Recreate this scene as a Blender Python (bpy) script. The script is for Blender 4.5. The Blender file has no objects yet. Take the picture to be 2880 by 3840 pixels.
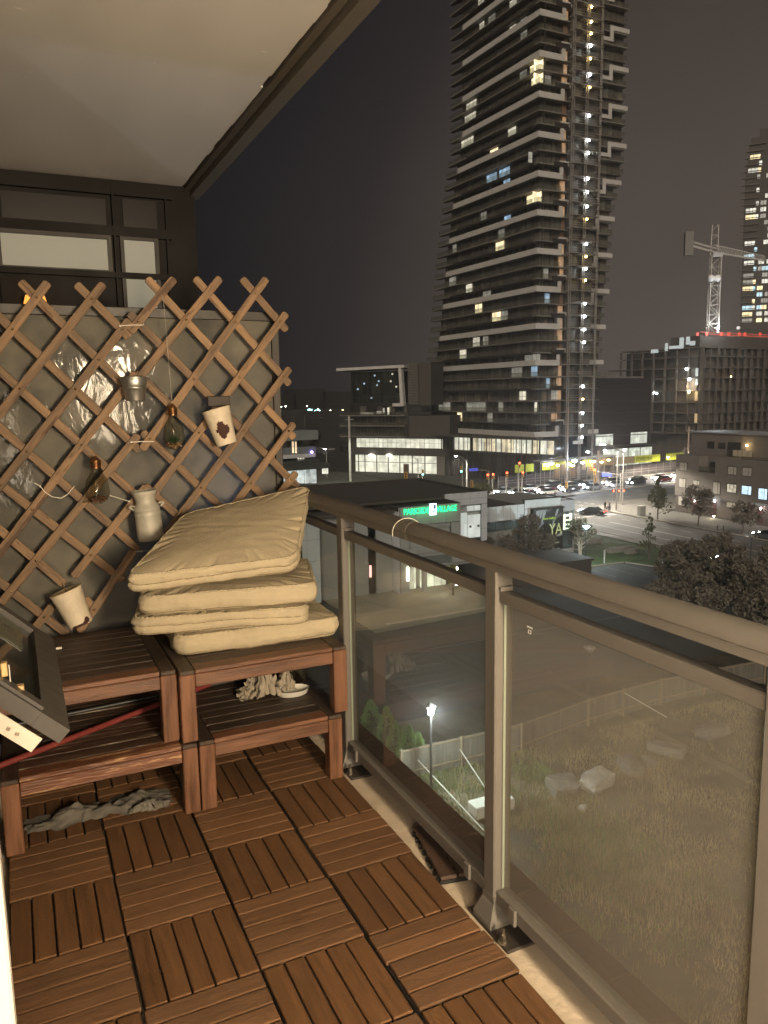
import bpy, bmesh, math, random
from mathutils import Vector, Matrix, Euler
rnd = random.Random(7)
SC = bpy.context.scene
COL = SC.collection
PI = math.pi
# ------------------------------------------------------------------ camera
F = 2904.329; PW, PH = 2880, 3840
CAM = Vector((0.1235, -2.9996, 1.4789))
RX = Vector((0.90284945, -0.4297019, -0.01480345))
UX = Vector((0.07640987, 0.12647293, 0.98902282))
FX = Vector((0.42311275, 0.89406984, -0.14701948))
cd = bpy.data.cameras.new('camera'); cam = bpy.data.objects.new('camera', cd); COL.objects.link(cam)
cd.sensor_fit = 'VERTICAL'; cd.sensor_height = 36; cd.sensor_width = 27; cd.lens = 36 * F / PH
cd.clip_start = 0.05; cd.clip_end = 6000
m = Matrix.Identity(4)
for i in range(3):
    m[i][0] = RX[i]; m[i][1] = UX[i]; m[i][2] = -FX[i]; m[i][3] = CAM[i]
cam.matrix_world = m
SC.camera = cam
# ------------------------------------------------------------------ night sky, dim city glow, exposure
W = bpy.data.worlds.new('World'); SC.world = W; W.use_nodes = True
nt = W.node_tree; nt.nodes.clear()
def N(t, **k):
    n = nt.nodes.new(t)
    for a, b in k.items(): setattr(n, a, b)
    return n
tc = N('ShaderNodeTexCoord'); sep = N('ShaderNodeSeparateXYZ'); nt.links.new(tc.outputs['Generated'], sep.inputs[0])
dot = N('ShaderNodeVectorMath', operation='DOT_PRODUCT'); nt.links.new(tc.outputs['Generated'], dot.inputs[0])
dot.inputs[1].default_value = (0.86, 0.5, 0.0)
mr = N('ShaderNodeMapRange', interpolation_type='SMOOTHSTEP'); nt.links.new(dot.outputs['Value'], mr.inputs[0])
mr.inputs[1].default_value = 0.60; mr.inputs[2].default_value = 1.0
rp = N('ShaderNodeValToRGB'); nt.links.new(mr.outputs[0], rp.inputs[0])
e = rp.color_ramp.elements
e[0].position = 0; e[0].color = (0.0062, 0.0063, 0.0092, 1)
e[1].position = 1; e[1].color = (0.092, 0.074, 0.061, 1)
e2 = e.new(0.45); e2.color = (0.0225, 0.0192, 0.0200, 1)
hz = N('ShaderNodeMapRange'); nt.links.new(sep.outputs['Z'], hz.inputs[0])
hz.inputs[1].default_value = -0.05; hz.inputs[2].default_value = 0.5; hz.inputs[3].default_value = 1.35; hz.inputs[4].default_value = 0.85
mu = N('ShaderNodeVectorMath', operation='SCALE'); nt.links.new(rp.outputs[0], mu.inputs[0]); nt.links.new(hz.outputs[0], mu.inputs['Scale'])
nzw = N('ShaderNodeTexNoise'); nzw.inputs['Scale'].default_value = 2.2; nzw.inputs['Detail'].default_value = 4; nt.links.new(tc.outputs['Generated'], nzw.inputs[0])
mrw = N('ShaderNodeMapRange'); nt.links.new(nzw.outputs[0], mrw.inputs[0]); mrw.inputs[1].default_value = .3; mrw.inputs[2].default_value = .7; mrw.inputs[3].default_value = .86; mrw.inputs[4].default_value = 1.14
mu2 = N('ShaderNodeVectorMath', operation='SCALE'); nt.links.new(mu.outputs[0], mu2.inputs[0]); nt.links.new(mrw.outputs[0], mu2.inputs['Scale'])
bg = N('ShaderNodeBackground'); nt.links.new(mu2.outputs[0], bg.inputs[0]); bg.inputs[1].default_value = 0.70
wo = N('ShaderNodeOutputWorld'); nt.links.new(bg.outputs[0], wo.inputs[0])
def lamp(kind, name, loc, energy, color, size=0.2, aim=None, size_y=None):
    l = bpy.data.lights.new(name, kind); o = bpy.data.objects.new(name, l); COL.objects.link(o)
    o.location = loc; l.energy = energy; l.color = color
    if kind == 'AREA':
        l.size = size
        if size_y: l.shape = 'RECTANGLE'; l.size_y = size_y
    elif kind == 'SUN': l.angle = size
    else: l.shadow_soft_size = size
    if aim is not None:
        o.rotation_euler = (Vector(aim) - Vector(loc)).to_track_quat('-Z', 'Y').to_euler()
    return o
lamp('SUN', 'city_glow', (-60, -90, 50), 1.5, (1.0, 0.87, 0.72), math.radians(30), aim=(60, 90, -48))
lamp('AREA', 'balcony_lamp', (1.02, -4.5, 1.50), 155, (1.0, 0.79, 0.53), 0.40, aim=(0.8, 0.5, 1.0), size_y=0.8)
lamp('AREA', 'room_window_light', (-0.05, -3.9, 1.35), 125, (1.0, 0.82, 0.60), 1.3, aim=(1.0, -3.7, 1.5), size_y=1.9)
SC.view_settings.view_transform = 'Standard'; SC.view_settings.look = 'None'
SC.view_settings.exposure = 0.6; SC.view_settings.gamma = 1.0; SC.view_settings.use_curve_mapping = False
SC.cycles.use_denoising = True
SC.cycles.max_bounces = 8; SC.cycles.transparent_max_bounces = 16
SC.cycles.sample_clamp_indirect = 4.0
SC.cycles.caustics_reflective = False; SC.cycles.caustics_refractive = False
# ------------------------------------------------------------------ pixel to place helpers
def ray(x, y): return RX * ((x - PW / 2) / F) - UX * ((y - PH / 2) / F) + FX
def on(ax, val, x, y):
    d = ray(x, y); return CAM + d * ((val - CAM[ax]) / d[ax])
def atX(v, x, y): return on(0, v, x, y)
def atY(v, x, y): return on(1, v, x, y)
def atZ(v, x, y): return on(2, v, x, y)
G = -19.5
# ------------------------------------------------------------------ mesh builder
class MB:
    def __init__(s): s.v = []; s.f = []; s.m = []
    def add(s, vs, fs, mi=0, M=None):
        b = len(s.v)
        s.v += [tuple(M @ Vector(p)) if M is not None else tuple(p) for p in vs]
        s.f += [tuple(b + i for i in f) for f in fs]; s.m += [mi] * len(fs)
        return s
    def box(s, x0, x1, y0, y1, z0, z1, mi=0, M=None):
        vs = [(x, y, z) for z in (z0, z1) for y in (y0, y1) for x in (x0, x1)]
        return s.add(vs, [(0, 2, 3, 1), (4, 5, 7, 6), (0, 1, 5, 4), (2, 6, 7, 3), (0, 4, 6, 2), (1, 3, 7, 5)], mi, M)
    def cbox(s, c, d, b=0.003, mi=0, M=None):
        hx, hy, hz = [q / 2 for q in d]; b = min(b, hx * .9, hy * .9, hz * .9)
        vs = []; idx = {}
        for sx in (-1, 1):
            for sy in (-1, 1):
                for sz in (-1, 1):
                    for a in range(3):
                        q = [sx * (hx - (b if a != 0 else 0)), sy * (hy - (b if a != 1 else 0)), sz * (hz - (b if a != 2 else 0))]
                        idx[(sx, sy, sz, a)] = len(vs); vs.append((c[0] + q[0], c[1] + q[1], c[2] + q[2]))
        fs = []
        def quad(l, n):
            p = [Vector(vs[i]) for i in l]
            nn = (p[1] - p[0]).cross(p[2] - p[0])
            fs.append(tuple(l) if nn.dot(Vector(n)) > 0 else tuple(reversed(l)))
        for sg in (-1, 1):
            quad([idx[(sg, a, b2, 0)] for a, b2 in ((-1, -1), (1, -1), (1, 1), (-1, 1))], (sg, 0, 0))
            quad([idx[(a, sg, b2, 1)] for a, b2 in ((-1, -1), (1, -1), (1, 1), (-1, 1))], (0, sg, 0))
            quad([idx[(a, b2, sg, 2)] for a, b2 in ((-1, -1), (1, -1), (1, 1), (-1, 1))], (0, 0, sg))
            for sh in (-1, 1):
                quad([idx[(sg, sh, -1, 0)], idx[(sg, sh, 1, 0)], idx[(sg, sh, 1, 1)], idx[(sg, sh, -1, 1)]], (sg, sh, 0))
                quad([idx[(sg, -1, sh, 0)], idx[(sg, 1, sh, 0)], idx[(sg, 1, sh, 2)], idx[(sg, -1, sh, 2)]], (sg, 0, sh))
                quad([idx[(-1, sg, sh, 1)], idx[(1, sg, sh, 1)], idx[(1, sg, sh, 2)], idx[(-1, sg, sh, 2)]], (0, sg, sh))
                for sk in (-1, 1): quad([idx[(sg, sh, sk, 0)], idx[(sg, sh, sk, 1)], idx[(sg, sh, sk, 2)]], (sg, sh, sk))
        return s.add(vs, fs, mi, M)
    def tube(s, p0, p1, r0, r1=None, n=8, mi=0, caps=True):
        p0, p1 = Vector(p0), Vector(p1); r1 = r0 if r1 is None else r1
        d = p1 - p0
        if d.length < 1e-7: return s
        q = d.to_track_quat('Z', 'Y'); a = [q @ Vector((math.cos(t * 2 * PI / n), math.sin(t * 2 * PI / n), 0)) for t in range(n)]
        vs = [p0 + v * r0 for v in a] + [p1 + v * r1 for v in a]
        fs = [(i, (i + 1) % n, n + (i + 1) % n, n + i) for i in range(n)]
        if caps: fs += [tuple(reversed(range(n))), tuple(range(n, 2 * n))]
        return s.add(vs, fs, mi)
    def path(s, pts, r, n=6, mi=0):
        for a, b in zip(pts, pts[1:]): s.tube(a, b, r, r, n, mi)
        return s
    def lathe(s, prof, n=24, mi=0, M=None):
        vs = []; fs = []
        for r, z in prof: vs += [(r * math.cos(t * 2 * PI / n), r * math.sin(t * 2 * PI / n), z) for t in range(n)]
        for k in range(len(prof) - 1):
            for i in range(n): j = (i + 1) % n; fs.append((k * n + i, k * n + j, (k + 1) * n + j, (k + 1) * n + i))
        return s.add(vs, fs, mi, M)
    def prism(s, poly, z0, z1, mi=0, M=None):
        n = len(poly); vs = [(x, y, z0) for x, y in poly] + [(x, y, z1) for x, y in poly]
        fs = [(i, (i + 1) % n, n + (i + 1) % n, n + i) for i in range(n)] + [tuple(reversed(range(n))), tuple(range(n, 2 * n))]
        return s.add(vs, fs, mi, M)
    def sphere(s, c, r, n=8, mi=0, sc=(1, 1, 1)):
        prof = [(max(1e-4, math.sin(PI * k / n)), -math.cos(PI * k / n)) for k in range(n + 1)]
        return s.lathe(prof, n * 2 if n < 8 else n + 4, mi, Matrix.Translation(Vector(c)) @ Matrix.Diagonal((r * sc[0], r * sc[1], r * sc[2], 1)))
    def build(s, name, mats, parent=None, smooth=False, kind=None, label=None, org=None):
        me = bpy.data.meshes.new(name)
        o_ = Vector((0, 0, 0)); p = parent
        if org is not None: o_ = Vector(org)
        while p is not None: o_ = o_ + p.location; p = p.parent
        me.from_pydata([(v[0] - o_.x, v[1] - o_.y, v[2] - o_.z) for v in s.v], [], s.f)
        mats = mats if isinstance(mats, (list, tuple)) else [mats]
        for q in mats: me.materials.append(q)
        if len(mats) > 1: me.polygons.foreach_set('material_index', s.m)
        if smooth: me.polygons.foreach_set('use_smooth', [True] * len(me.polygons))
        me.update()
        o = bpy.data.objects.new(name, me); COL.objects.link(o)
        if org is not None: o.location = Vector(org)
        if parent: o.parent = parent
        if kind: o['kind'] = kind
        if label: o['label'] = label
        return o
def tag(o, label=None, cat=None, group=None, kind=None):
    if label: o['label'] = label
    if cat: o['category'] = cat
    if group: o['group'] = group
    if kind: o['kind'] = kind
    return o
def thing(name, label, cat, loc=(0, 0, 0), rz=0, group=None, kind=None):
    o = bpy.data.objects.new(name, None); COL.objects.link(o); o.empty_display_size = 0.1
    o.location = loc; o.rotation_euler = (0, 0, rz)
    return tag(o, label, cat, group, kind)
KIDS = {}
def kids(o): return [c for c in bpy.data.objects if c.parent == o]
def copy_tree(o, parent=None, ch=None):
    c = o.copy(); COL.objects.link(c); c.parent = parent
    for k in (ch if ch is not None else kids(o)): copy_tree(k, c)
    return c
def bevel(o, w, seg=2):
    md = o.modifiers.new('bevel', 'BEVEL'); md.width = w; md.segments = seg; md.limit_method = 'ANGLE'
# ------------------------------------------------------------------ materials
MATS = {}
def mat(name, col=(.5, .5, .5), rough=.6, metal=0, spec=.5, var=0, vscale=3, bump=0, bscale=30, emit=None, es=1, sample=True, stretch=None, alpha=None, coat=0, dirt=None, wear=None, objrand=0, detail=6):
    if name in MATS: return MATS[name]
    M = bpy.data.materials.new(name); M.use_nodes = True; t = M.node_tree; b = t.nodes['Principled BSDF']
    L = t.links.new
    def n_(k, **a):
        q = t.nodes.new(k)
        for x, y in a.items(): setattr(q, x, y)
        return q
    b.inputs['Roughness'].default_value = rough; b.inputs['Metallic'].default_value = metal
    b.inputs['Specular IOR Level'].default_value = spec
    b.inputs['Base Color'].default_value = (*col, 1)
    if coat: b.inputs['Coat Weight'].default_value = coat
    tcn = n_('ShaderNodeTexCoord'); vec = tcn.outputs['Object']
    if objrand or stretch:
        mp = n_('ShaderNodeMapping'); L(vec, mp.inputs['Vector'])
        if stretch: mp.inputs['Scale'].default_value = stretch
        if objrand:
            oi = n_('ShaderNodeObjectInfo'); ml = n_('ShaderNodeVectorMath', operation='SCALE'); ml.inputs[0].default_value = (13, 27, 41)
            L(oi.outputs['Random'], ml.inputs['Scale']); L(ml.outputs[0], mp.inputs['Location'])
        vec = mp.outputs[0]
    if var:
        nz = n_('ShaderNodeTexNoise'); nz.inputs['Scale'].default_value = vscale; nz.inputs['Detail'].default_value = detail; nz.inputs['Roughness'].default_value = .62; L(vec, nz.inputs['Vector'])
        cr = n_('ShaderNodeMapRange'); L(nz.outputs[0], cr.inputs[0]); cr.inputs[1].default_value = .3; cr.inputs[2].default_value = .7
        cr.inputs[3].default_value = 1 - var; cr.inputs[4].default_value = 1 + var
        val = cr.outputs[0]
        if objrand:
            mm = n_('ShaderNodeMapRange'); L(oi.outputs['Random'], mm.inputs[0]); mm.inputs[3].default_value = 1 - objrand; mm.inputs[4].default_value = 1 + objrand
            m2 = n_('ShaderNodeMath', operation='MULTIPLY'); L(val, m2.inputs[0]); L(mm.outputs[0], m2.inputs[1]); val = m2.outputs[0]
        sc_ = n_('ShaderNodeVectorMath', operation='SCALE'); sc_.inputs[0].default_value = col; L(val, sc_.inputs['Scale'])
        outc = sc_.outputs[0]
        if wear:
            wn = n_('ShaderNodeTexNoise'); wn.inputs['Scale'].default_value = wear[2]; wn.inputs['Detail'].default_value = 8; wn.inputs['Roughness'].default_value = .7; L(vec, wn.inputs['Vector'])
            wr = n_('ShaderNodeMapRange'); L(wn.outputs[0], wr.inputs[0]); wr.inputs[1].default_value = wear[1]; wr.inputs[2].default_value = wear[1] + .05
            mx = n_('ShaderNodeMix', data_type='RGBA'); L(wr.outputs[0], mx.inputs[0]); L(outc, mx.inputs[6]); mx.inputs[7].default_value = (*wear[0], 1); outc = mx.outputs[2]
        L(outc, b.inputs['Base Color'])
        rr = n_('ShaderNodeMapRange'); L(nz.outputs[0], rr.inputs[0]); rr.inputs[1].default_value = .3; rr.inputs[2].default_value = .7
        rr.inputs[3].default_value = max(0, rough - .08); rr.inputs[4].default_value = min(1, rough + .1); L(rr.outputs[0], b.inputs['Roughness'])
    if bump:
        n2 = n_('ShaderNodeTexNoise'); n2.inputs['Scale'].default_value = bscale; n2.inputs['Detail'].default_value = 5; L(vec, n2.inputs['Vector'])
        bp = n_('ShaderNodeBump'); bp.inputs['Strength'].default_value = bump; bp.inputs['Distance'].default_value = .01; L(n2.outputs[0], bp.inputs['Height']); L(bp.outputs[0], b.inputs['Normal'])
    if emit is not None:
        b.inputs['Emission Color'].default_value = (*emit, 1); b.inputs['Emission Strength'].default_value = es
        if not sample: M.cycles.emission_sampling = 'NONE'
    MATS[name] = M; return M
def room_mat(name, col, es, scale=(1.2, 1.2, 1.6), lo=.45):
    """lit room behind a window: uneven light broken by furniture and blinds"""
    if name in MATS: return MATS[name]
    M = mat(name, (.3, .3, .28), .5); t = M.node_tree; b = t.nodes['Principled BSDF']; L = t.links.new
    tcn = t.nodes.new('ShaderNodeTexCoord'); mp = t.nodes.new('ShaderNodeMapping'); L(tcn.outputs['Object'], mp.inputs[0]); mp.inputs['Scale'].default_value = scale
    nz = t.nodes.new('ShaderNodeTexNoise'); nz.inputs['Scale'].default_value = 1; nz.inputs['Detail'].default_value = 4; L(mp.outputs[0], nz.inputs[0])
    wn = t.nodes.new('ShaderNodeTexWhiteNoise')
    sn = t.nodes.new('ShaderNodeVectorMath'); sn.operation = 'SNAP'; L(tcn.outputs['Object'], sn.inputs[0]); sn.inputs[1].default_value = (1.3, 1.3, 3.1); L(sn.outputs[0], wn.inputs['Vector'])
    ad = t.nodes.new('ShaderNodeMath'); ad.operation = 'MULTIPLY'; L(nz.outputs[0], ad.inputs[0])
    m1 = t.nodes.new('ShaderNodeMapRange'); L(wn.outputs['Value'], m1.inputs[0]); m1.inputs[3].default_value = .65; m1.inputs[4].default_value = 1.25; L(m1.outputs[0], ad.inputs[1])
    m2 = t.nodes.new('ShaderNodeMapRange'); L(ad.outputs[0], m2.inputs[0]); m2.inputs[1].default_value = .25; m2.inputs[2].default_value = .7; m2.inputs[3].default_value = lo * es; m2.inputs[4].default_value = es * 1.15
    b.inputs['Emission Color'].default_value = (*col, 1); L(m2.outputs[0], b.inputs['Emission Strength'])
    M.cycles.emission_sampling = 'NONE'
    return M
def dark_glass(name, a, b2, cell=(1.5, 1.5, 2.8), rough=.12):
    """unlit flats: curtains and rooms behind glass, one tone to each pane"""
    if name in MATS: return MATS[name]
    M = mat(name, a, rough); t = M.node_tree; b = t.nodes['Principled BSDF']; L = t.links.new
    tcn = t.nodes.new('ShaderNodeTexCoord')
    sn = t.nodes.new('ShaderNodeVectorMath'); sn.operation = 'SNAP'; L(tcn.outputs['Object'], sn.inputs[0]); sn.inputs[1].default_value = cell
    wn = t.nodes.new('ShaderNodeTexWhiteNoise'); L(sn.outputs[0], wn.inputs['Vector'])
    pw = t.nodes.new('ShaderNodeMath'); pw.operation = 'POWER'; L(wn.outputs['Value'], pw.inputs[0]); pw.inputs[1].default_value = 2.6
    nz = t.nodes.new('ShaderNodeTexNoise'); nz.inputs['Scale'].default_value = 1.7; nz.inputs['Detail'].default_value = 3; L(tcn.outputs['Object'], nz.inputs[0])
    mm = t.nodes.new('ShaderNodeMath'); mm.operation = 'MULTIPLY'; L(pw.outputs[0], mm.inputs[0]); L(nz.outputs[0], mm.inputs[1])
    mx = t.nodes.new('ShaderNodeMix'); mx.data_type = 'RGBA'; L(mm.outputs[0], mx.inputs[0]); mx.inputs[6].default_value = (*a, 1); mx.inputs[7].default_value = (*b2, 1)
    L(mx.outputs[2], b.inputs['Base Color'])
    return M
# ================================================================== balcony: setting
wood_deck = mat('deck_composite', (.152, .075, .032), .52, var=.26, vscale=2.2, stretch=(3, 38, 38), bump=.6, bscale=18, objrand=.16)
plastic = mat('black_plastic', (.012, .012, .012), .5)
wood_red = mat('stained_hardwood', (.135, .060, .031), .45, var=.5, vscale=1.6, stretch=(2.2, 26, 26), bump=.22, bscale=14, objrand=.14)
wood_top = mat('dark_top_hardwood', (.046, .030, .020), .5, var=.4, vscale=1.8, stretch=(1.6, 24, 24), bump=.35, bscale=12, objrand=.15)  # table tops, darker than the legs and rails
wood_worn = mat('peeling_hardwood', (.056, .032, .020), .42, var=.45, vscale=2, stretch=(1.4, 14, 14), bump=.5, bscale=9, objrand=.1, wear=((.20, .16, .115), .56, 2.2))
wood_worn_edge = mat('peeling_edge_hardwood', (.130, .050, .025), .42, var=.4, vscale=2, stretch=(1.6, 20, 20), bump=.35, bscale=9, wear=((.42, .25, .12), .56, 3.2))
wood_tr = mat('trellis_pine', (.190, .116, .062), .62, var=.6, vscale=1.5, stretch=(2.2, 20, 20), bump=.4, bscale=12, objrand=.2, wear=((.085, .045, .024), .565, 1.3))
alu = mat('powder_coated_aluminium', (.128, .117, .103), .48, var=.05, vscale=30, bump=.05, bscale=500)
alu_dark = mat('dark_powder_coat', (.038, .031, .026), .5, var=.12, vscale=6)
conc = mat('concrete_floor', (.54, .45, .34), .85, var=.16, vscale=5, bump=.35, bscale=45, wear=((.30, .26, .20), .63, 7))
ceil_m = mat('painted_concrete', (.58, .545, .49), .85, var=.11, vscale=1.4, bump=.3, bscale=3.2, wear=((.64, .60, .54), .655, 2.3), stretch=(1, .35, 1), detail=3)
steel = mat('zinc_steel', (.55, .5, .42), .3, metal=1)
# floor slab, ceiling, walls
s = MB(); s.box(-.09, 1.40, -5.4, 2.2, -.25, -.03); floor = s.build('floor', conc, kind='structure')
# bricks of the ledge outside the rail
lm = mat('dark_glazed_brick', (.040, .027, .021), .45, var=.2, vscale=8, bump=.2, objrand=.2)
bm_ = MB(); bm_.cbox((0, 0, 0), (.086, .196, .08), .004); 
br0 = bm_.build('brick', lm, floor); br0.location = (1.45, -4.9, -.078)
for k in range(1, 36):
    b = br0.copy(); COL.objects.link(b); b.parent = floor; b.location = (1.45 + rnd.uniform(-.001, .001), -4.9 + .2 * k, -.078 + rnd.uniform(-.002, .002))
s = MB()
n = 60
for k in range(n):      # ceiling edge slightly ragged where the form liner ended
    y0 = -5.4 + k * (7.6 / n); y1 = y0 + 7.6 / n; w = 1.195 + rnd.uniform(-.006, .006)
    s.box(-.09, w, y0, y1, 2.80, 3.0)
ceilo = s.build('ceiling', ceil_m, kind='structure')
mk_m = mat('ceiling_scuff', (.74, .70, .62), .85)
for (xa, ya, xb, yb) in ((45, 28, 100, 36), (970, 190, 1010, 198), (570, 235, 590, 238), (110, 270, 122, 274), (830, 248, 1000, 275)):
    p = atZ(2.7995, xa, ya); q = atZ(2.7995, xb, yb); s = MB(); d_ = (q - p).normalized(); n_ = Vector((-d_.y, d_.x, 0)) * (.005 if xb - xa < 80 else .0010); s.add([tuple(p - n_ * .3), tuple(p.lerp(q, .4) - n_), tuple(q), tuple(p.lerp(q, .5) + n_)], [(0, 1, 2, 3)]); s.build('plaster_scuff', mk_m, ceilo)
s = MB(); s.box(1.203, 1.235, -5.4, 2.2, 2.783, 3.0); s.box(1.237, 1.30, -5.4, 2.2, 2.745, 3.02)
edge = s.build('slab_edge_beam', mat('stained_edge', (.085, .07, .052), .8, var=.35, vscale=3, bump=.3, bscale=20, stretch=(1, .4, 1)), kind='structure')
s = MB(); s.box(-.19, -.09, -2.3, 2.3, -.25, 3.0); s.build('wall_left', alu_dark, kind='structure')
s = MB(); s.box(-.19, -.09, -5.5, -2.35, -.25, 3.0); s.box(-.19, 1.3, -5.6, -5.45, -.25, 3.0); s.build('wall_behind', mat('warm_plaster', (.55, .5, .43), .8, var=.05), kind='structure')
# deck tiles: floor > deck_tile > slat
T = .3
sl = MB(); sl.cbox((0, 0, 0), (.2945, .0535, .013), .0022)
base = MB()
base.box(-.146, .146, -.146, .146, -.0195, -.0186)
for i in range(6): base.box(-.147, .147, -.147 + i * .0584, -.143 + i * .0584, -.0185, -.001); base.box(-.147 + i * .0584, -.143 + i * .0584, -.147, .147, -.0185, -.001)
slat_me = None; base_me = None
def put(me, name, parent, loc, rz=0, mt=None):
    o = bpy.data.objects.new(name, me); COL.objects.link(o); o.parent = parent; o.location = loc; o.rotation_euler = (0, 0, rz); return o
tmp = sl.build('slat', wood_deck); slat_me = tmp.data; bpy.data.objects.remove(tmp)
tmp = base.build('deck_tile', plastic); base_me = tmp.data; bpy.data.objects.remove(tmp)
for c in range(4):
    for r in range(-2, 12):
        cx = (c + .5) * T; cy = -(r + .5) * T
        dx = dy = 0
        if c == 3: dx = rnd.uniform(.001, .004); dy = -.006
        dx += rnd.uniform(-.0012, .0012); dy += rnd.uniform(-.0012, .0012)
        t = put(base_me, 'deck_tile', floor, (cx + dx, cy + dy, -.0085), rnd.uniform(-.004, .004))
        vert = (c + r) % 2 == 0
        for k in range(5):
            off = (k - 2) * .0588
            ex = 0
            z = .0075 + rnd.uniform(-.0007, .0007)
            if c == 3 and r == 4 and k <= 2: ex = .006
            if vert: put(slat_me, 'slat', t, (off, rnd.uniform(-.001, .001), z - .0065 + .001), PI / 2)
            else: put(slat_me, 'slat', t, (ex, off, z - .0065 + .001), 0)
# tile corner beyond the near post (a column of extra tiles towards the camera)
# loose broken piece leaning on the rail
t = thing('loose_deck_tile', 'broken two slat piece of deck tile on the bare concrete strip by the rail', 'deck tile', (1.29, -.93, -.03), math.radians(9))
for k in (0, 1):
    a = MB(); a.cbox((1.262 + k * .06, -.93, -.008), (.054, .30, .013), .0025); o = a.build('slat', mat('deck_composite_dark', (.060, .034, .022), .6, var=.2, vscale=2, stretch=(38, 3, 38), bump=.2, bscale=18), t)
a = MB()
for i in range(6): a.box(1.233, 1.352, -1.078 + i * .0584, -1.074 + i * .0584, -.0285, -.016)
for i in range(8): a.tube((1.232, -1.06 + i * .038, -.029), (1.232, -1.06 + i * .038, -.016), .006, .006, 6)
a.build('clip_base', plastic, t)
t.rotation_euler = (0, 0, math.radians(-11)); t.location.x = 1.298
# ================================================================== railing
rail = thing('balcony_railing', 'taupe metal balcony railing with rounded top rail and clear glass panels', 'railing', (1.28, -1.3, -.03))
gl = bpy.data.materials.new('veiled_glass'); gl.use_nodes = True; t_ = gl.node_tree; t_.nodes.clear()
def gn(k, **a):
    q = t_.nodes.new(k)
    for x, y in a.items(): setattr(q, x, y)
    return q
o_ = gn('ShaderNodeOutputMaterial'); tr = gn('ShaderNodeBsdfTransparent'); tr.inputs[0].default_value = (.90, .915, .89, 1)
gs = gn('ShaderNodeBsdfGlossy'); gs.inputs['Roughness'].default_value = .015; gs.inputs[0].default_value = (1, 1, 1, 1)
fr = gn('ShaderNodeFresnel'); fr.inputs[0].default_value = 1.5
ge = gn('ShaderNodeNewGeometry'); sb = gn('ShaderNodeMath', operation='SUBTRACT'); sb.inputs[0].default_value = 1; t_.links.new(ge.outputs['Backfacing'], sb.inputs[1]); fm_ = gn('ShaderNodeMath', operation='MULTIPLY'); t_.links.new(fr.outputs[0], fm_.inputs[0]); t_.links.new(sb.outputs[0], fm_.inputs[1])
m1 = gn('ShaderNodeMixShader'); t_.links.new(fm_.outputs[0], m1.inputs[0]); t_.links.new(tr.outputs[0], m1.inputs[1]); t_.links.new(gs.outputs[0], m1.inputs[2])
df = gn('ShaderNodeBsdfDiffuse'); df.inputs[0].default_value = (.8, .73, .64, 1)  # pale diffuse share paints a lens glare veil onto the glass
tcg = gn('ShaderNodeTexCoord'); nzg = gn('ShaderNodeTexNoise'); nzg.inputs['Scale'].default_value = 3; nzg.inputs['Detail'].default_value = 8; t_.links.new(tcg.outputs['Object'], nzg.inputs[0])
mrg = gn('ShaderNodeMapRange'); t_.links.new(nzg.outputs[0], mrg.inputs[0]); mrg.inputs[3].default_value = .028; mrg.inputs[4].default_value = .068
m2 = gn('ShaderNodeMixShader'); t_.links.new(mrg.outputs[0], m2.inputs[0]); t_.links.new(m1.outputs[0], m2.inputs[1]); t_.links.new(df.outputs[0], m2.inputs[2]); t_.links.new(m2.outputs[0], o_.inputs[0])
gl2 = gl.copy(); gl2.name = 'more_veiled_glass'  # denser painted glare veil for the panels at the right
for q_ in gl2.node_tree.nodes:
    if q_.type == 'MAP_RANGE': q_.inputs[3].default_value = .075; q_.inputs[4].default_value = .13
g_edge = mat('glass_edge', (.40, .46, .40), .15, spec=.8)
def profile(mb, prof, y0, y1, mi=0):
    n = len(prof); vs = [(x, y0, z) for x, z in prof] + [(x, y1, z) for x, z in prof]
    mb.add(vs, [(i, (i + 1) % n, n + (i + 1) % n, n + i) for i in range(n)] + [tuple(reversed(range(n))), tuple(range(n, 2 * n))], mi)
YA, YB = .50, -5.3
tp = [(1.2535, 1.014), (1.2535, 1.034)] + [(1.2815 - .034 * math.cos(a), 1.038 + .035 * math.sin(a)) for a in [PI * k / 22 for k in range(23)]] + [(1.3095, 1.034), (1.3095, 1.014)]
a = MB(); profile(a, tp, -1.02, YA); o = a.build('top_rail', alu, rail)
a = MB(); profile(a, tp, YB, -1.0215); a.build('top_rail', alu, rail)
cen = (1.2815, 1.038)
a = MB(); profile(a, [(cen[0] + (x - cen[0]) * 1.025, cen[1] + (z - cen[1]) * 1.025 + .0005) for x, z in tp], -.78, -.42); a.build('splice_sleeve', alu, rail)
posts = [.44, -.1925, -1.277, -2.158, -3.25, -4.35]
yy = []
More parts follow.
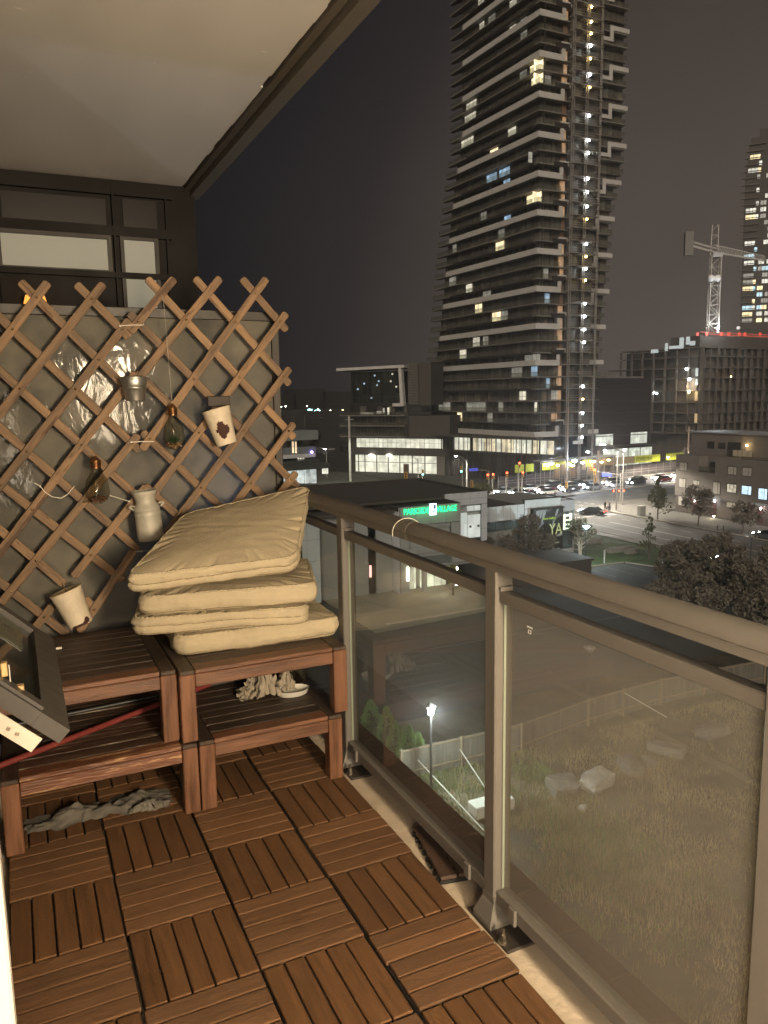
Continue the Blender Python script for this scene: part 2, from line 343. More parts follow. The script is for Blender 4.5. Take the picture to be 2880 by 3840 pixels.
for py in posts:
    p = MB(); p.cbox((1.2815, py, .508), (.057, .054, 1.014), .004); po = p.build('post', alu, rail)
    q = MB()
    # flared shoe
    def ring(hx, hy, z): return [(1.2815 - hx, py - hy, z), (1.2815 + hx, py - hy, z), (1.2815 + hx, py + hy, z), (1.2815 - hx, py + hy, z)]
    vs = ring(.030, .0285, .062) + ring(.030, .0285, .045) + ring(.052, .045, -.005) + ring(.052, .045, -.020)
    fs = [(k * 4 + i, (k + 1) * 4 + i, (k + 1) * 4 + (i + 1) % 4, k * 4 + (i + 1) % 4) for k in range(3) for i in range(4)] + [(0, 1, 2, 3)]
    q.add(vs, fs); q.build('post_shoe', alu, po)
    q = MB(); q.cbox((1.285, py - .03, -.024), (.115, .21, .010), .002); q.build('base_plate', alu_dark, po)
    for dx, dy in ((-.025, -.098), (.025, .055)):
        q = MB(); q.tube((1.262 + dx, py + dy, -.019), (1.262 + dx, py + dy, -.014), .014, .014, 14); q.tube((1.262 + dx, py + dy, -.014), (1.262 + dx, py + dy, -.002), .0105, .0105, 6)
        q.tube((1.262 + dx, py + dy, -.002), (1.262 + dx, py + dy, .006), .0085, .0085, 6); q.tube((1.262 + dx, py + dy, .006), (1.262 + dx, py + dy, .022), .005, .005, 10); q.build('anchor_bolt', steel, po)
for p0, p1 in zip(posts, posts[1:]):
    y1, y0 = p0 - .0275, p1 + .0275
    a = MB(); a.cbox((1.2815, (y0 + y1) / 2, .944), (.036, y1 - y0, .032), .003); mr_ = a.build('middle_rail', alu, rail)
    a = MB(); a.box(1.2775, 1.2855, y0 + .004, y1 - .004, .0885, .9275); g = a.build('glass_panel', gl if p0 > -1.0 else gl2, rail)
    for u_ in (y0 + .0021, y1 - .0039): a = MB(); a.box(1.2778, 1.2852, u_, u_ + .0015, .09, .927); a.build('polished_edge', g_edge, g)
    a = MB(); a.cbox((1.2815, (y0 + y1) / 2, .066), (.044, y1 - y0, .042), .003); b_ = a.build('bottom_rail', alu, rail)
    for yk in (y1 - .09, y0 + .09): a = MB(); a.cbox((1.254, yk, .066), (.010, .03, .048), .002); a.build('glass_clip', alu, b_)
    a = MB()
    for yk in (y1 + .0, y0 - .0): pass
    a.box(1.262, 1.301, y1 - .010, y1 + .0, .9605, .972); a.build('rail_bracket', alu, mr_)
# white print on the second panel
pr_m = mat('etched_mark', (.75, .74, .7), .6)
a = MB(); c = atX(1.2765, 1986, 2353); a.box(1.2762, 1.2772, c.y - .011, c.y + .011, c.z - .002, c.z + .002)
for zz, h in ((-.008, .001), (-.016, .001)): a.box(1.2762, 1.2772, c.y - .006, c.y + .006, c.z + zz - h, c.z + zz + h)
for d in (-.0055, .0055): a.box(1.2762, 1.2772, c.y + d - .0005, c.y + d + .0005, c.z - .016, c.z - .008)
a.build('etched_mark', pr_m, rail)
# cable tie over the rail
tie_m = mat('white_nylon', (.7, .66, .56), .4)
a = MB(); pts = []
for k in range(15):
    an = PI * (-.02 + 1.04 * k / 14); pts.append((1.2815 - .0385 * math.cos(an), -.700 - .07 * k / 14, 1.040 + .0395 * math.sin(an)))
pts = [(1.243, -.698, 1.015), (1.2425, -.699, 1.03)] + pts
a.path(pts, .0013, 5); tag(a.build('cable_tie', tie_m), 'thin white cable tie looped over the top rail in front of the green sign', 'cable tie')
# ================================================================== privacy screen
scr = thing('privacy_screen', 'frosted glass privacy screen in a dark metal frame behind the wooden trellis', 'screen', (.6, .56, -.03))
fm = mat('screen_frame', (.034, .028, .023), .5, var=.06, vscale=20)
fr_ = atY(.54, 300, 1192).z; 
a = MB(); a.cbox((.59, .56, 1.853), (1.36, .045, .042), .003); a.build('frame_rail', fm, scr)
a = MB(); a.cbox((1.252, .56, .90), (.036, .045, 1.862), .003); a.build('frame_post', fm, scr)
a = MB(); a.cbox((.58, .56, .06), (1.30, .045, .05), .003); a.build('frame_rail', fm, scr)
a = MB(); a.cbox((-.07, .56, .95), (.036, .045, 1.76), .003); a.build('frame_post', fm, scr)
og = bpy.data.materials.new('obscured_glass'); og.use_nodes = True; t_ = og.node_tree; t_.nodes.clear()
o_ = gn('ShaderNodeOutputMaterial'); tcg = gn('ShaderNodeTexCoord')
df = gn('ShaderNodeBsdfDiffuse'); gs = gn('ShaderNodeBsdfGlossy'); gs.inputs['Roughness'].default_value = .07
tl = gn('ShaderNodeBsdfTranslucent'); tl.inputs[0].default_value = (.5, .55, .6, 1)
n1 = gn('ShaderNodeTexNoise'); n1.inputs['Scale'].default_value = 5; n1.inputs['Detail'].default_value = 7; n1.inputs['Roughness'].default_value = .6; t_.links.new(tcg.outputs['Object'], n1.inputs[0])
cr = gn('ShaderNodeValToRGB'); t_.links.new(n1.outputs[0], cr.inputs[0]); cr.color_ramp.elements[0].position = .35; cr.color_ramp.elements[0].color = (.105, .102, .088, 1); cr.color_ramp.elements[1].position = .68; cr.color_ramp.elements[1].color = (.25, .225, .18, 1)
t_.links.new(cr.outputs[0], df.inputs[0])
mpg = gn('ShaderNodeMapping'); mpg.inputs['Scale'].default_value = (1, 1, .55); t_.links.new(tcg.outputs['Object'], mpg.inputs[0])
n2 = gn('ShaderNodeTexNoise'); n2.inputs['Scale'].default_value = 16; n2.inputs['Detail'].default_value = 2.5; n2.inputs['Distortion'].default_value = .6; t_.links.new(mpg.outputs[0], n2.inputs[0])
bp = gn('ShaderNodeBump'); bp.inputs['Strength'].default_value = .34; bp.inputs['Distance'].default_value = .006; t_.links.new(n2.outputs[0], bp.inputs['Height'])
n3 = gn('ShaderNodeTexNoise'); n3.inputs['Scale'].default_value = 260; n3.inputs['Detail'].default_value = 1; t_.links.new(tcg.outputs['Object'], n3.inputs[0])
bp2 = gn('ShaderNodeBump'); bp2.inputs['Strength'].default_value = .5; bp2.inputs['Distance'].default_value = .002; t_.links.new(n3.outputs[0], bp2.inputs['Height'])
t_.links.new(bp.outputs[0], gs.inputs['Normal']); t_.links.new(bp2.outputs[0], df.inputs['Normal']); t_.links.new(bp2.outputs[0], tl.inputs['Normal'])
ma = gn('ShaderNodeMixShader'); ma.inputs[0].default_value = .30; t_.links.new(df.outputs[0], ma.inputs[1]); t_.links.new(tl.outputs[0], ma.inputs[2])
mb_ = gn('ShaderNodeMixShader'); n5 = gn('ShaderNodeTexNoise'); n5.inputs['Scale'].default_value = 3.6; n5.inputs['Detail'].default_value = 9; n5.inputs['Roughness'].default_value = .58; t_.links.new(mpg.outputs[0], n5.inputs[0]); r5 = gn('ShaderNodeMapRange'); t_.links.new(n5.outputs[0], r5.inputs[0]); r5.inputs[1].default_value = .50; r5.inputs[2].default_value = .545; r5.inputs[3].default_value = .004; r5.inputs[4].default_value = .014; t_.links.new(r5.outputs[0], mb_.inputs[0]); t_.links.new(ma.outputs[0], mb_.inputs[1]); t_.links.new(gs.outputs[0], mb_.inputs[2]); t_.links.new(mb_.outputs[0], o_.inputs[0])
a = MB(); a.box(-.052, 1.234, .552, .568, .085, 1.832); a.build('frosted_pane', og, scr)
# ================================================================== neighbour's wall beyond the screen
nb = thing('neighbour_wall', 'dark panelled wall of the next flat with blinds lit behind its windows', 'wall', (.6, 2.13, 0))
NY = 2.13
npan = mat('dark_wall_panel', (.0085, .007, .006), .6, spec=.25, var=.1, vscale=3)
def yrect(mb, Y, x0, y0, x1, y1, d0=0, d1=.02, mi=0):
    p = atY(Y, x0, y0); q = atY(Y, x1, y1)
    mb.box(min(p.x, q.x), max(p.x, q.x), Y - d1, Y - d0, min(p.z, q.z), max(p.z, q.z), mi)
a = MB(); a.box(-.9, 1.265, 2.14, 2.3, -.03, 2.80); a.build('wall', npan, nb)
z1 = 1 / 1.152
blind = mat('lit_blind', (.30, .30, .25), .6, emit=(.78, .74, .58), es=.10, sample=False, var=.06, vscale=6)
dk = mat('dark_transom', (.008, .006, .005), .35)
for nm, mt, r in (('transom_panel', dk, (0, 712, 400, 848)), ('transom_panel', dk, (458, 744, 590, 860)),
                  ('window', blind, (0, 872, 408, 1016)), ('window', blind, (462, 900, 596, 1240))):
    a = MB(); yrect(a, NY, *r, d0=-.004, d1=.002); w = a.build(nm, mt, nb)
    p = atY(NY, r[0], r[1]); q = atY(NY, r[2], r[3]); b = MB(); t0 = .022
    x0, x1, zt, zb = p.x, q.x, p.z, q.z
    if nm == 'window': 
        b.box(x0 - t0, x1 + t0, 2.10, 2.135, zt, zt + t0); b.box(x0 - t0, x1 + t0, 2.10, 2.135, zb - t0, zb); b.box(x1, x1 + t0, 2.10, 2.135, zb, zt); b.box(x0 - t0, x0, 2.10, 2.135, zb, zt); b.build('window_frame', alu_dark, w)
a = MB(); yrect(a, NY, 0, 1040, 420, 1300, d1=.03); dr = a.build('door', npan, nb)
a = MB(); yrect(a, NY - .03, 18, 1143, 334, 1196, d1=.004); a.build('door_pane', blind, dr)
for y_ in (700, 862, 1028):
    a = MB(); yrect(a, NY - .0, 0, y_ - 5, 640, y_ + 5, d1=.035); a.build('panel_trim', npan, nb)
a = MB(); yrect(a, NY, 418, 700, 446, 1240, d1=.045); a.build('mullion', npan, nb)
a = MB(); yrect(a, NY, 618, 700, 640, 1240, d1=.03); a.build('mullion', npan, nb)
# neighbour's glowing lantern seen between the slats
ln = thing('lantern', 'small orange glowing lantern on the wall beyond the trellis top', 'lantern', (.45, 1.95, 1.8))
c = atY(1.95, 134, 1145)
a = MB(); a.tube((c.x, c.y, c.z - .075), (c.x, c.y, c.z + .055), .085, .05, 8); a.build('shade', mat('lantern_paper', (.8, .4, .1), .6, emit=(1, .36, .06), es=1.1), ln)
a = MB(); a.tube((c.x, c.y, c.z + .056), (c.x, c.y, c.z + .085), .014, .010, 8); a.tube((c.x, c.y + .02, c.z - .5), (c.x, c.y + .02, c.z - .077), .02, .02, 8); a.build('bracket', alu_dark, ln)
lamp('POINT', 'neighbour_lamp', (1.12, .80, 1.10), 3.2, (.50, .70, 1.0), .04)
# ================================================================== trellis
s2 = 1.3825
def zt(x, y): return (x / s2, 960 + y / s2)
def dt(x, y): return (x / 2.37, 1700 + y / 2.37)
YF, YR = .455, .4675
front = [zt(250, 135) + zt(-60, 545), zt(538, 142) + zt(-40, 865), zt(672, 330) + zt(-30, 1230), zt(705, 605) + zt(-30, 1575), zt(718, 925) + dt(-20, 1370),
         dt(1300, 290) + dt(650, 1100), dt(1190, 860) + dt(700, 1590), dt(470, 1350) + dt(270, 1610)]
front2 = [zt(905, 115) + zt(672, 395), zt(1143, 112) + zt(700, 660), zt(1382, 115) + zt(735, 1005), zt(1485, 295) + zt(770, 1270), zt(1503, 580) + zt(850, 1460),
          zt(1525, 865) + zt(1100, 1450), zt(1538, 1120) + zt(1400, 1295)]
back = [zt(102, 130) + zt(690, 720), zt(393, 143) + zt(672, 425), zt(-60, 262) + zt(725, 1010), zt(-50, 550) + zt(730, 1262), zt(-40, 855) + zt(720, 1525), zt(-30, 1158) + dt(1100, 1130),
        dt(-30, 655) + dt(575, 1165), dt(-30, 1120) + dt(600, 1610), dt(750, 1280) + dt(850, 1400)]
back2 = [zt(1252, 115) + zt(1487, 388), zt(1008, 112) + zt(1503, 668), zt(760, 115) + zt(1527, 945), zt(668, 295) + zt(1545, 1200), zt(705, 600) + zt(1400, 1280), zt(735, 910) + zt(1190, 1345), zt(750, 1190) + zt(960, 1380)]
tr1 = thing('trellis', 'left wooden lattice trellis panel tied to its neighbour by white cable ties', 'trellis', (.3, .46, .5), group=None)
tr2 = thing('trellis', 'right wooden lattice trellis panel ending beside the open night sky', 'trellis', (1.0, .46, .5), group=None)
def slat_mesh(L, w=.034, th=.0095):
    mb = MB(); n = 6; pts = []
    hw = w / 2
    for k in range(n + 1): a_ = -PI / 2 + PI * k / n; pts.append((L / 2 - hw * .55 + hw * .55 * math.cos(a_), hw * math.sin(a_)))
    for k in range(n + 1): a_ = PI / 2 + PI * k / n; pts.append((-L / 2 + hw * .55 + hw * .55 * math.cos(a_), hw * math.sin(a_)))
    mb.prism(pts, -th / 2, th / 2); return mb
brass = mat('brass_rivet', (.75, .6, .35), .25, metal=1)
segs = {}
def add_slat(seg, Y, par):
    p = atY(Y, seg[0], seg[1]); q = atY(Y, seg[2], seg[3]); d = q - p; L = d.length
    o = slat_mesh(L).build('slat', wood_tr); md = (p + q) / 2
    ang = math.atan2(d.z, d.x)
    o.parent = par; o.location = md - par.location
    o.rotation_euler = Euler((PI / 2, 0, 0)); o.rotation_euler = (Matrix.Rotation(-ang, 4, 'Y') @ Matrix.Rotation(PI / 2, 4, 'X')).to_euler()
    bevel(o, .0018, 1)
    return (p.x, p.z, q.x, q.z)
FS = [(add_slat(x, YF, tr1), 1) for x in front] + [(add_slat(x, YF, tr2), 2) for x in front2]
BS = [(add_slat(x, YR, tr1), 1) for x in back] + [(add_slat(x, YR, tr2), 2) for x in back2]
rv = {1: 0, 2: 0}; riv = MB(); riv.lathe([(.0001, .005), (.0035, .0042), (.0054, .0016), (.0058, 0)], 10); tmp = riv.build('rivet', brass, smooth=True); rm = tmp.data; bpy.data.objects.remove(tmp)
for fi, (a, ka) in enumerate(FS):
    for bi, (b, kb) in enumerate(BS):
        if ka != kb: continue
        x1, y1, x2, y2 = a; x3, y3, x4, y4 = b
        dn = (x1 - x2) * (y3 - y4) - (y1 - y2) * (x3 - x4)
        tt = ((x1 - x3) * (y3 - y4) - (y1 - y3) * (x3 - x4)) / dn; uu = ((x1 - x3) * (y1 - y2) - (y1 - y3) * (x1 - x2)) / dn
        if 0 < tt < 1 and 0 < uu < 1 and ((fi + bi) % 2 == 0 or tt < .12 or tt > .9):
            par = tr1 if ka == 1 else tr2
            o = bpy.data.objects.new('rivet', rm); COL.objects.link(o); o.parent = par
            o.location = Vector((x1 + tt * (x2 - x1), YF - .0048, y1 + tt * (y2 - y1))) - par.location; o.rotation_euler = (PI / 2, 0, 0)
def tie(pts, label):
    a = MB(); a.path([tuple(atY(y, *p)) for p, y in pts], .0017, 5)
    for p, y in (pts[0],): a.sphere(atY(y, *p), .0045, 5)
    tag(a.build('cable_tie', tie_m), label, 'cable tie')
tie([(zt(622, 362), .447), (zt(680, 358), .445), (zt(742, 358), .447), (zt(745, 350), .452)], 'white cable tie joining the two trellis panels near their tops')
tie([(zt(680, 965), .447), (zt(730, 962), .445), (zt(800, 962), .447)], 'short white cable tie joining the trellis panels left of the upper hanging bulb')
tie([(dt(355, 290), .447), (dt(305, 262), .44), (dt(355, 290), .446), (dt(400, 345), .445), (dt(460, 385), .44), (dt(542, 400), .438), (dt(600, 365), .44), (dt(662, 290), .447)], 'loose curved white cable tie on the trellis left of the lower bulb')
tie([(dt(1150, 428), .447), (dt(1060, 400), .44), (dt(975, 375), .438)], 'straight white cable tie sticking out left of the milk can')
tie([(dt(1260, 872), .447), (dt(1200, 872), .445), (dt(1330, 866), .447)], 'white cable tie low on the trellis beside the top cushion')
# ================================================================== pots and bulbs hanging on the trellis
def pivot(px, py, Y, tilt=0):
    c = atY(Y, px, py); return c, Matrix.Translation(c) @ Matrix.Rotation(tilt, 4, 'Y')
D = 3.42 / F   # metres per source pixel, roughly, at the trellis
c, M = pivot((1190) / 2.37, 1000 + 985 / 2.37, .385)
k = (c - CAM).dot(FX) / F
bk = thing('metal_bucket', 'small galvanised steel bucket hanging high on the trellis', 'bucket', c)
galv = mat('galvanised_steel', (.42, .41, .38), .38, metal=.9, var=.3, vscale=14, stretch=(1, 1, .3), bump=.15, bscale=40)
rt = 117 / 2.37 * k; rb = 80 / 2.37 * k; h = 205 / 2.37 * k
a = MB(); a.lathe([(rt + .003, -.002), (rt + .004, .001), (rt + .001, .003), (rt - .001, 0), (rb + (rt - rb) * .62, -h * .38), (rb + (rt - rb) * .62 - .001, -h * .38), (rb - .001, -h + .004), (.001, -h + .004)], 40, 0, M)
a.build('inner_wall', galv, bk, smooth=True)
a = MB(); a.lathe([(rt + .001, -.0005), (rt, -.006), (rb + (rt - rb) * .56, -h * .42), (rb + (rt - rb) * .56 + .0025, -h * .44), (rb + (rt - rb) * .52, -h * .47), (rb, -h + .003), (rb - .001, -h), (.001, -h)], 40, 0, M)
a.build('outer_wall', galv, bk, smooth=True)
a = MB(); pts = []
for q in range(21):
    an = PI * q / 20; pts.append(M @ Vector(((rt + .0035) * math.cos(PI + an), -(rt * .98) * math.sin(an) , -h * .40 - .012 * math.sin(an))))
a.path(pts, .0022, 6); a.build('handle', galv, bk)
def bulb(px, py, pyb, rad, label, brown=False, plant=False):
    cap = atY(.40, px, py); bot = atY(.40, px + 6, pyb); k = (cap - CAM).dot(FX) / F
    H = cap.z - bot.z; R = rad * k; M = Matrix.Translation(cap)
    b = thing('light_bulb_terrarium', label, 'glass bulb', cap)
    cp = mat('bronze_cap', (.20, .095, .04), .35, metal=.85, var=.3, vscale=20)
    cr_ = R * .43
    pr = [(.001, .0), (cr_ * .25, 0), (cr_ * .4, -H * .03), (cr_ * .85, -H * .075)]
    for q in range(5): z0 = -H * (.085 + q * .028); pr += [(cr_ * 1.02, z0), (cr_ * 1.06, z0 - H * .009), (cr_ * .93, z0 - H * .019)]
    pr += [(cr_, -H * .235), (cr_ * .98, -H * .25)]
    a = MB(); a.lathe(pr, 28, 0, M); a.build('screw_cap', cp, b, smooth=True)
    gp = []
    for q in range(13):
        f = q / 12; z = -H * (.25 + .33 * f); w = f * f * (3 - 2 * f); gp.append((cr_ * .96 + (R * .93 - cr_ * .96) * w, z))
    cz = -H + R * 1.02
    for q in range(12):
        an = math.radians(8 + q * 6.6); gp.append((R * math.cos(an - .1), -H * .70 - (H * .30 - .002) * math.sin(an)))
    gp.append((R * .35, -H + .001)); gp.append((.001, -H + .001))
    a = MB(); a.lathe(gp, 32, 0, M); a.build('glass_globe', bulb_glass, b, smooth=True)
    a = MB(); pb = mat('pebbles', (.42, .27, .15), .6, var=.4, vscale=60, objrand=0); pb2 = mat('pebbles_dark', (.12, .06, .035), .6, var=.4, vscale=50)
    a2 = MB()
    for q in range(46):
        an = rnd.uniform(0, 2 * PI); rr = R * .78 * math.sqrt(rnd.random()); zz = -H + .010 + rnd.uniform(0, .022)
        (a if q % 3 else a2).sphere(M @ Vector((rr * math.cos(an), rr * math.sin(an), zz)), rnd.uniform(.004, .0075), 4, 0, (1, 1, .75))
    a.build('pebbles', pb2 if brown else pb, b, smooth=True, kind='stuff'); a2.build('pebbles', pb2, b, smooth=True, kind='stuff')
    if plant:
        lf = mat('succulent_leaf', (.03, .075, .03), .5)
        for q in range(16):
            an = q * 2.4; el = .35 + (q / 16) * 1.0; d = Vector((math.cos(an) * math.cos(el), math.sin(an) * math.cos(el), math.sin(el)))
            a = MB(); p0 = M @ Vector((0, 0, -H + .03)); a.tube(p0, p0 + d * .020, .0035, .0028, 5); a.tube(p0 + d * .020, p0 + d * .036, .0028, .0004, 5); a.build('leaf', lf, b)
    return b, cap
bulb_glass = bpy.data.materials.new('bulb_glass'); bulb_glass.use_nodes = True; t_ = bulb_glass.node_tree; t_.nodes.clear()
o_ = gn('ShaderNodeOutputMaterial'); tr = gn('ShaderNodeBsdfTransparent'); tr.inputs[0].default_value = (.80, .79, .73, 1)
gs = gn('ShaderNodeBsdfGlossy'); gs.inputs['Roughness'].default_value = .03; lw = gn('ShaderNodeLayerWeight'); lw.inputs[0].default_value = .55
m1 = gn('ShaderNodeMixShader'); ge = gn('ShaderNodeNewGeometry'); sb = gn('ShaderNodeMath', operation='SUBTRACT'); sb.inputs[0].default_value = 1; t_.links.new(ge.outputs['Backfacing'], sb.inputs[1]); fm_ = gn('ShaderNodeMath', operation='MULTIPLY'); t_.links.new(lw.outputs['Fresnel'], fm_.inputs[0]); t_.links.new(sb.outputs[0], fm_.inputs[1]); t_.links.new(fm_.outputs[0], m1.inputs[0]); t_.links.new(tr.outputs[0], m1.inputs[1]); t_.links.new(gs.outputs[0], m1.inputs[2]); t_.links.new(m1.outputs[0], o_.inputs[0])
b1, c1 = bulb(600 + 112 / 2.458, 1000 + 1262 / 2.458, 1000 + 1690 / 2.458, 98 / 2.458, 'clear glass bulb planter with succulent and pebbles hanging beside the white pot', plant=True)
b2, c2 = bulb(845 / 2.37, 1700 + 25 / 2.37, 1700 + 450 / 2.37, 104 / 2.37, 'clear glass bulb planter with dark pebbles hanging left of the milk can', brown=True)
line = mat('fishing_line', (.4, .36, .28), .4)
a = MB(); top = atY(.44, *zt(848, 235)); a.path([tuple(atY(.45, *zt(838, 200))), tuple(top), tuple(c1 + Vector((0, 0, 0)))], .0009, 5); tag(a.build('string', line), 'thin string holding up the glass bulb beside the white pot', 'string')
# rusty white pots
def pot(px, py, w, h, tilt, label, holes, seed):
    c = atY(.385, px, py); k = (c - CAM).dot(FX) / F; R = w * k; H = h * k
    M = Matrix.Translation(c) @ Matrix.Rotation(tilt, 4, 'Y') @ Matrix.Rotation(math.radians(-6), 4, 'X')
    p = thing('metal_pot', label, 'pot', c)
    pm = mat('chipped_enamel', (.62, .53, .40), .6, var=.12, vscale=14, bump=.3, bscale=30, wear=((.085, .036, .022), .70, 8))
    n = 72; rows = 44
    vs = []; fs = []; mi = []
    for i in range(rows + 1):
        f = i / rows; z = -H * f; r = R * (1 - .27 * f)
        if f < .03: r += .0018
        if abs(f - .17) < .03: r += .0012
        for j in range(n): vs.append((r * math.cos(j * 2 * PI / n), r * math.sin(j * 2 * PI / n), z))
    for i in range(rows):
        for j in range(n):
            a0, b0 = i * n + j, i * n + (j + 1) % n; f = (i + .5) / rows; an = (j + .5) * 360 / n
            m_ = 0
            for (fa, aa, ra, rb) in holes:
                q = ((f - fa) / ra) ** 2 + (((an - aa + 180) % 360 - 180) / rb) ** 2 + .42 * math.sin(i * .42 + seed) * math.cos(j * .55 + seed * 2) + .12 * math.sin(i * 1.3) * math.cos(j * 1.7)
                if q < .75: m_ = 1
            fs.append((a0, b0, b0 + n, a0 + n)); mi.append(m_)
    o = MB(); o.v = [tuple(M @ Vector(v)) for v in vs]; o.f = fs; o.m = mi
    o.build('outer_wall', [pm, mat('rusty_patch', (.045, .014, .008), .8, var=.3, vscale=20)], p, smooth=True)
    a = MB(); a.lathe([(R + .0022, -.001), (R + .0024, .0015), (R - .0008, .002), (R - .003, -.003), (R * .735, -H + .006), (.001, -H + .006)], 36, 0, M); a.build('inner_wall', mat('stained_enamel', (.50, .40, .25), .6, var=.3, vscale=12), p, smooth=True)
    a = MB(); a.lathe([(R * .73, -H), (.001, -H)], 36, 0, M); a.build('bottom', pm, p)
    a = MB(); a.path([M @ Vector((0, R * .9, -H * .35)), M @ Vector((0, R * .97, 0)), M @ Vector((0, R * 1.02, .03))], .0022, 5); a.build('hook', mat('rusty_wire', (.16, .08, .02), .7), p)
pot(600 + 515 / 2.458, 1000 + 1315 / 2.458, 128 / 2.458, 335 / 2.458, math.radians(-14), 'chipped white metal pot with big dark rust patch high on the trellis', [(.60, 262, .26, 34)], .4)
a = MB(); c = atY(.44, 600 + 540 / 2.458, 1000 + 1245 / 2.458); a.cbox((c.x, .435, c.z + .002), (.10, .012, .045), .003); tag(a.build('wooden_cleat', mat('dark_cleat', (.03, .018, .012), .6)), 'dark cleat behind the rim of the rusty white pot', 'bracket')
pot(580 / 2.37, 1700 + 1222 / 2.37, 138 / 2.37, 335 / 2.37, math.radians(-19), 'rust spotted white metal pot hanging low on the trellis above the left table', [(.92, 305, .10, 20), (.97, 260, .05, 40)], 1.9)
# milk can
c = atY(.40, 1280 / 2.37, 1700 + 335 / 2.37); k = (c - CAM).dot(FX) / F / 2.37
mc = thing('milk_can', 'grey whitewashed metal milk can planter hanging on the trellis', 'milk can', c)
mm = mat('whitewashed_tin', (.44, .41, .34), .6, metal=.25, var=.18, vscale=10, bump=.3, bscale=25)
M = Matrix.Translation(c) @ Matrix.Rotation(math.radians(-5), 4, 'Y')
pr = [(112, 5), (114, 0), (98, -28), (88, -60), (84, -88), (90, -112), (108, -138), (114, -150), (118, -160), (114, -168), (110, -175), (114, -200), (116, -208), (113, -218), (114, -300), (115, -400), (117, -412), (114, -420), (114, -432), (111, -440), (1, -440)]
a = MB(); a.lathe([(r * k, z * k) for r, z in pr], 40, 0, M); a.build('can_body', mm, mc, smooth=True)
a = MB(); a.lathe([(112 * k, 5 * k), (100 * k, -4 * k), (84 * k, -50 * k), (80 * k, -90 * k), (90 * k, -200 * k), (1 * k, -200 * k)], 40, 0, M); a.build('can_inside', mm, mc, smooth=True)
for sx in (-1, 1):
    a = MB(); a.path([M @ Vector((sx * 104 * k, -.012, -120 * k)), M @ Vector((sx * 140 * k, -.02, -112 * k)), M @ Vector((sx * 148 * k, -.02, -120 * k)), M @ Vector((sx * 120 * k, -.02, -150 * k))], .0042, 6); a.build('handle', mm, mc)
# ================================================================== slatted tables
def lboard(x0, x1, y0, y1, z0, z1, name, m_, par, axis=0, b=.003):
    """board with its grain along the chosen axis"""
    d = (x1 - x0, y1 - y0, z1 - z0); mb = MB()
    if axis == 0: mb.cbox((0, 0, 0), d, b); r = (0, 0, 0)
    elif axis == 1: mb.cbox((0, 0, 0), (d[1], d[0], d[2]), b); r = (0, 0, PI / 2)
    else: mb.cbox((0, 0, 0), (d[2], d[1], d[0]), b); r = (0, PI / 2, 0)
    o = mb.build(name, m_); o.parent = par; o.location = Vector(((x0 + x1) / 2, (y0 + y1) / 2, (z0 + z1) / 2)) - par.location; o.rotation_euler = r
    return o
def table(x0, x1, y0, y1, z0, h, label, worn=False, group='stacked slatted wooden tables'):
    t = thing('slatted_table', label, 'wooden table', ((x0 + x1) / 2, (y0 + y1) / 2, z0), group=group)
    L = .055; zt_ = z0 + h
    for ax in (x0, x1 - L):
        for ay in (y0, y1 - L): lboard(ax, ax + L, ay, ay + L, z0, zt_ - .016, 'leg', wood_red, t, 2)
    for ax in (x0, x1 - L):
        lboard(ax + .001, ax + L - .001, y0 + .001, y1 - .001, zt_ - .0155, zt_ - .0003, 'side_board', wood_top, t, 1)
        lboard(ax + .006, ax + L - .006, y0 + L + .001, y1 - L - .001, zt_ - .062, zt_ - .016, 'side_rail', wood_red, t, 1)
    lboard(x0 + L + .001, x1 - L - .001, y0 + .004, y0 + .028, zt_ - .066, zt_ - .018, 'front_rail', wood_worn_edge if worn else wood_red, t, 0)
    lboard(x0 + L + .001, x1 - L - .001, y1 - .028, y1 - .004, zt_ - .066, zt_ - .018, 'back_rail', wood_red, t, 0)
    n = 9; yy0 = y0 + .002; yy1 = y1 - .002; p = (yy1 - yy0) / n
    for i in range(n):
        m_ = wood_worn_edge if (worn and i == 0) else (wood_worn if worn else (wood_red if i == 0 else wood_top))
        lboard(x0 + L + .001, x1 - L - .001, yy0 + i * p + .003, yy0 + (i + 1) * p - .003, zt_ - .0165, zt_ + rnd.uniform(-.0012, .0008), 'slat', m_, t, 0, .0025)
    return t
table(.637, 1.190, -.337, .27, 0, .262, 'reddish wooden slatted table on the deck carrying the table with the cushions')
table(.583, 1.222, -.322, .330, .263, .266, 'reddish wooden slatted table holding the pile of cushions')
table(-.006, .631, -.338, .28, 0, .262, 'badly peeling wooden slatted table at the bottom left on the deck', worn=True)
table(-.075, .5785, -.288, .352, .263, .266, 'wooden slatted table stacked on the peeling one beneath the rusty pot')
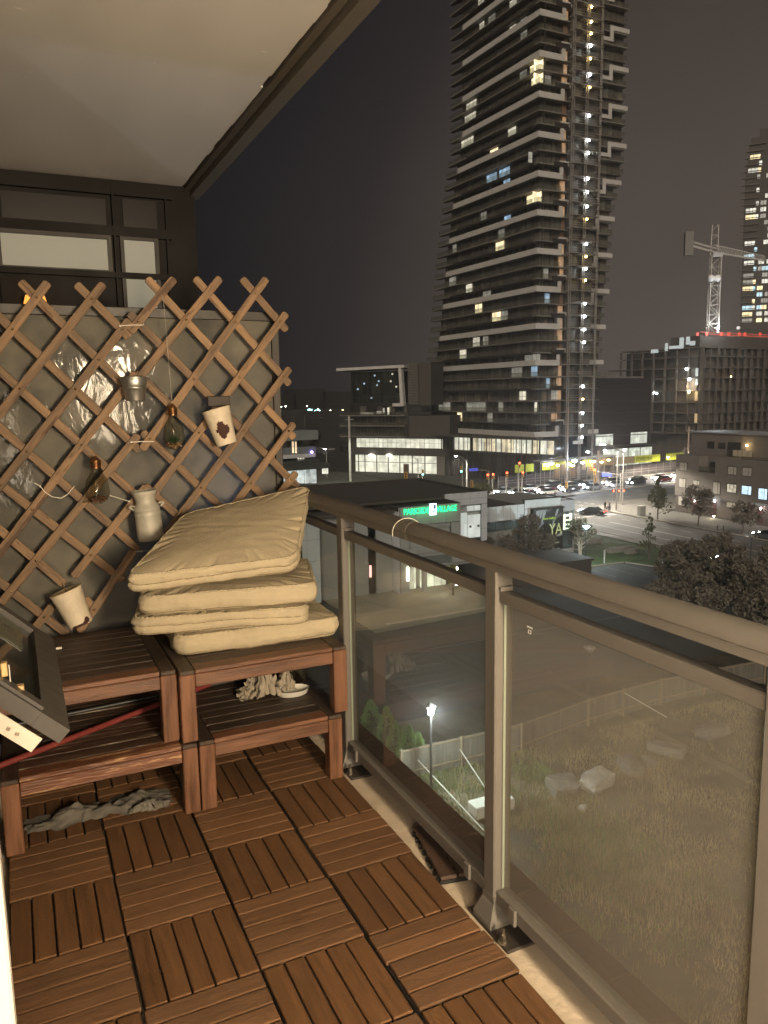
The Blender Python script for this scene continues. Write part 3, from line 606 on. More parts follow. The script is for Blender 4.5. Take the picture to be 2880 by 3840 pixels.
# stuff under tables
cl = mat('grey_cloth', (.12, .108, .09), .8, var=.2, vscale=12, bump=.3, bscale=40)
def crumple(w, d, h, cx, cy, z, nx, ny, seed, name, m_, amp=1.0):
    r = random.Random(seed); g = [[0] * (ny + 1) for _ in range(nx + 1)]
    import mathutils
    mb = MB(); vs = []
    for i in range(nx + 1):
        for j in range(ny + 1):
            u, v = i / nx, j / ny
            q = mathutils.noise.fractal(Vector((u * 2.6 * w / .3 + seed, v * 1.6, seed * .7)), 1.0, 2.0, 3)
            q2 = mathutils.noise.noise(Vector((u * 16 + seed, v * 7, 1.3)))
            ed = math.sin(PI * min(1, max(0, u))) ** .4
            vs.append((cx + (u - .5) * w + q2 * .016, cy + (v - .5) * d * (.55 + .6 * abs(mathutils.noise.noise(Vector((u * 7, seed, 0))))) + q * .01, z + max(.001, h * (.35 + q * .8 * amp + .35 * abs(q2)) * ed * math.sin(PI * (.05 + .9 * v)))))
    fs = [(i * (ny + 1) + j, (i + 1) * (ny + 1) + j, (i + 1) * (ny + 1) + j + 1, i * (ny + 1) + j + 1) for i in range(nx) for j in range(ny)]
    mb.add(vs, fs); return mb.build(name, m_, smooth=True)
o = crumple(.50, .20, .038, .30, -.165, .002, 110, 34, 3.1, 'crumpled_cloth', cl); tag(o, 'crumpled grey cloth lying on the deck under the peeling table', 'cloth')
o = crumple(.15, .06, .035, .46, -.235, .002, 30, 12, 8.1, 'cloth_scrap', cl); tag(o, 'torn end of grey cloth poking out right under the peeling table', 'cloth')
rg = mat('work_gloves', (.27, .23, .175), .85, var=.15, vscale=20, bump=.4, bscale=60)
for i, (x, y, s_) in enumerate(((.92, .0, 5.2), (.99, -.03, 9.4), (1.06, .01, 2.2))):
    o = crumple(.10, .13, .12, x, y, .268, 26, 26, s_, 'rag', rg, 1.2)
    tag(o, ('leftmost', 'middle', 'rightmost')[i] + ' crumpled beige rag on the shelf below the cushion table', 'rag', group='rags below the cushion table')
dish = MB(); dish.lathe([(.05, 0), (.055, .004), (.060, .022), (.0625, .024), (.058, .020), (.05, .006), (.001, .005)], 30, 0, Matrix.Translation((1.085, -.055, .264)) @ Matrix.Diagonal((1.15, .8, 1, 1)))
tag(dish.build('plastic_tray', mat('white_plastic', (.6, .58, .52), .4), smooth=True), 'shallow white plastic tray with holes on the shelf below the cushion table', 'tray')
cup = MB(); M = Matrix.Translation((1.13, .04, .268)) @ Matrix.Rotation(math.radians(78), 4, 'Y') @ Matrix.Rotation(.4, 4, 'Z')
cup.lathe([(.028, 0), (.030, .002), (.048, .10), (.05, .102), (.046, .098), (.028, .004)], 28, 0, Matrix.Translation((1.15, .05, .275)) @ Matrix.Rotation(math.radians(-30), 4, 'Y'))
tag(cup.build('plastic_cup', bulb_glass, smooth=True), 'clear crinkled plastic cup on the shelf at the right behind the tray', 'cup')
# broom handle (red) lying across the lower tables with black broom stick behind
red = mat('red_painted_steel', (.17, .030, .025), .45, var=.1, vscale=9, wear=((.5, .42, .36), .70, 25))
a = MB(); p0 = Vector((.06, -.20, .276)); p1 = Vector((.56, .06, .276)); p2 = Vector((.84, .21, .276)); a.tube(p0 - (p1 - p0) * .25, p1, .0105, .0105, 14); a.tube(p1, p2, .0105, .0105, 14, caps=True)
tag(a.build('broom_handle', red, smooth=False), 'scuffed red metal handle lying across the lower tables', 'broom handle')
a = MB(); a.tube((.02, .12, .272), (.98, .20, .272), .008, .008, 12); tag(a.build('broom_handle', plastic), 'black plastic pole lying behind the red handle on the lower tables', 'pole')
a = MB(); c = Z_ = atZ(.532, 262 / 1.185, 1700 + 870 / 1.185); a.cbox((c.x, c.y, c.z + .004), (.022, .010, .008), .002, 0, None); tag(a.build('cigarette_end', mat('paper_white', (.75, .7, .6), .7)), 'small white scrap lying on the left upper table', 'scrap')
# ================================================================== cushions
import mathutils
cu = mat('beige_canvas', (.41, .342, .228), .85, var=.10, vscale=4, bump=.3, bscale=220)
seam_m = mat('beige_piping', (.20, .155, .09), .8)
def cushion(fl, fr, br, bl, th, label, seed, crown=.014, zipped=False):
    """puffed box cushion on four bottom corners with a shirred panel edge, piping and zip band"""
    fl, fr, br, bl = map(Vector, (fl, fr, br, bl)); cen = (fl + fr + br + bl) / 4
    nrm = ((fr - fl).cross(bl - fl)).normalized()
    t = thing('seat_cushion', label, 'cushion', cen, group='stacked beige seat cushions')
    def P(u, v, w):   # u,v in -1..1 ; w height 0..1
        a_, b_ = (u + 1) / 2, (v + 1) / 2
        return (fl * (1 - a_) * (1 - b_) + fr * a_ * (1 - b_) + br * a_ * b_ + bl * (1 - a_) * b_) + nrm * (w * th)
    NU, per = 24, 288
    rc_ = .17; st_ = 2 - 2 * rc_; arc = rc_ * PI / 2; tot = 4 * (st_ + arc)
    def rr(k):     # even steps round a square with rounded corners
        d = (k / per * tot) % tot; q = int(d // (st_ + arc)); d -= q * (st_ + arc)
        if d < st_: x, y = 1, -1 + rc_ + d
        else: a_ = (d - st_) / rc_; x, y = 1 - rc_ + rc_ * math.cos(a_), 1 - rc_ + rc_ * math.sin(a_)
        for _ in range(q): x, y = -y, x
        return x, y
    vs = []; fs = []; rings = []
    def wr(u, v, q): return mathutils.noise.noise(Vector((u * 3.1 + seed, v * 3.1, q * 3 + seed * 1.7)))
    prof = []   # (scale, height, kind)
    for i in range(NU): f = i / (NU - 1); f2_ = 1 - (1 - f) ** 1.5; prof.append((max(.002, f2_), 1, 'top', f2_))
    sides = [(1.010, .95), (1.022, .88), (1.030, .78), (1.032, .66), (1.026, .56), (1.014, .50), (1.024, .44), (1.030, .32), (1.026, .18), (1.012, .07)]
    if not zipped: sides = [(1.010, .95), (1.022, .88), (1.034, .76), (1.040, .64), (1.043, .54), (1.043, .46), (1.040, .36), (1.034, .24), (1.022, .14), (1.010, .06)]
    for sc_, hh in sides: prof.append((sc_, hh, 'side', 1))
    for i in range(6): f = 1 - i / 5 * .998; prof.append((f, 0, 'bot', f))
    for sc_, hh, kd, f in prof:
        ring = []
        for k in range(per):
            u0, v0 = rr(k); u, v = u0 * sc_, v0 * sc_
            z = hh
            d = 0
            if kd == 'top':
                edge = min(1, max(0, (f - .70) / .27)) ** 1.4 * (1 if f < .995 else .25)
                dens = .35 + .9 * max(0, mathutils.noise.noise(Vector((u0 * 1.7 + seed, v0 * 1.7, seed * 3))) + .3)
                puck = .020 * edge * dens * max(0, mathutils.noise.noise(Vector((k * .30 + seed * 9, f * .8, seed))) * 1.5 - .12) ** .8
                z = 1 + (crown / th) * (1 - f ** 3.6) - puck / th + (.003 / th) * mathutils.noise.fractal(Vector((u * 1.7 + seed, v * 1.7, seed)), .8, 2.1, 4) * (1 - f ** 6) + (.0018 / th) * mathutils.noise.noise(Vector((u * 3 + v * 9, v * 2 - u * 2, seed)))
            elif kd == 'side':
                d = .006 * mathutils.noise.noise(Vector((u * 5 + seed, v * 5, hh * 5.0))) + .003 * mathutils.noise.noise(Vector((u * 25, v * 25 + seed, hh * 1.2)))
                z = hh + .13 * mathutils.noise.noise(Vector((u * 1.6 + seed * 2, v * 1.6, 4))) + .05 * mathutils.noise.noise(Vector((u * 6, v * 6, seed)))
                u *= 1 + d * 3.2; v *= 1 + d * 3.2
            ring.append(len(vs)); vs.append(P(u, v, z))
        rings.append(ring)
    for a_, b_ in zip(rings, rings[1:]):
        for k in range(per): fs.append((a_[k], b_[k], b_[(k + 1) % per], a_[(k + 1) % per]))
    fs.append(tuple(rings[0])); fs.append(tuple(reversed(rings[-1])))
    mb = MB(); mb.add(vs, fs); ob = mb.build('cushion_cover', cu, t, smooth=True)
    # piping at the top and bottom seams
    for idx, rad in ((NU - 1, .0026), (NU + 9, .0024)):
        a = MB(); ring = [Vector(vs[i]) for i in rings[idx]]; a.path([ring[i] for i in range(0, per, 2)] + [ring[0]], rad, 5); a.build('piping', cu if idx < NU else seam_m, t, smooth=True)
    if not zipped: return t
    ring = [Vector(vs[i]) for i in rings[NU + 5]]; a = MB(); a.path([ring[i] for i in range(0, per, 2)] + [ring[0]], .0021, 4); a.build('zip', seam_m, t, smooth=True)
    return t
cushion((.612, -.155, .533), (1.242, -.190, .533), (1.245, .40, .535), (.63, .43, .533), .074, 'lowest beige cushion of the pile resting on the wooden table', 1.3)
cushion((.468, -.10, .618), (1.090, -.262, .622), (1.20, .30, .618), (.60, .42, .618), .066, 'second beige cushion from the bottom of the pile with a zip along its front', 4.1, .014, True)
cushion((.492, -.13, .699), (1.122, -.255, .702), (1.262, .22, .700), (.62, .40, .699), .072, 'third beige cushion from the bottom, plain fronted, just under the tilted top one', 7.7, .016)
cushion((.441, -.195, .806), (1.062, -.205, .815), (1.290, .25, 1.030), (.755, .335, .935), .066, 'tilted topmost beige cushion leaning up against the railing', 9.2, .014, True)
# ================================================================== open awning sash and door edge at the left
sash = thing('awning_window', 'dark aluminium awning window swung open at the left edge', 'window', (-.09, -.8, 1.0))
sm = mat('sash_paint', (.052, .046, .040), .5, var=.08, vscale=18)
E1 = Vector((.176, 0, .737)); E0 = Vector((-.09, 0, .995)); ud = (E1 - E0).normalized(); nd = Vector((ud.z, 0, -ud.x))
y0, y1 = -1.20, -.45
if nd.z < 0: nd = -nd
def sbox(mb, a0, a1, ya, yb, n0, n1, mi=0):
    vs = [tuple(E1 - ud * a + nd * n_ + Vector((0, y, 0))) for n_ in (n0, n1) for y in (ya, yb) for a in (a0, a1)]
    mb.add(vs, [(0, 2, 3, 1), (4, 5, 7, 6), (0, 1, 5, 4), (2, 6, 7, 3), (0, 4, 6, 2), (1, 3, 7, 5)], mi)
a = MB(); sbox(a, 0, .075, y0, y1, -.022, .014); a.build('bottom_rail', sm, sash)
a = MB(); sbox(a, .0755, .36, y0, y0 + .055, -.022, .014); sbox(a, .0755, .36, y0 + .012, y0 + .05, .0145, .022); a.build('stile', sm, sash)
a = MB(); sbox(a, .0755, .36, y1 - .055, y1, -.022, .014); a.build('stile', sm, sash)
a = MB(); sbox(a, .0755, .36, y0 + .0555, y1 - .0555, -.008, .0); a.build('pane', mat('sash_glass', (.020, .022, .018), .08), sash)
a = MB(); sbox(a, .11, .30, y1 - .30, y1 - .075, .001, .003); a.build('painted_pane_reflection', mat('painted_reflection', (.085, .095, .065), .3, var=.4, vscale=14), sash)  # greenish patch painted as a reflection in the pane
hin = sash
hm = mat('bare_metal', (.58, .54, .46), .42, metal=.35)
h0 = Vector((.088, -1.226, .722)); 
def hb(mb, a0, a1, w0, w1, yq0, yq1, mi=0):
    vs = [tuple(h0 - ud * a + nd * w + Vector((0, y, 0))) for w in (w0, w1) for y in (yq0, yq1) for a in (a0, a1)]
    mb.add(vs, [(0, 2, 3, 1), (4, 5, 7, 6), (0, 1, 5, 4), (2, 6, 7, 3), (0, 4, 6, 2), (1, 3, 7, 5)], mi)
h0 = atY(-1.228, 305 / 2.2114, 2200 + 1312 / 2.2114)
a = MB(); hb(a, 0, .34, -.0175, .0175, -.004, 0); a.build('arm_plate', hm, hin)
a = MB(); hb(a, .105, .165, -.006, .006, -.0055, -.0042); a.build('slot', mat('slot_dark', (.08, .05, .03), .5), hin)
for dd in (.050, .072, .13):
    p = h0 - ud * dd; a = MB(); a.tube(p + Vector((0, -.0042, 0)), p + Vector((0, -.0085, 0)), .0048, .004, 12); a.build('screw', steel, hin)
hl = sash
bz = mat('brass_handle', (.62, .42, .20), .4, metal=.4)
for i, (xa, ya, xb, yb) in enumerate(((0, 2484, 31, 2532), (35, 2574, 92, 2598))):
    p = atY(-1.15, xa, ya); q = atY(-1.15, xb, yb); a = MB(); a.cbox(((p.x + q.x) / 2, -1.15, (p.z + q.z) / 2), (q.x - p.x, .02, p.z - q.z), .002); a.build('lever' if i else 'handle_base', bz, hl)
p = atY(-1.15, 33, 2490); q = atY(-1.15, 37, 2600); a = MB(); a.box(p.x - .0008, p.x + .0012, -1.157, -1.15, q.z, p.z); a.build('link', hm, hl)
dj = thing('balcony_door', 'white balcony door edge at the bottom left corner', 'door', (.0, -1.9, 0))
c = atY(-1.78, 64, 3840)
a = MB(); a.cbox((c.x - .045, -1.80, 1.03), (.09, .05, 2.06), .004); a.build('door_edge', mat('white_door_paint', (.72, .68, .60), .45), dj)
a = MB(); a.cbox((c.x - .06, -1.80, .53), (.02, .056, .03), .003); a.build('lock_plate', steel, dj)
# ================================================================== ground, roads
asph = mat('asphalt', (.12, .112, .10), .8, var=.18, vscale=.25, bump=.2, bscale=4)
asph_l = mat('parking_asphalt', (.085, .085, .075), .85, var=.25, vscale=.12, bump=.2, bscale=4)
pave = mat('pavement_concrete', (.17, .155, .13), .8, var=.14, vscale=.35)
kerb_m = mat('kerb_concrete', (.34, .31, .25), .8, var=.1, vscale=.6)
lawn = mat('lawn', (.055, .082, .026), .9, var=.4, vscale=.5, bump=.6, bscale=9)
field = mat('rough_field', (.105, .090, .055), .95, var=.6, vscale=.22, bump=.8, bscale=4)
paint = mat('road_paint', (.60, .58, .52), .7, var=.15, vscale=2)
def sheet(name, poly, z, m_, kind='structure', parent=None):
    mb = MB(); mb.add([(x, y, z) for x, y in poly], [tuple(range(len(poly)))]); return mb.build(name, m_, parent, kind=kind)
sheet('ground', [(-1500, -800), (3000, -800), (3000, 4000), (-1500, 4000)], G - .05, mat('dark_land', (.035, .031, .022), .95, var=.5, vscale=.05))
sheet('field', [(1.6, -60), (80, -60), (80, 60), (24, 60), (24, 40), (1.6, 40)], G - .03, field)
def rot(p, ang, o):
    x, y = p[0] - o[0], p[1] - o[1]; return (o[0] + x * math.cos(ang) - y * math.sin(ang), o[1] + x * math.sin(ang) + y * math.cos(ang))
road1 = sheet('road', [(80.2, -120), (95, -120), (95, 106), (80.2, 104)], G, asph)
O2 = (101, 112); A2 = math.radians(7.5)
def r2(u, v): return rot((O2[0] + u, O2[1] + v), A2, O2)
road2 = sheet('road', [r2(-260, -8), r2(-22, -8), r2(-16, -1), r2(-7, -2), r2(4, 0), r2(260, 0), r2(260, 28.5), r2(-260, 28.5)], G + .004, asph)
sheet('lawn', [(44, 70.2), (67.9, 70.2), (69.5, 66), (71, 62), (74, 30), (78.2, 30), (78.2, 98), (44, 98)], G - .01, lawn)
sheet('parking_lot', [(24, 40), (62, 40), (70, 52), (70.5, 62), (69, 65.6), (67.6, 69.8), (24, 69.8)], G - .014, asph_l)
sheet('pavement', [(95.3, -120), (105.0, -120), (105.0, 112.5), (96.2, 110.2), (95.3, 104)], G + .10, pave)
sheet('pavement', [(78.0, -120), (79.9, -120), (79.9, 97), (78.0, 97)], G + .08, pave)
sheet('plaza', [(28, 58), (46, 60), (46, 71), (28, 71)], G + .02, mat('plaza_concrete', (.27, .25, .19), .8, var=.2, vscale=.4))
sheet('pavement', [r2(-260, 28.8), r2(260, 28.8), r2(260, 31.5), r2(-260, 31.5)], G + .09, pave)
sheet('pavement', [(104.9, 112.6), (104.9, 100), (125, 100), (125, 115.4)], G + .095, pave)
sheet('gravel_yard', [(60, 150), (84, 150), (84, 200), (70, 230), (20, 230), (20, 150)], G + .01, mat('gravel', (.10, .095, .075), .9, var=.5, vscale=.4, bump=.6, bscale=2))
def kerb(p, q, h=.13, w=.18, z=G):
    p = Vector((p[0], p[1], 0)); q = Vector((q[0], q[1], 0)); d = (q - p).normalized(); n_ = Vector((-d.y, d.x, 0)) * w
    mb = MB(); P_ = [p, q, q + n_, p + n_]; mb.prism([(v.x, v.y) for v in P_], z, z + h); o = mb.build('kerb', kerb_m, kind='structure'); return o
kerb((80.2, -100), (80.2, 97), w=.2); kerb((95.2, 104), (95.2, -100), w=.25); kerb((44, 69.9), (67.7, 69.9)); kerb((67.8, 69.8), (69.4, 65.6)); kerb((69.4, 65.6), (70.8, 61.6)); 
kerb(r2(8, -.2), r2(150, -.2)); kerb(r2(-260, 28.5), r2(260, 28.5)); kerb(r2(5, 13.6), r2(150, 13.6), w=1.0); kerb((30, 59.9), (45, 60.6), w=.3)
# painted markings
mk = MB()
def line(p, q, w, z=G + .009):
    p = Vector((p[0], p[1], 0)); q = Vector((q[0], q[1], 0)); d = (q - p).normalized(); n_ = Vector((-d.y, d.x, 0)) * w / 2
    P_ = [p - n_, q - n_, q + n_, p + n_]; mk.add([(v.x, v.y, z) for v in P_], [(0, 1, 2, 3)])
for x_ in (84.0,): line((x_, -80), (x_, 96), .14)
for x_ in (87.6, 87.9): line((x_, -80), (x_, 95), .12)
for k in range(30): line((91.4, -20 + k * 4.4), (91.4, -18 + k * 4.4), .14)
for k in range(7): line(r2(-1.2, 1 + k * 1.7), r2(-1.2, 1.9 + k * 1.7), .4); line(r2(-4.4, 1 + k * 1.7), r2(-4.4, 1.9 + k * 1.7), .4)
for k in range(7): line((81.2 + k * 2, 104.2), (82.1 + k * 2, 104.3), .4); 
line((80.6, 101.2), (94.6, 101.2), .5); line(r2(-8.5, 1), r2(-8.5, 27), .3)
for k in range(40):
    for v in (4.5, 9, 18.5, 23.5): line(r2(6 + k * 5, v), r2(8.5 + k * 5, v), .12)
mk.build('road_marking', paint, road1, kind='stuff')
mk = MB()
for k in range(9): line((46 + k * 2.6, 64.5), (46 + k * 2.6, 69.3), .1, G + .002)
line((30, 52.0), (62, 52.0), .12, G + .002)
mk.build('bay_marking', mat('faded_paint', (.24, .23, .20), .8), kind='structure')
# ================================================================== facade helper
class Face:
    def __init__(s, p0, p1, flip=False):
        s.p = Vector((p0[0], p0[1], 0)); d = Vector((p1[0] - p0[0], p1[1] - p0[1], 0)); s.L = d.length; s.u = d.normalized()
        s.n = Vector((s.u.y, -s.u.x, 0))
        if s.n.dot(Vector((CAM.x, CAM.y, 0)) - s.p) < 0: s.n = -s.n
    def px(s, x, y):
        d = ray(x, y); o = Vector((CAM.x, CAM.y)); det = d.x * -s.u.y + d.y * s.u.x
        bx, by = s.p.x - o.x, s.p.y - o.y
        t = (bx * -s.u.y + by * s.u.x) / det; sp = (d.x * by - d.y * bx) / det
        P_ = CAM + d * t; return (Vector((P_.x, P_.y, 0)) - s.p).dot(s.u), P_.z
    def at(s, a, z, d=0): v = s.p + s.u * a + s.n * d; return Vector((v.x, v.y, z))
    def box(s, mb, a0, a1, z0, z1, d0, d1, mi=0):
        if a0 > a1: a0, a1 = a1, a0
        if z0 > z1: z0, z1 = z1, z0
        vs = [tuple(s.at(a, z, d)) for z in (z0, z1) for d in (d0, d1) for a in (a0, a1)]
        mb.add(vs, [(0, 2, 3, 1), (4, 5, 7, 6), (0, 1, 5, 4), (2, 6, 7, 3), (0, 4, 6, 2), (1, 3, 7, 5)], mi)
    def pxbox(s, mb, x0, y0, x1, y1, d0, d1, mi=0):
        a, zt_ = s.px(x0, y0); b, zb = s.px(x1, y1); s.box(mb, a, b, zb, zt_, d0, d1, mi); return a, b, zb, zt_
def sc4(x, y): return (1550 + x / 1.843, y / 1.843)
def sc7(x, y): return (1560 + x / 2.074, 1000 + y / 2.074)
def f2(x, y): return (1200 + x / 3.318, 1400 + y / 3.318)
def f3(x, y): return (1700 + x / 3.318, 1700 + y / 3.318)
def z5(x, y): return (1000 + x / 1.659, 1300 + y / 1.659)
def z6(x, y): return (1900 + x / 1.693, 1300 + y / 1.693)
def g2(x, y): return (1150 + x / 2.765, 1780 + y / 2.765)
def t4(x, y): return (2400 + x / 3.456, 1600 + y / 3.456)
def cr_(x, y): return (1040 + x / 4.1475, 1480 + y / 4.1475)
def cran(x, y): return (2400 + x / 2.458, 400 + y / 2.458)
def con(x, y): return (2380 + x / 3.318, 1150 + y / 3.318)
# ================================================================== the tall tower
CX, CY = 111.3, 148.0
FA = Face((CX, CY), (CX - .52, CY + 9.986)); FB = Face((CX, CY), (CX + 10, CY))
tw = thing('residential_tower', 'tall dark residential tower with stepped white balcony bands and a few lit windows', 'tower', (CX, CY, G))
def interp(t, z):
    for (z0, v0), (z1, v1) in zip(t, t[1:]):
        if z0 <= z <= z1: return v0 + (v1 - v0) * (z - z0) / (z1 - z0)
    return t[0][1] if z < t[0][0] else t[-1][1]
LA = [(-9, 52.5), (-.4, 51.6), (4.2, 50), (11, 49), (17.7, 47.2), (26.4, 45.4), (37, 43.6), (49.8, 40.6), (60, 38.2), (64, 36.2), (125, 36)]
LB = [(-9, 19), (-2.3, 19.2), (8.6, 20.1), (14.4, 20.2), (28.7, 21.7), (43.2, 22.4), (50.3, 24), (54, 25.4), (125, 25)]
tg = dark_glass('tower_glazing', (.105, .088, .070), (.40, .36, .29), (1.5, 1.5, 2.8), .22)
slab_m = mat('slab_edge', (.175, .157, .132), .75, var=.12, vscale=.5)
white_m = mat('white_fascia', (.50, .475, .43), .6, var=.06, vscale=.3)
guard = bpy.data.materials.new('balcony_guard'); guard.use_nodes = True; t_ = guard.node_tree; t_.nodes.clear(); MATS['balcony_guard'] = guard
o_ = gn('ShaderNodeOutputMaterial'); tr = gn('ShaderNodeBsdfTransparent'); tr.inputs[0].default_value = (.9, .92, .88, 1); df = gn('ShaderNodeBsdfPrincipled'); df.inputs['Base Color'].default_value = (.12, .115, .10, 1); df.inputs['Roughness'].default_value = .25
m1 = gn('ShaderNodeMixShader'); m1.inputs[0].default_value = .24; t_.links.new(tr.outputs[0], m1.inputs[1]); t_.links.new(df.outputs[0], m1.inputs[2]); t_.links.new(m1.outputs[0], o_.inputs[0])
frame_d = mat('window_frame_dark', (.035, .031, .026), .5)
darkband = mat('dark_fascia', (.022, .016, .012), .6)
s = MB()
lev = [8.5 + 2.8 * k for k in range(-6, 37)]
for z in lev:
    la, lb = interp(LA, z) - 3.5, interp(LB, z) - 1.6
    s.prism([tuple(FA.at(0, 0, -1.6))[:2], (FA.at(0, 0, -1.6) + Vector((lb, 0, 0)))[:2], (FA.at(0, 0, -1.6) + Vector((lb, 22, 0)))[:2], tuple((FA.at(la, 0, -1.6) + Vector((16, 6, 0)))[:2]), tuple(FA.at(la, 0, -1.6))[:2]], z, z + 2.8)
s.v = [(v[0], v[1] + 1.6 if v[1] < 149 else v[1], v[2]) for v in s.v]
s.build('glazed_core', tg, tw, kind='stuff')
s = MB()
for z in lev:
    la, lb = interp(LA, z) - 3.5, interp(LB, z) - 1.6
    k = 0.0
    while k < la: FA.box(s, k, k + .09 + (.25 if int(k / 1.5) % 4 == 0 else 0), z, z + 2.55, -1.6, -1.48); k += 1.5
    k = 1.6
    while k < lb: FB.box(s, k, k + .10 + (.2 if int(k / 1.5) % 3 == 0 else 0), z, z + 2.55, -1.6, -1.48); k += 1.5
s.build('mullions', frame_d, tw, kind='stuff')
for i, z in enumerate(lev):
    la, lb = interp(LA, z), interp(LB, z); k = i - 6; ph = k % 3
    cut = 0 if ph != 2 else 0
    s = MB()
    poly = [FA.at(0, 0, .15), FA.at(0, 0, .15) + Vector((8.6, 0, 0)), FA.at(0, 0, -2) + Vector((6.8, 2, 0)), FA.at(la, 0, -2), FA.at(la, 0, .15)]
    s.prism([(CX, CY), (CX + 8.9, CY), (CX + 8.9, CY + 2.4), (CX + 2.0, CY + 2.4)] + [tuple(FA.at(la - 3, 0, -2))[:2], tuple(FA.at(la, 0, -1.2))[:2], tuple(FA.at(la, 0, .0))[:2]], z - .24, z)
    FB.box(s, 17.8, lb, z - .24, z, -2.2, .0 if ph != 1 else -.9)
    s.build('floor_slab', slab_m, tw)
    # guards
    gq = [(FB, 18, lb - .3)]
    if z > -9 and ph != 0: gq += [(FA, .1, la - .1), (FB, .1, 6.5)]
    if ph == 0: gq.append((FA, la - 5, la - .1))
    for f_, u0, u1 in gq: s = MB(); f_.box(s, u0, u1, z, z + 1.05, -.12, -.05); s.build('balcony_guard', guard, tw)
    if ph == 0 and k != 3 * 0 - 3:
        s = MB(); FA.box(s, 0, la - 6.2 - .12 * la * 0, z - .28, z + 1.0, -.10, .18); FB.box(s, -.18, 6.9, z - .28, z + 1.0, -.1, .18)
        FB.box(s, 6.0, 6.95, z + 1.001, z + 3.75, -.1, .18); FB.box(s, 6.951, 8.6, z + 2.85, z + 3.75, -.1, .18)
        s.build('white_band', white_m, tw)
        s = MB(); w_ = 4.6; FB.box(s, lb - w_, lb + .1, z + .1, z + 1.1, -.1, .18); FB.box(s, lb - w_ - .9, lb - w_ - .001, z - 2.3, z + 1.1, -.1, .18); FB.box(s, lb - w_ - 3, lb - w_ - .901, z - 2.3, z - 1.5, -.1, .18); s.build('white_band', white_m, tw)
    if ph == 1:
        s = MB(); FB.box(s, 4.4, 8.2, z - .5, z + .6, -.1, .22); FA.box(s, 1.5, la - 9, z - .55, z - .0, -.2, .06); s.build('dark_band', darkband, tw)
# lit windows on the tower
warmw = room_mat('lit_flat_warm', (1, .82, .48), 1.3); palew = room_mat('lit_flat_pale', (.95, .88, .68), .62); dimw = room_mat('lit_flat_dim', (.9, .85, .7), .20); bluew = room_mat('lit_flat_blue', (.5, .75, 1), .5); orw = room_mat('lit_sheathing', (1, .52, .22), .30)
WA = [(4, 755, 440, 845, 530, 0), (4, 765, 535, 845, 598, 0), (4, 320, 700, 390, 765, 1), (4, 310, 785, 385, 852, 1), (4, 287, 955, 370, 1030, 1), (4, 605, 900, 660, 942, 1), (4, 483, 1040, 538, 1085, 0), (4, 733, 1352, 835, 1420, 0),
      (4, 522, 1680, 580, 1722, 0), (4, 540, 1597, 582, 1650, 2), (4, 320, 1960, 362, 1995, 1), (4, 228, 1685, 255, 1730, 2), (4, 410, 165, 442, 210, 1), (4, 615, 20, 665, 62, 1), (4, 690, 235, 735, 278, 2), (4, 615, 195, 660, 228, 1), (4, 400, 0, 442, 26, 1),
      (4, 575, 1260, 622, 1290, 3), (4, 460, 1195, 530, 1232, 3), (4, 545, 1188, 620, 1225, 3), (4, 205, 1905, 252, 1950, 2), (4, 685, 505, 735, 560, 2), (4, 470, 120, 520, 165, 2), (4, 690, 145, 735, 180, 2), (4, 580, 1515, 625, 1545, 3), (4, 420, 1465, 460, 1500, 2),
      (7, 343, 125, 386, 172, 1), (7, 410, 290, 462, 346, 0), (7, 540, 357, 607, 410, 0), (7, 608, 352, 660, 402, 2), (7, 393, 555, 446, 627, 1), (7, 470, 555, 512, 620, 2), (7, 292, 658, 343, 706, 1), (7, 274, 1170, 310, 1226, 0), (7, 345, 1080, 490, 1122, 2), (7, 590, 1078, 625, 1112, 2),
      (7, 212, 70, 258, 116, 2), (7, 470, 190, 530, 225, 2), (7, 840, 825, 890, 860, 3), (7, 690, 842, 770, 872, 2), (7, 790, 700, 912, 730, 2), (7, 130, 1080, 220, 1125, 2), (7, 750, 945, 800, 980, 1), (7, 865, 1068, 888, 1100, 1), (7, 505, 1180, 545, 1200, 2)]
for (sc_, x0, y0, x1, y1, m_) in WA:
    fn = sc4 if sc_ == 4 else sc7
    a0, za = FA.px(*fn(x0, (y0 + y1) / 2)); a1, zb = FA.px(*fn(x1, (y0 + y1) / 2)); zc_ = (za + zb) / 2
    zf = max(q for q in lev if q <= zc_ + .1) if zc_ > lev[0] else lev[0]
    s = MB(); A_, B_ = sorted((a0 - .8, a1 - .8)); n_ = max(1, round((B_ - A_) / 1.4)); w_ = (B_ - A_) / n_
    for j in range(n_):
        FA.box(s, A_ + j * w_ + .07, A_ + (j + 1) * w_ - .07, zf + .12, zf + .95, -1.5, -1.46); FA.box(s, A_ + j * w_ + .07, A_ + (j + 1) * w_ - .07, zf + 1.03, zf + 2.4, -1.5, -1.46)
    s.build('lit_window', (warmw, palew, dimw, bluew)[m_], tw)
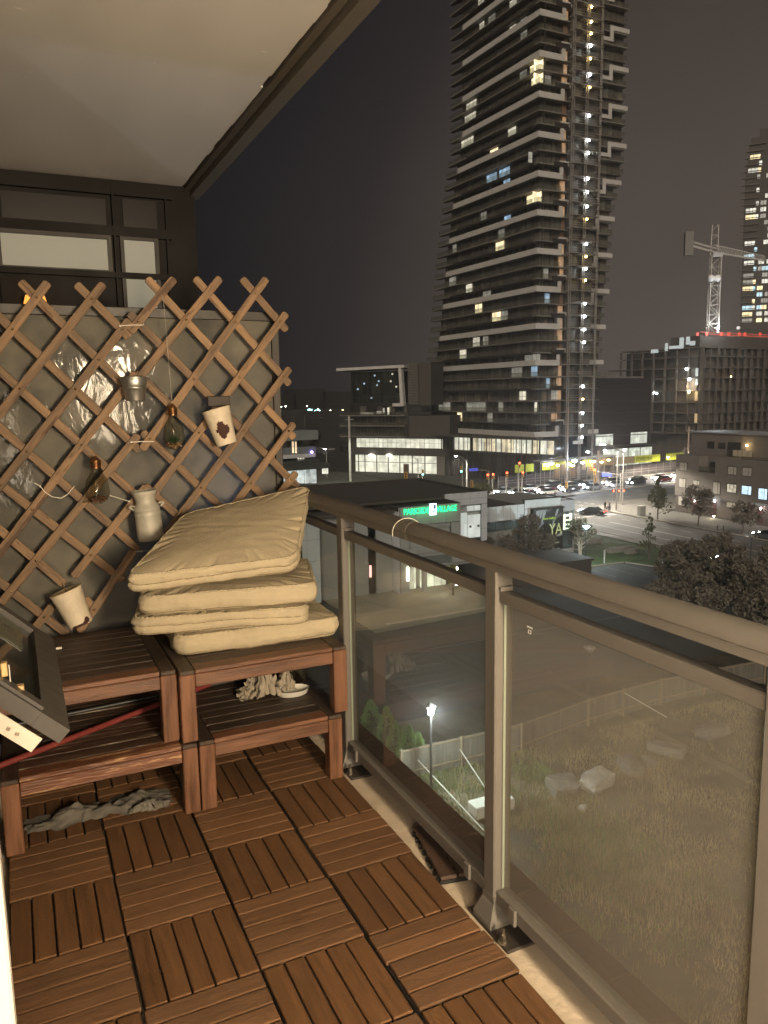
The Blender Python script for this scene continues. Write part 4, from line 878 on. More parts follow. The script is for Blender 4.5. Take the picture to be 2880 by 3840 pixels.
for (sc_, x0, y0, x1, y1, m_) in [(4, 860, 440, 928, 492, 0), (4, 858, 535, 912, 566, 0), (4, 850, 1350, 902, 1400, 0), (4, 925, 555, 980, 605, 2), (4, 820, 1090, 850, 1120, 2), (7, 1080, 1135, 1146, 1186, 4), (7, 1040, 930, 1070, 960, 3), (7, 1030, 225, 1070, 265, 3), (7, 1080, 945, 1150, 1000, 2), (4, 925, 1885, 960, 1920, 2)]:
    fn = sc4 if sc_ == 4 else sc7
    a0, za = FB.px(*fn(x0, (y0 + y1) / 2)); a1, zb = FB.px(*fn(x1, (y0 + y1) / 2)); zc_ = (za + zb) / 2; zf = max(q for q in lev if q <= zc_ + .1)
    s = MB(); n_ = max(1, round((a1 - a0) / 1.3)); w_ = (a1 - a0) / n_
    for j in range(n_): FB.box(s, a0 + j * w_ + .06, a0 + (j + 1) * w_ - .06, zf + .12, zf + .95, -1.5, -1.46); FB.box(s, a0 + j * w_ + .06, a0 + (j + 1) * w_ - .06, zf + 1.03, zf + 2.4, -1.5, -1.46)
    s.build('lit_window', (warmw, palew, dimw, bluew, orw)[m_], tw)
# unfinished strip beside the hoist: orange sheathing
for i, z in enumerate(lev):
    if z < -8: continue
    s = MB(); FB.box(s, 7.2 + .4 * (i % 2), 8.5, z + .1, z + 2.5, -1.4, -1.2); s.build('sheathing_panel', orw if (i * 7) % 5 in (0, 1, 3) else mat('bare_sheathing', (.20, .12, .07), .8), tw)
# ---------- construction hoist up the tower
ho = thing('construction_hoist', 'lit construction hoist shaft climbing the right side of the tall tower', 'hoist', (CX + 13, CY - 3, G))
FH = Face((CX, CY - 3), (CX + 10, CY - 3)); h0_, _ = FH.px(2132, 1100); h1_, _ = FH.px(2238, 1100)
lat = mat('scaffold_steel', (.34, .31, .27), .5, metal=.3); hg = mat('hoist_screen', (.12, .115, .10), .5)
ztop = 112
for nm, a_ in (('mast', h0_ + .3), ('mast', (h0_ + h1_) / 2), ('mast', h1_ - .2)):
    s = MB(); r_ = .30 if a_ < h1_ - 1 else .18
    for dx in (-r_, r_): FH.box(s, a_ + dx - .06, a_ + dx + .06, G, ztop, -.06, .06)
    z = G; sg = 1
    while z < ztop: s.tube(FH.at(a_ - r_ * sg, z), FH.at(a_ + r_ * sg, z + 1.4), .035, .035, 4, caps=False); z += 1.4; sg = -sg
    s.build(nm, lat, ho)
lampw = mat('flood_lamp', (1, 1, 1), emit=(.85, .93, 1), es=45); lampa = mat('amber_lamp', (1, .9, .6), emit=(1, .72, .28), es=30)
amb = set()
for i, z in enumerate(lev):
    s = MB(); FH.box(s, h0_, h1_, z - .14, z, -1.4, .3); FH.box(s, h0_, h1_, z + 1.0, z + 1.06, .2, .26); FH.box(s, h0_, h1_, z + .5, z + .55, .2, .26); s.build('landing', lat, ho)
    s = MB(); FH.box(s, h0_ + .9, (h0_ + h1_) / 2 - .9, z + .05, z + 2.3, -1.5, -1.42); s.build('landing_screen', hg, ho); s = MB(); FH.box(s, (h0_ + h1_) / 2 + .9, h1_ - .5, z + .05, z + 2.3, -1.5, -1.42); s.build('landing_screen', hg, ho)
cm = (h0_ + h1_) / 2
for y_, kd in [(45 / 1.843, 1), (150 / 1.843, 1), (230 / 1.843, 1), (315 / 1.843, 0), (405 / 1.843, 1), (515 / 1.843, 0), (605 / 1.843, 1), (800 / 1.843, 0), (972 / 1.843, 0), (1060 / 1.843, 0), (1237 / 1.843, 0), (1332 / 1.843, 0), (1430 / 1.843, 0), (1518 / 1.843, 1), (1688 / 1.843, 0), (1776 / 1.843, 1), (1860 / 1.843, 0), (1940 / 1.843, 1),
               (1000 + 290 / 2.074, 0), (1000 + 390 / 2.074, 0), (1000 + 490 / 2.074, 0), (1000 + 590 / 2.074, 0), (1000 + 930 / 2.074, 0), (1000 + 1030 / 2.074, 1), (1000 + 1138 / 2.074, 0), (1000 + 1235 / 2.074, 0), (1000 + 1325 / 2.074, 0)]:
    _, z = FH.px(2192, y_); s = MB(); s.sphere(FH.at(cm + .3, z, .5), .26 if kd == 0 else .22, 5); s.build('lamp', lampa if kd else lampw, ho)
    s = MB(); FH.box(s, cm - 1.8, cm + 2.0, z + .35, z + .5, -1.2, .6); s.build('lamp_hood', lat, ho)
# ================================================================== podium left of the tower
P0 = (86.3, 198.2); P1 = (101.7, 178.3)
FP = Face(P0, P1); FQ = Face(P1, (CX, CY))
pd = thing('podium_building', 'low glazed podium building left of the tower with two brightly lit floors', 'building', (P0[0], P0[1], G))
pal = room_mat('lit_lobby', (.95, .94, .74), .66, (.5, .5, .8), .55); pal2 = room_mat('lit_gym', (1, .86, .55), .62, (.35, .35, .9), .25)
cast = mat('dark_cladding', (.055, .047, .038), .7, var=.15, vscale=.4)
s = MB(); FP.box(s, -1.5, 28.6, G, -3.7, -14, -1.0); s.build('wall', cast, pd)
g_ = dark_glass('podium_glazing', (.020, .018, .015), (.22, .20, .165), (1.4, 1.4, 2.8), .2)
for yt, yb in ((410, 530), (535, 655), (660, 785)):
    s = MB(); a0, _ = FP.px(*f2(365, yt)); a1, _ = FP.px(*f2(1085, yt)); _, z0 = FP.px(*f2(365, yb)); _, z1_ = FP.px(*f2(365, yt)); FP.box(s, a0, a1, z0, z1_, -.95, -.4); w = s.build('window_strip', g_, pd)
    s = MB(); k = a0
    while k < a1: FP.box(s, k, k + .12, z0, z1_, -.4, -.3); k += 1.1
    s.build('mullions', frame_d, w, kind='stuff')
    s = MB(); FP.box(s, a0 - 2.6, a1 - .2, z0 - .06, z0 + .18, -.5, 1.1); s.build('floor_slab', slab_m, pd)
    s = MB(); FP.box(s, a0 - 2.5, a1 - .3, z0 + .18, z0 + 1.05, 1.0, 1.05); s.build('balcony_guard', guard, pd)
for (x0, y0, x1, y1, m_) in ((832, 425, 858, 515, palew), (700, 470, 760, 505, dimw), (500, 485, 660, 510, dimw), (775, 432, 800, 500, dimw)):
    s = MB(); FP.pxbox(s, *f2(x0, y0), *f2(x1, y1), -.28, -.24); s.build('lit_window', m_, pd)
# lit long gym floor and lobby, pane by pane
a0, zt_ = FP.px(*f2(442, 805)); _, zb_ = FP.px(*f2(442, 918)); a1, _ = FP.px(*f2(1588, 950))
n_ = 20; w_ = (a1 - a0) / n_
for j in range(n_):
    s = MB(); FP.box(s, a0 + j * w_ + .06, a0 + (j + 1) * w_ - .06, zb_, zb_ + (zt_ - zb_) * .52, -.6, -.5); FP.box(s, a0 + j * w_ + .06, a0 + (j + 1) * w_ - .06, zb_ + (zt_ - zb_) * .55, zt_, -.6, -.5); s.build('lit_pane', pal, pd)
s = MB(); FP.box(s, a0 - 1.2, a1 + 1.5, zt_, zt_ + .35, -.9, .4); FP.box(s, a0 - 1.2, a1 + .8, zb_ - 2.1, zb_, -.9, .1); s.build('spandrel', cast, pd)
a0, zt_ = FP.px(*f2(425, 1005)); _, zb_ = FP.px(*f2(425, 1225)); a1, _ = FP.px(*f2(1452, 1260))
edges = [425, 468, 548, 695, 838, 982, 1138, 1295, 1452]
zm = zb_ + (zt_ - zb_) * .58
for xa, xb in zip(edges, edges[1:]):
    p_, _ = FP.px(*f2(xa, 1100)); q_, _ = FP.px(*f2(xb, 1100)); n3 = max(1, round((q_ - p_) / 1.3)); w3 = (q_ - p_ - .3) / n3
    for j in range(n3):
        s = MB(); u0 = p_ + .15 + j * w3; FP.box(s, u0 + .03, u0 + w3 - .03, zb_ + .1, zm - .08, -.6, -.5); FP.box(s, u0 + .03, u0 + w3 - .03, zm + .08, zt_, -.6, -.5); s.build('lit_pane', pal, pd)
s = MB(); a_, _ = FP.px(*f2(1035, 1140)); b_, _ = FP.px(*f2(1098, 1140)); FP.box(s, a_, b_, zb_ - .3, zb_ + 2.6, -.45, -.1); s.build('door', mat('brown_door', (.10, .06, .035), .6), pd)
s = MB(); a_, _ = FP.px(*f2(1452, 1100)); b_, _ = FP.px(*f2(1555, 1100)); FP.box(s, a_, b_, G, zt_ + .4, -.6, .1)
s.build('stone_pier', mat('grey_stone', (.16, .145, .12), .8, var=.1, vscale=.8), pd)
s = MB()
for j in range(8): FP.box(s, a_ + .02, b_ - .02, G + j * .85, G + j * .85 + .05, .1, .12)
s.build('joint', darkband, pd, kind='stuff')
for x_ in (645, 867):
    s = MB(); s.sphere(Vector(FP.at(FP.px(*f2(x_, 1015))[0], FP.px(*f2(x_, 1015))[1], .4)), .5, 6, sc=(1.6, 1.6, .5)); s.build('soffit_lamp', mat('soffit_lamp', (1, 1, 1), emit=(1, .97, .85), es=8), pd)
# roof pavilion with a white folded frame
pv = thing('roof_pavilion', 'glass rooftop pavilion framed by a white folded canopy on the podium', 'pavilion', (90, 192, -3.6))
s = MB(); a0, zt_ = FP.px(*z5(515, 160)); a1, _ = FP.px(*z5(835, 160)); _, zb_ = FP.px(*z5(515, 352)); FP.box(s, a0, a1, zb_, zt_, -9, -.8); s.build('glass_box', dark_glass('pavilion_glass', (.012, .014, .010), (.07, .075, .055), (2.4, 2.4, 3), .06), pv)
s = MB()
for j in range(10): aa = a0 + (a1 - a0) * j / 9; FP.box(s, aa - .05, aa + .05, zb_, zt_, -.8, -.7)
FP.box(s, a0, a1, zb_ + (zt_ - zb_) * .18, zb_ + (zt_ - zb_) * .19 + .08, -.8, -.7); s.build('mullions', frame_d, pv, kind='stuff')
s = MB(); q0, zt0 = FP.px(*z5(447, 150)); q1, zt1 = FP.px(*z5(865, 118))
def skew(mb, f, a0, z0, a1, z1, th, d0, d1):
    vs = [tuple(f.at(a, z, d)) for (a, z) in ((a0, z0), (a1, z1), (a1, z1 + th), (a0, z0 + th)) for d in (d0, d1)]
    mb.add(vs, [(0, 2, 3, 1), (2, 4, 5, 3), (4, 6, 7, 5), (6, 0, 1, 7), (0, 4 - 0, 2, 0)][:4] + [(0, 6, 4, 2), (1, 3, 5, 7)])
skew(s, FP, q0, zt0 - .1, q1, zt1 - .55, .75, -9, 1.2); s.build('canopy_roof', white_m, pv)
s = MB(); p_, zp = FP.px(*z5(828, 125)); r_, zr = FP.px(*z5(842, 352)); vs = [tuple(FP.at(a, z, d)) for (a, z) in ((p_, zp), (p_ + .8, zp), (r_ + .9, zr), (r_ - .1, zr)) for d in (-.6, 1.0)]
s.add(vs, [(0, 2, 3, 1), (2, 4, 5, 3), (4, 6, 7, 5), (6, 0, 1, 7), (0, 6, 4, 2), (1, 3, 5, 7)]); FP.box(s, r_ - 2.4, r_ + .9, zr - .8, zr, -.6, 1.0); s.build('canopy_leg', white_m, pv)
s = MB(); a0, _ = FP.px(*z5(862, 200)); a1, _ = FP.px(*z5(945, 200)); _, zb_ = FP.px(*z5(862, 358)); 
for j in range(26): FP.box(s, a0 + .9, a1, zb_ + j * .42, zb_ + j * .42 + .2, -.4, .35)
s.build('louvres', slab_m, pv, kind='stuff')
s = MB(); FP.box(s, a0 + .9, a1 + 3.4, zb_ - .3, zb_ + 11, -9, -.4); s.build('rear_block', cast, pv)
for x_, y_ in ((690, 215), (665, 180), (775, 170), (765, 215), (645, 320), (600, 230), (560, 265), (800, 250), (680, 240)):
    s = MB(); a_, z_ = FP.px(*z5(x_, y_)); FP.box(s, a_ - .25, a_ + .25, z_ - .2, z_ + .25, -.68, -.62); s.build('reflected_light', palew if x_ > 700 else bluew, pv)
# right section of the podium, under the tower
s = MB(); FQ.box(s, .8, 33.0, G, -9.0, -12, -1.0); s.build('wall', dark_glass('lower_glazing', (.030, .027, .020), (.085, .078, .058), (1.2, 1.2, 6), .15), pd)
s = MB(); FQ.box(s, -.2, 33.2, -9.1, -8.5, -1.4, 1.2); FQ.box(s, .3, 33, -12.9, -12.7, -1.0, -.5); s.build('spandrel', cast, pd)
a0, _ = FQ.px(*z5(1150, 620)); a1, _ = FQ.px(*z5(1659, 620)); 
for j, (xa, xb, m_) in enumerate([(1150, 1182, 0), (1184, 1216, 0), (1218, 1250, 0), (1270, 1302, 1), (1304, 1336, 0), (1338, 1372, 1), (1374, 1408, 1), (1410, 1446, 0), (1448, 1484, 1), (1486, 1522, 1), (1524, 1560, 0), (1562, 1598, 0), (1600, 1640, 0), (1642, 1680, 1), (1690, 1728, 0), (1732, 1775, 1)]):
    s = MB(); p_, zt_ = FQ.px(*z5(xa, 578)); q_, _ = FQ.px(*z5(xb, 578)); FQ.box(s, p_ + .05, q_ - .05, -12.5, -9.3, -.95, -.85); s.build('lit_pane', pal2 if m_ else pal, pd)
s = MB(); k = 1.0
while k < 33: FQ.box(s, k, k + .14, G, -9.1, -1.0, -.7); k += 1.55
s.build('mullions', frame_d, pd, kind='stuff')
# ---------- low wing right of the hoist
FW = Face((CX + 17.5, CY + 2), (CX + 46, CY + 5))
wg = thing('podium_wing', 'dark low wing right of the tower with lit shop windows at its foot', 'building', (CX + 18, CY + 2, G))
_, zt_ = FW.px(2400, 1418); s = MB(); FW.box(s, 0, 23, -12.0, zt_, -18, 0); FW.box(s, 0, 23, G, -12.001, -18, -1.0); s.build('wall', mat('wing_cladding', (.020, .014, .011), .5, var=.2, vscale=.3), wg)
s = MB(); FW.box(s, .5, 23, zt_, zt_ + .5, -3, -2.6); FW.box(s, 4, 15, zt_ + .01, zt_ + .9, -9, -5); s.build('roof_parapet', slab_m, wg)
for k in range(5): s = MB(); zz = zt_ - 2.9 * (k + 1); FW.box(s, 0, 23, zz - .1, zz + .12, 0, .12); s.build('slab_line', mat('slab_line', (.075, .062, .05), .8), wg)
def z3(x, y): return (1900 + x / 2.765, 1600 + y / 2.765)
shopm = room_mat('lit_shop', (.90, .97, .82), .6, (.6, .6, .9), .4)
for (x0, y0, x1, y1, n_) in ((922, 85, 1100, 192, 5), (1285, 60, 1452, 165, 5), (1000, 240, 1120, 300, 3), (1125, 230, 1250, 400, 4), (1262, 222, 1375, 385, 3), (1388, 215, 1500, 375, 4)):
    a_, za = FW.px(*z3(x0, y0)); b_, zb = FW.px(*z3(x1, y1)); w_ = (b_ - a_) / n_
    for j in range(n_):
        s = MB(); FW.box(s, a_ + j * w_ + .05, a_ + (j + 1) * w_ - .05, zb, za, .03, .08); s.build('lit_pane', shopm, wg)
s = MB(); a_, za = FW.px(*z3(915, 205)); b_, _ = FW.px(*z3(1505, 205)); FW.box(s, a_, b_, za - .5, za + .1, 0, 1.6); s.build('canopy', darkband, wg)
# ---------- hoarding with lime banners
FHo = Face(tuple(atZ(G, 2040, 1815))[:2], tuple(atZ(G, 2540, 1768))[:2])
hb_ = thing('site_hoarding', 'long dark site hoarding with lime green banners along the far side of the road', 'hoarding', (FHo.p.x, FHo.p.y, G))
s = MB(); FHo.box(s, -14, 70, G, G + 2.6, -.1, 0); s.build('fence_panel', mat('hoarding_dark', (.055, .042, .04), .7, var=.4, vscale=.4), hb_)
s = MB()
for k in range(30): FHo.box(s, -14 + k * 2.8, -13.9 + k * 2.8, G, G + 3.0, 0, .06)
FHo.box(s, -14, 70, G + .9, G + 1.0, 0, .06); FHo.box(s, -14, 70, G + 1.5, G + 1.6, 0, .06); s.build('rails', lat, hb_, kind='stuff')
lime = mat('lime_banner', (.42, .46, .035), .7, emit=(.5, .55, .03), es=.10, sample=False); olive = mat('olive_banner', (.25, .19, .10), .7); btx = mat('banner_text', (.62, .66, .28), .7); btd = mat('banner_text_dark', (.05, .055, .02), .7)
def text(body, face, a, z, size, d, m_, parent, name='lettering', italic=0, width=None, ext=.02, bold=0):
    cu_ = bpy.data.curves.new(name, 'FONT'); cu_.body = body; cu_.size = size; cu_.extrude = ext; cu_.offset = bold; cu_.resolution_u = 2; cu_.shear = italic
    o = bpy.data.objects.new(name, cu_); COL.objects.link(o); dg = bpy.context.evaluated_depsgraph_get(); me = bpy.data.meshes.new_from_object(o.evaluated_get(dg)); bpy.data.objects.remove(o)
    xs = [v.co.x for v in me.vertices]; w0 = max(xs) - min(xs); sx = (width / w0) if width else 1; mn = min(xs)
    fl = 1 if face.u.cross(Vector((0, 0, 1))).dot(face.n) > 0 else -1
    po = Vector((0, 0, 0)); p_ = parent
    while p_ is not None: po = po + p_.location; p_ = p_.parent
    for v in me.vertices:
        x = (v.co.x - mn) * sx
        P_ = face.at(a + (x if fl > 0 else -x), z + v.co.y, d + v.co.z); v.co = P_ - po
    me.materials.clear(); me.materials.append(m_)
    o = bpy.data.objects.new(name, me); COL.objects.link(o); o.parent = parent; return o
def z63(x, y): return (1950 + x / 3.016, 1680 + y / 3.016)
for i, (x0, y0, x1, y1, x2, y2, tx) in enumerate([(62, 305, 150, 360, 0, 0, None), (248, 285, 610, 340, 0, 0, 'MCITYCONDOS.COM'), (698, 245, 820, 305, 0, 0, None), (820, 232, 1290, 285, 0, 0, 'o'), (1290, 190, 1578, 235, 0, 0, 'STEWEBB DRIVE'), (1645, 165, 1840, 205, 0, 0, None), (-60, 330, 40, 385, 0, 0, None)]):
    a_, _ = FHo.px(*z63(x0, y0)); b_, _ = FHo.px(*z63(x1, y1)); 
    zt_ = FHo.px(*z63(x0, y0))[1]; 
    z0 = G + 3.25; z1_ = G + 5.05
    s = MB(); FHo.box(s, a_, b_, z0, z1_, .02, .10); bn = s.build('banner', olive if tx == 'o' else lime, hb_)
    if tx and tx != 'o': text(tx, FHo, a_ + (1.2 if i == 1 else .6), z0 + .35, 1.45, .12, btx if i == 1 else btd, bn, width=(b_ - a_) * (.86 if i == 1 else .62), bold=.01)
# row of work lights under the site canopy
can = thing('site_canopy', 'covered site walkway with a row of bright work lights below the tower', 'canopy', (CX, CY - 5, G))
FC = Face((CX - 2, CY - 4.5), (CX + 36, CY + 0.5))
s = MB(); a_, z_ = FC.px(*z63(230, 185)); b_, _ = FC.px(*z63(1080, 120)); FC.box(s, a_, b_, z_ + .5, z_ + .8, -2.5, .4); s.build('canopy_deck', lat, can)
s = MB()
k = a_
while k < b_: FC.box(s, k, k + .12, G, z_ + .5, 0, .12); k += 3.1
s.build('posts', lat, can, kind='stuff')
for x_, y_, kd in ((268, 188, 0), (300, 190, 0), (345, 176, 0), (410, 195, 1), (540, 180, 0), (580, 200, 1), (690, 165, 0), (750, 42, 0), (790, 155, 0), (815, 152, 0), (905, 158, 1), (985, 135, 1), (1160, 20, 0), (945, 28, 0)):
    a_, z_ = FC.px(*z63(x_, y_)); s = MB(); s.sphere(FC.at(a_, z_, .5), .30, 5, sc=(1.5, 1, .7)); s.build('work_light', lampa if kd else lampw, can)
s = MB(); a_, z_ = FC.px(*z63(440, 230)); 
for k in range(9): FC.box(s, a_ + k * 1.8, a_ + k * 1.8 + 1.2, G + 1.2 + (k % 3) * .7, G + 3.4 + (k % 2), -1.5, -1.0)
s.build('stacked_material', mat('site_material', (.22, .15, .10), .8, var=.4, vscale=.7), can, kind='stuff')
# ================================================================== sales centre (green sign, billboard)
pk = thing('sales_centre', 'low grey panelled sales centre with a green lit sign and flat dark roofs', 'building', (45, 72, G))
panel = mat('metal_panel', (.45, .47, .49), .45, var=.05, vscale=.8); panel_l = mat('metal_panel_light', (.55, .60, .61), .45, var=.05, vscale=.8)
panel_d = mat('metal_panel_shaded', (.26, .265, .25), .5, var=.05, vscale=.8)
roofm = mat('roof_membrane', (.052, .044, .034), .85, var=.25, vscale=.25); jnt = mat('panel_joint', (.09, .095, .09), .7)
cop = mat('roof_coping', (.035, .029, .023), .6)
FS1 = Face((36.3, 69.5), (43.6, 69.5)); FS0 = Face((36.3, 69.5), (36.3, 80)); FB1 = Face((60, 78.6), (70, 78.6))
def panels(face, a0, a1, z0, z1, m_, parent, nx, nz, d=.0, th=.12):
    wx = (a1 - a0) / nx; wz = (z1 - z0) / nz
    back = MB(); face.box(back, a0, a1, z0, z1, d - .3, d + th - .05); back.build('wall_backing', jnt, parent)
    for i in range(nx):
        for j in range(nz):
            s = MB(); face.box(s, a0 + i * wx + .018, a0 + (i + 1) * wx - .018, z0 + j * wz + .018, z0 + (j + 1) * wz - .018, d + th - .049, d + th + rnd.uniform(0, .01)); s.build('panel', m_, parent)
# main tall block
ZR = -9.55
s = MB(); s.box(27.5, 49.3, 73.0, 90.0, ZR - .6, ZR - .35); s.box(36.5, 43.4, 69.8, 79.5, -10.75, -10.5); s.box(49.6, 66.6, 79.0, 88, -12.9, -12.65) ; s.box(27.4, 36.1, 70.4, 79.5, -10.75, -10.5); s.build('roof', roofm, pk)
s = MB()
for (x0, x1, y0, y1, z_) in ((27.3, 49.5, 89.9, 90.2, ZR), (49.3, 49.55, 73.0, 90.0, ZR), (27.2, 27.5, 73, 90, ZR), (36.15, 43.7, 79.5, 79.8, -10.05), (43.42, 43.7, 69.6, 79.5, -10.05), (36.15, 36.4, 69.6, 79.5, -10.10), (36.4, 43.42, 69.6, 69.85, -10.08)): s.box(x0, x1, y0, y1, z_ - .5, z_)
s.build('parapet', cop, pk)
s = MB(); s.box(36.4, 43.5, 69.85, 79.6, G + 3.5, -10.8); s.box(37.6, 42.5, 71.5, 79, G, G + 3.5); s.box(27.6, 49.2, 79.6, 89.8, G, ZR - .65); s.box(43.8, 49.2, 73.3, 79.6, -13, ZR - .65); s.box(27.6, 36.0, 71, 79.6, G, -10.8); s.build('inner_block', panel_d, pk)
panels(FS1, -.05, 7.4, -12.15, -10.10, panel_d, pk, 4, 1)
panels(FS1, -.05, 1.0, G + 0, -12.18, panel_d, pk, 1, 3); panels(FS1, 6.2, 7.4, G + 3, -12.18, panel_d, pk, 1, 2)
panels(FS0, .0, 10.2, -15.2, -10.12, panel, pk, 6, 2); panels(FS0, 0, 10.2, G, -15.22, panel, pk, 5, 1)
# glass under the sign
glw = room_mat('lit_office', (.80, .95, .74), .42, (.4, .4, .5), .5)
for a0, a1 in ((1.7, 2.1), (2.2, 3.75), (3.85, 5.35), (5.45, 6.0)):
    s = MB(); FS1.box(s, a0, a1, -14.6, -12.6, -.9, -.8); s.build('lit_pane', glw, pk)
s = MB(); FS1.box(s, 1.0, 6.2, -12.6, -12.17, -.9, -.1); FS1.box(s, 1.0, 6.2, -15.3, -14.6, -.9, .0); s.build('spandrel', panel_d, pk)
# entrance below
ent = room_mat('lit_entrance', (.95, .97, .72), .75, (.9, .9, .9), .35)
for a0, a1 in ((1.5, 2.4), (2.95, 3.6), (3.7, 4.7), (4.8, 5.6), (5.7, 6.2)):
    s = MB(); FS1.box(s, a0, a1, G + .1, G + 2.5, -1.2, -1.1); s.build('entrance_pane', ent, pk)
s = MB(); s.tube((39.0, 69.2, G), (39.0, 69.2, G + 3.4), .32, .32, 18); s.build('column', panel_d, pk)
s = MB(); s.box(37.0, 47.5, 65.8, 71.4, G + 3.42, G + 3.75); s.build('entrance_canopy', mat('canopy_grey', (.16, .16, .15), .6), pk)
s = MB(); FE = Face((40.5, 65.7), (47.5, 65.7))
FE.box(s, 0, 6.8, G + 3.76, G + 4.6, -.1, 0); s.build('sign_fascia', panel_d, pk)
text('PRESENTATION CENTRE'[13:], FE, 2.2, G + 3.85, .75, .02, mat('dull_letters', (.14, .14, .13), .6), pk)
for p_, z0, h, c_ in (((36.95, 69.25), G + 1.4, 1.5, (1, .93, .66)),):
    s = MB(); s.box(p_[0], p_[0] + .22, p_[1] - .02, p_[1] + .12, z0, z0 + h); s.build('wall_lamp', mat('tube_lamp', (1, 1, 1), emit=c_, es=7), pk)
c = atY(66.5, 1712, 2150); s = MB(); s.box(c.x - .1, c.x + .1, 66.4, 66.6, G + 1.0, G + 3.0); s.build('wall_lamp', mat('tube_lamp_b', (1, 1, 1), emit=(1, .9, .85), es=16), pk)
lamp('POINT', 'entrance_light', (40.5, 66.8, G + 2.6), 240, (1, .93, .75), .3)
# left lower walls seen through the railing
FL_ = Face((27.3, 71.5), (36.3, 71.5))
panels(Face((20.5, 70.4), (28.0, 70.4)), 0, 7.0, G, -10.6, panel_l, pk, 5, 4); 
panels(FL_, .7, 8.9, G, -10.7, panel, pk, 5, 3)
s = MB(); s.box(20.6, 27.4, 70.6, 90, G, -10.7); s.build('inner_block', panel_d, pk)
s = MB(); s.box(30.6, 31.1, 71.2, 71.5, G, -10.6); s.box(33.2, 34.1, 71.0, 71.5, G, -10.6); s.build('pier', panel_d, pk)
for x_, z0, h, m_ in ((1378 + 1, 0, 0, 0),):
    for (xx, yy_, hh) in ((1381, 2072, .35), (1381, 2096, .4), (1381, 2125, 1.4)):
        c = atY(71.2, xx, yy_); s = MB(); s.box(c.x - .09, c.x + .09, 71.1, 71.2, c.z - hh, c.z); s.build('slit_window', glw, pk)
    c = atY(71.0, 1388, 2120); s = MB(); s.box(c.x - .12, c.x + .12, 70.9, 71.0, c.z - 1.3, c.z); s.build('wall_lamp', mat('pink_lamp', (1, .5, .5), emit=(1, .45, .42), es=1.6), pk)
    c = atY(69.3, 1524, 2155)
# right blocks: upper panel wall with windows, billboard wall
FR = Face((43.7, 73.0), (49.4, 73.0))
panels(FR, 0, 5.7, -11.0, ZR, panel, pk, 5, 2); panels(FR, 4.9, 5.7, -15.4, -11.02, panel, pk, 1, 3)
winw = room_mat('lit_hall', (.85, .93, .86), .42, (.5, .5, .5), .6)
for a0, a1, z0, z1_ in ((.05, 1.35, -14.9, -11.6), (1.45, 3.0, -14.9, -11.9), (3.08, 4.8, -14.9, -12.2), (3.0, 3.9, -11.75, -11.15), (4.0, 4.8, -11.75, -11.15)):
    s = MB(); FR.box(s, a0, a1, z0, z1_, .0, .05); s.build('lit_pane', winw, pk)
for a0 in (3.3, 4.4): s = MB(); FR.box(s, a0, a0 + .28, -13.7, -13.45, .05, .08); s.build('wall_speaker', darkband, pk)
# link wall between, and the billboard block
FK = Face((49.5, 78.0), (58.8, 78.6))
panels(FK, 0.2, 9.2, -14.3, -12.4, panel_l, pk, 8, 1)
for k in range(6): s = MB(); FK.box(s, .8 + k * 1.4, 2.1 + k * 1.4, -15.6, -14.6, -.5, -.4); s.build('dark_pane', mat('slate_glass', (.10, .13, .13), .2), pk); s = MB(); FK.box(s, .8 + k * 1.4, 2.1 + k * 1.4, -17.6, -15.7, -1.2, -1.1); s.build('lit_pane', room_mat('lit_cyan', (.78, .97, .93), .75, (.8, .8, .8), .5), pk)
s = MB()
for k in range(12): s.box(50 + k * .8, 50.05 + k * .8, 75.0, 75.05, -17.3, -16.2)
s.box(50, 59, 75, 75.05, -16.22, -16.17); s.box(50, 59, 75, 75.05, -16.8, -16.76); s.build('terrace_railing', frame_d, pk, kind='stuff')
s = MB(); s.box(46.0, 59.6, 66.0, 76.0, -17.6, -17.35); s.box(46.2, 59.4, 66.2, 77.6, G, -17.6); s.build('lower_roof', roofm, pk)
s = MB(); s.box(58.8, 66.5, 78.9, 90, G, -12.6); s.box(49.6, 58.8, 79.0, 90, G, -12.9); s.build('inner_block', panel_d, pk)
panels(FB1, -1.25, 4.5, -13.1, -11.96, panel_l, pk, 6, 1); panels(FB1, -1.25, 4.5, G, -13.12, panel_l, pk, 3, 3)
panels(FB1, 4.52, 6.85, -13.9, -12.4, panel, pk, 1, 1); panels(FB1, 4.52, 6.85, G, -18.9, panel, pk, 2, 1); panels(FB1, 6.55, 6.85, -18.88, -13.92, panel, pk, 1, 1)
s = MB(); s.box(58.6, 66.95, 78.75, 79.0, -12.0, -11.9); s.box(66.6, 66.95, 79.0, 90, -12.45, -12.35); s.build('parapet', cop, pk)
cb = mat('lit_corner_window', (.8, .9, .7), .5, emit=(.80, .95, .72), es=.9, sample=False)
for x0, x1, z0, z1_ in ((4.7, 5.0, -16.35, -14.3), (5.1, 5.35, -16.35, -14.3), (6.05, 6.45, -16.2, -14.2), (5.4, 6.0, -14.6, -14.35), (5.4, 6.0, -15.2, -15.0), (5.4, 6.0, -15.8, -15.6), (5.4, 6.0, -16.3, -16.15)):
    s = MB(); FB1.box(s, x0, x1, z0, z1_, .0, .08); s.build('lit_pane', cb, pk)
s = MB(); FB1.box(s, 4.6, 6.5, -18.8, -16.45, .0, .06); FB1.box(s, 5.4, 6.0, -16.14, -14.0, -.06, .0); s.build('dark_pane', mat('slate_glass', (.10, .13, .13), .2), pk)
bb = thing('billboard', 'black condo billboard reading Now Selling with a large YA on the sales centre wall', 'billboard', (62.2, 78.2, G))
s = MB(); FB1.box(s, -.45, 4.6, -18.6, -13.1, .25, .55); s.build('board', mat('billboard_print', (.030, .030, .028), .5), bb)
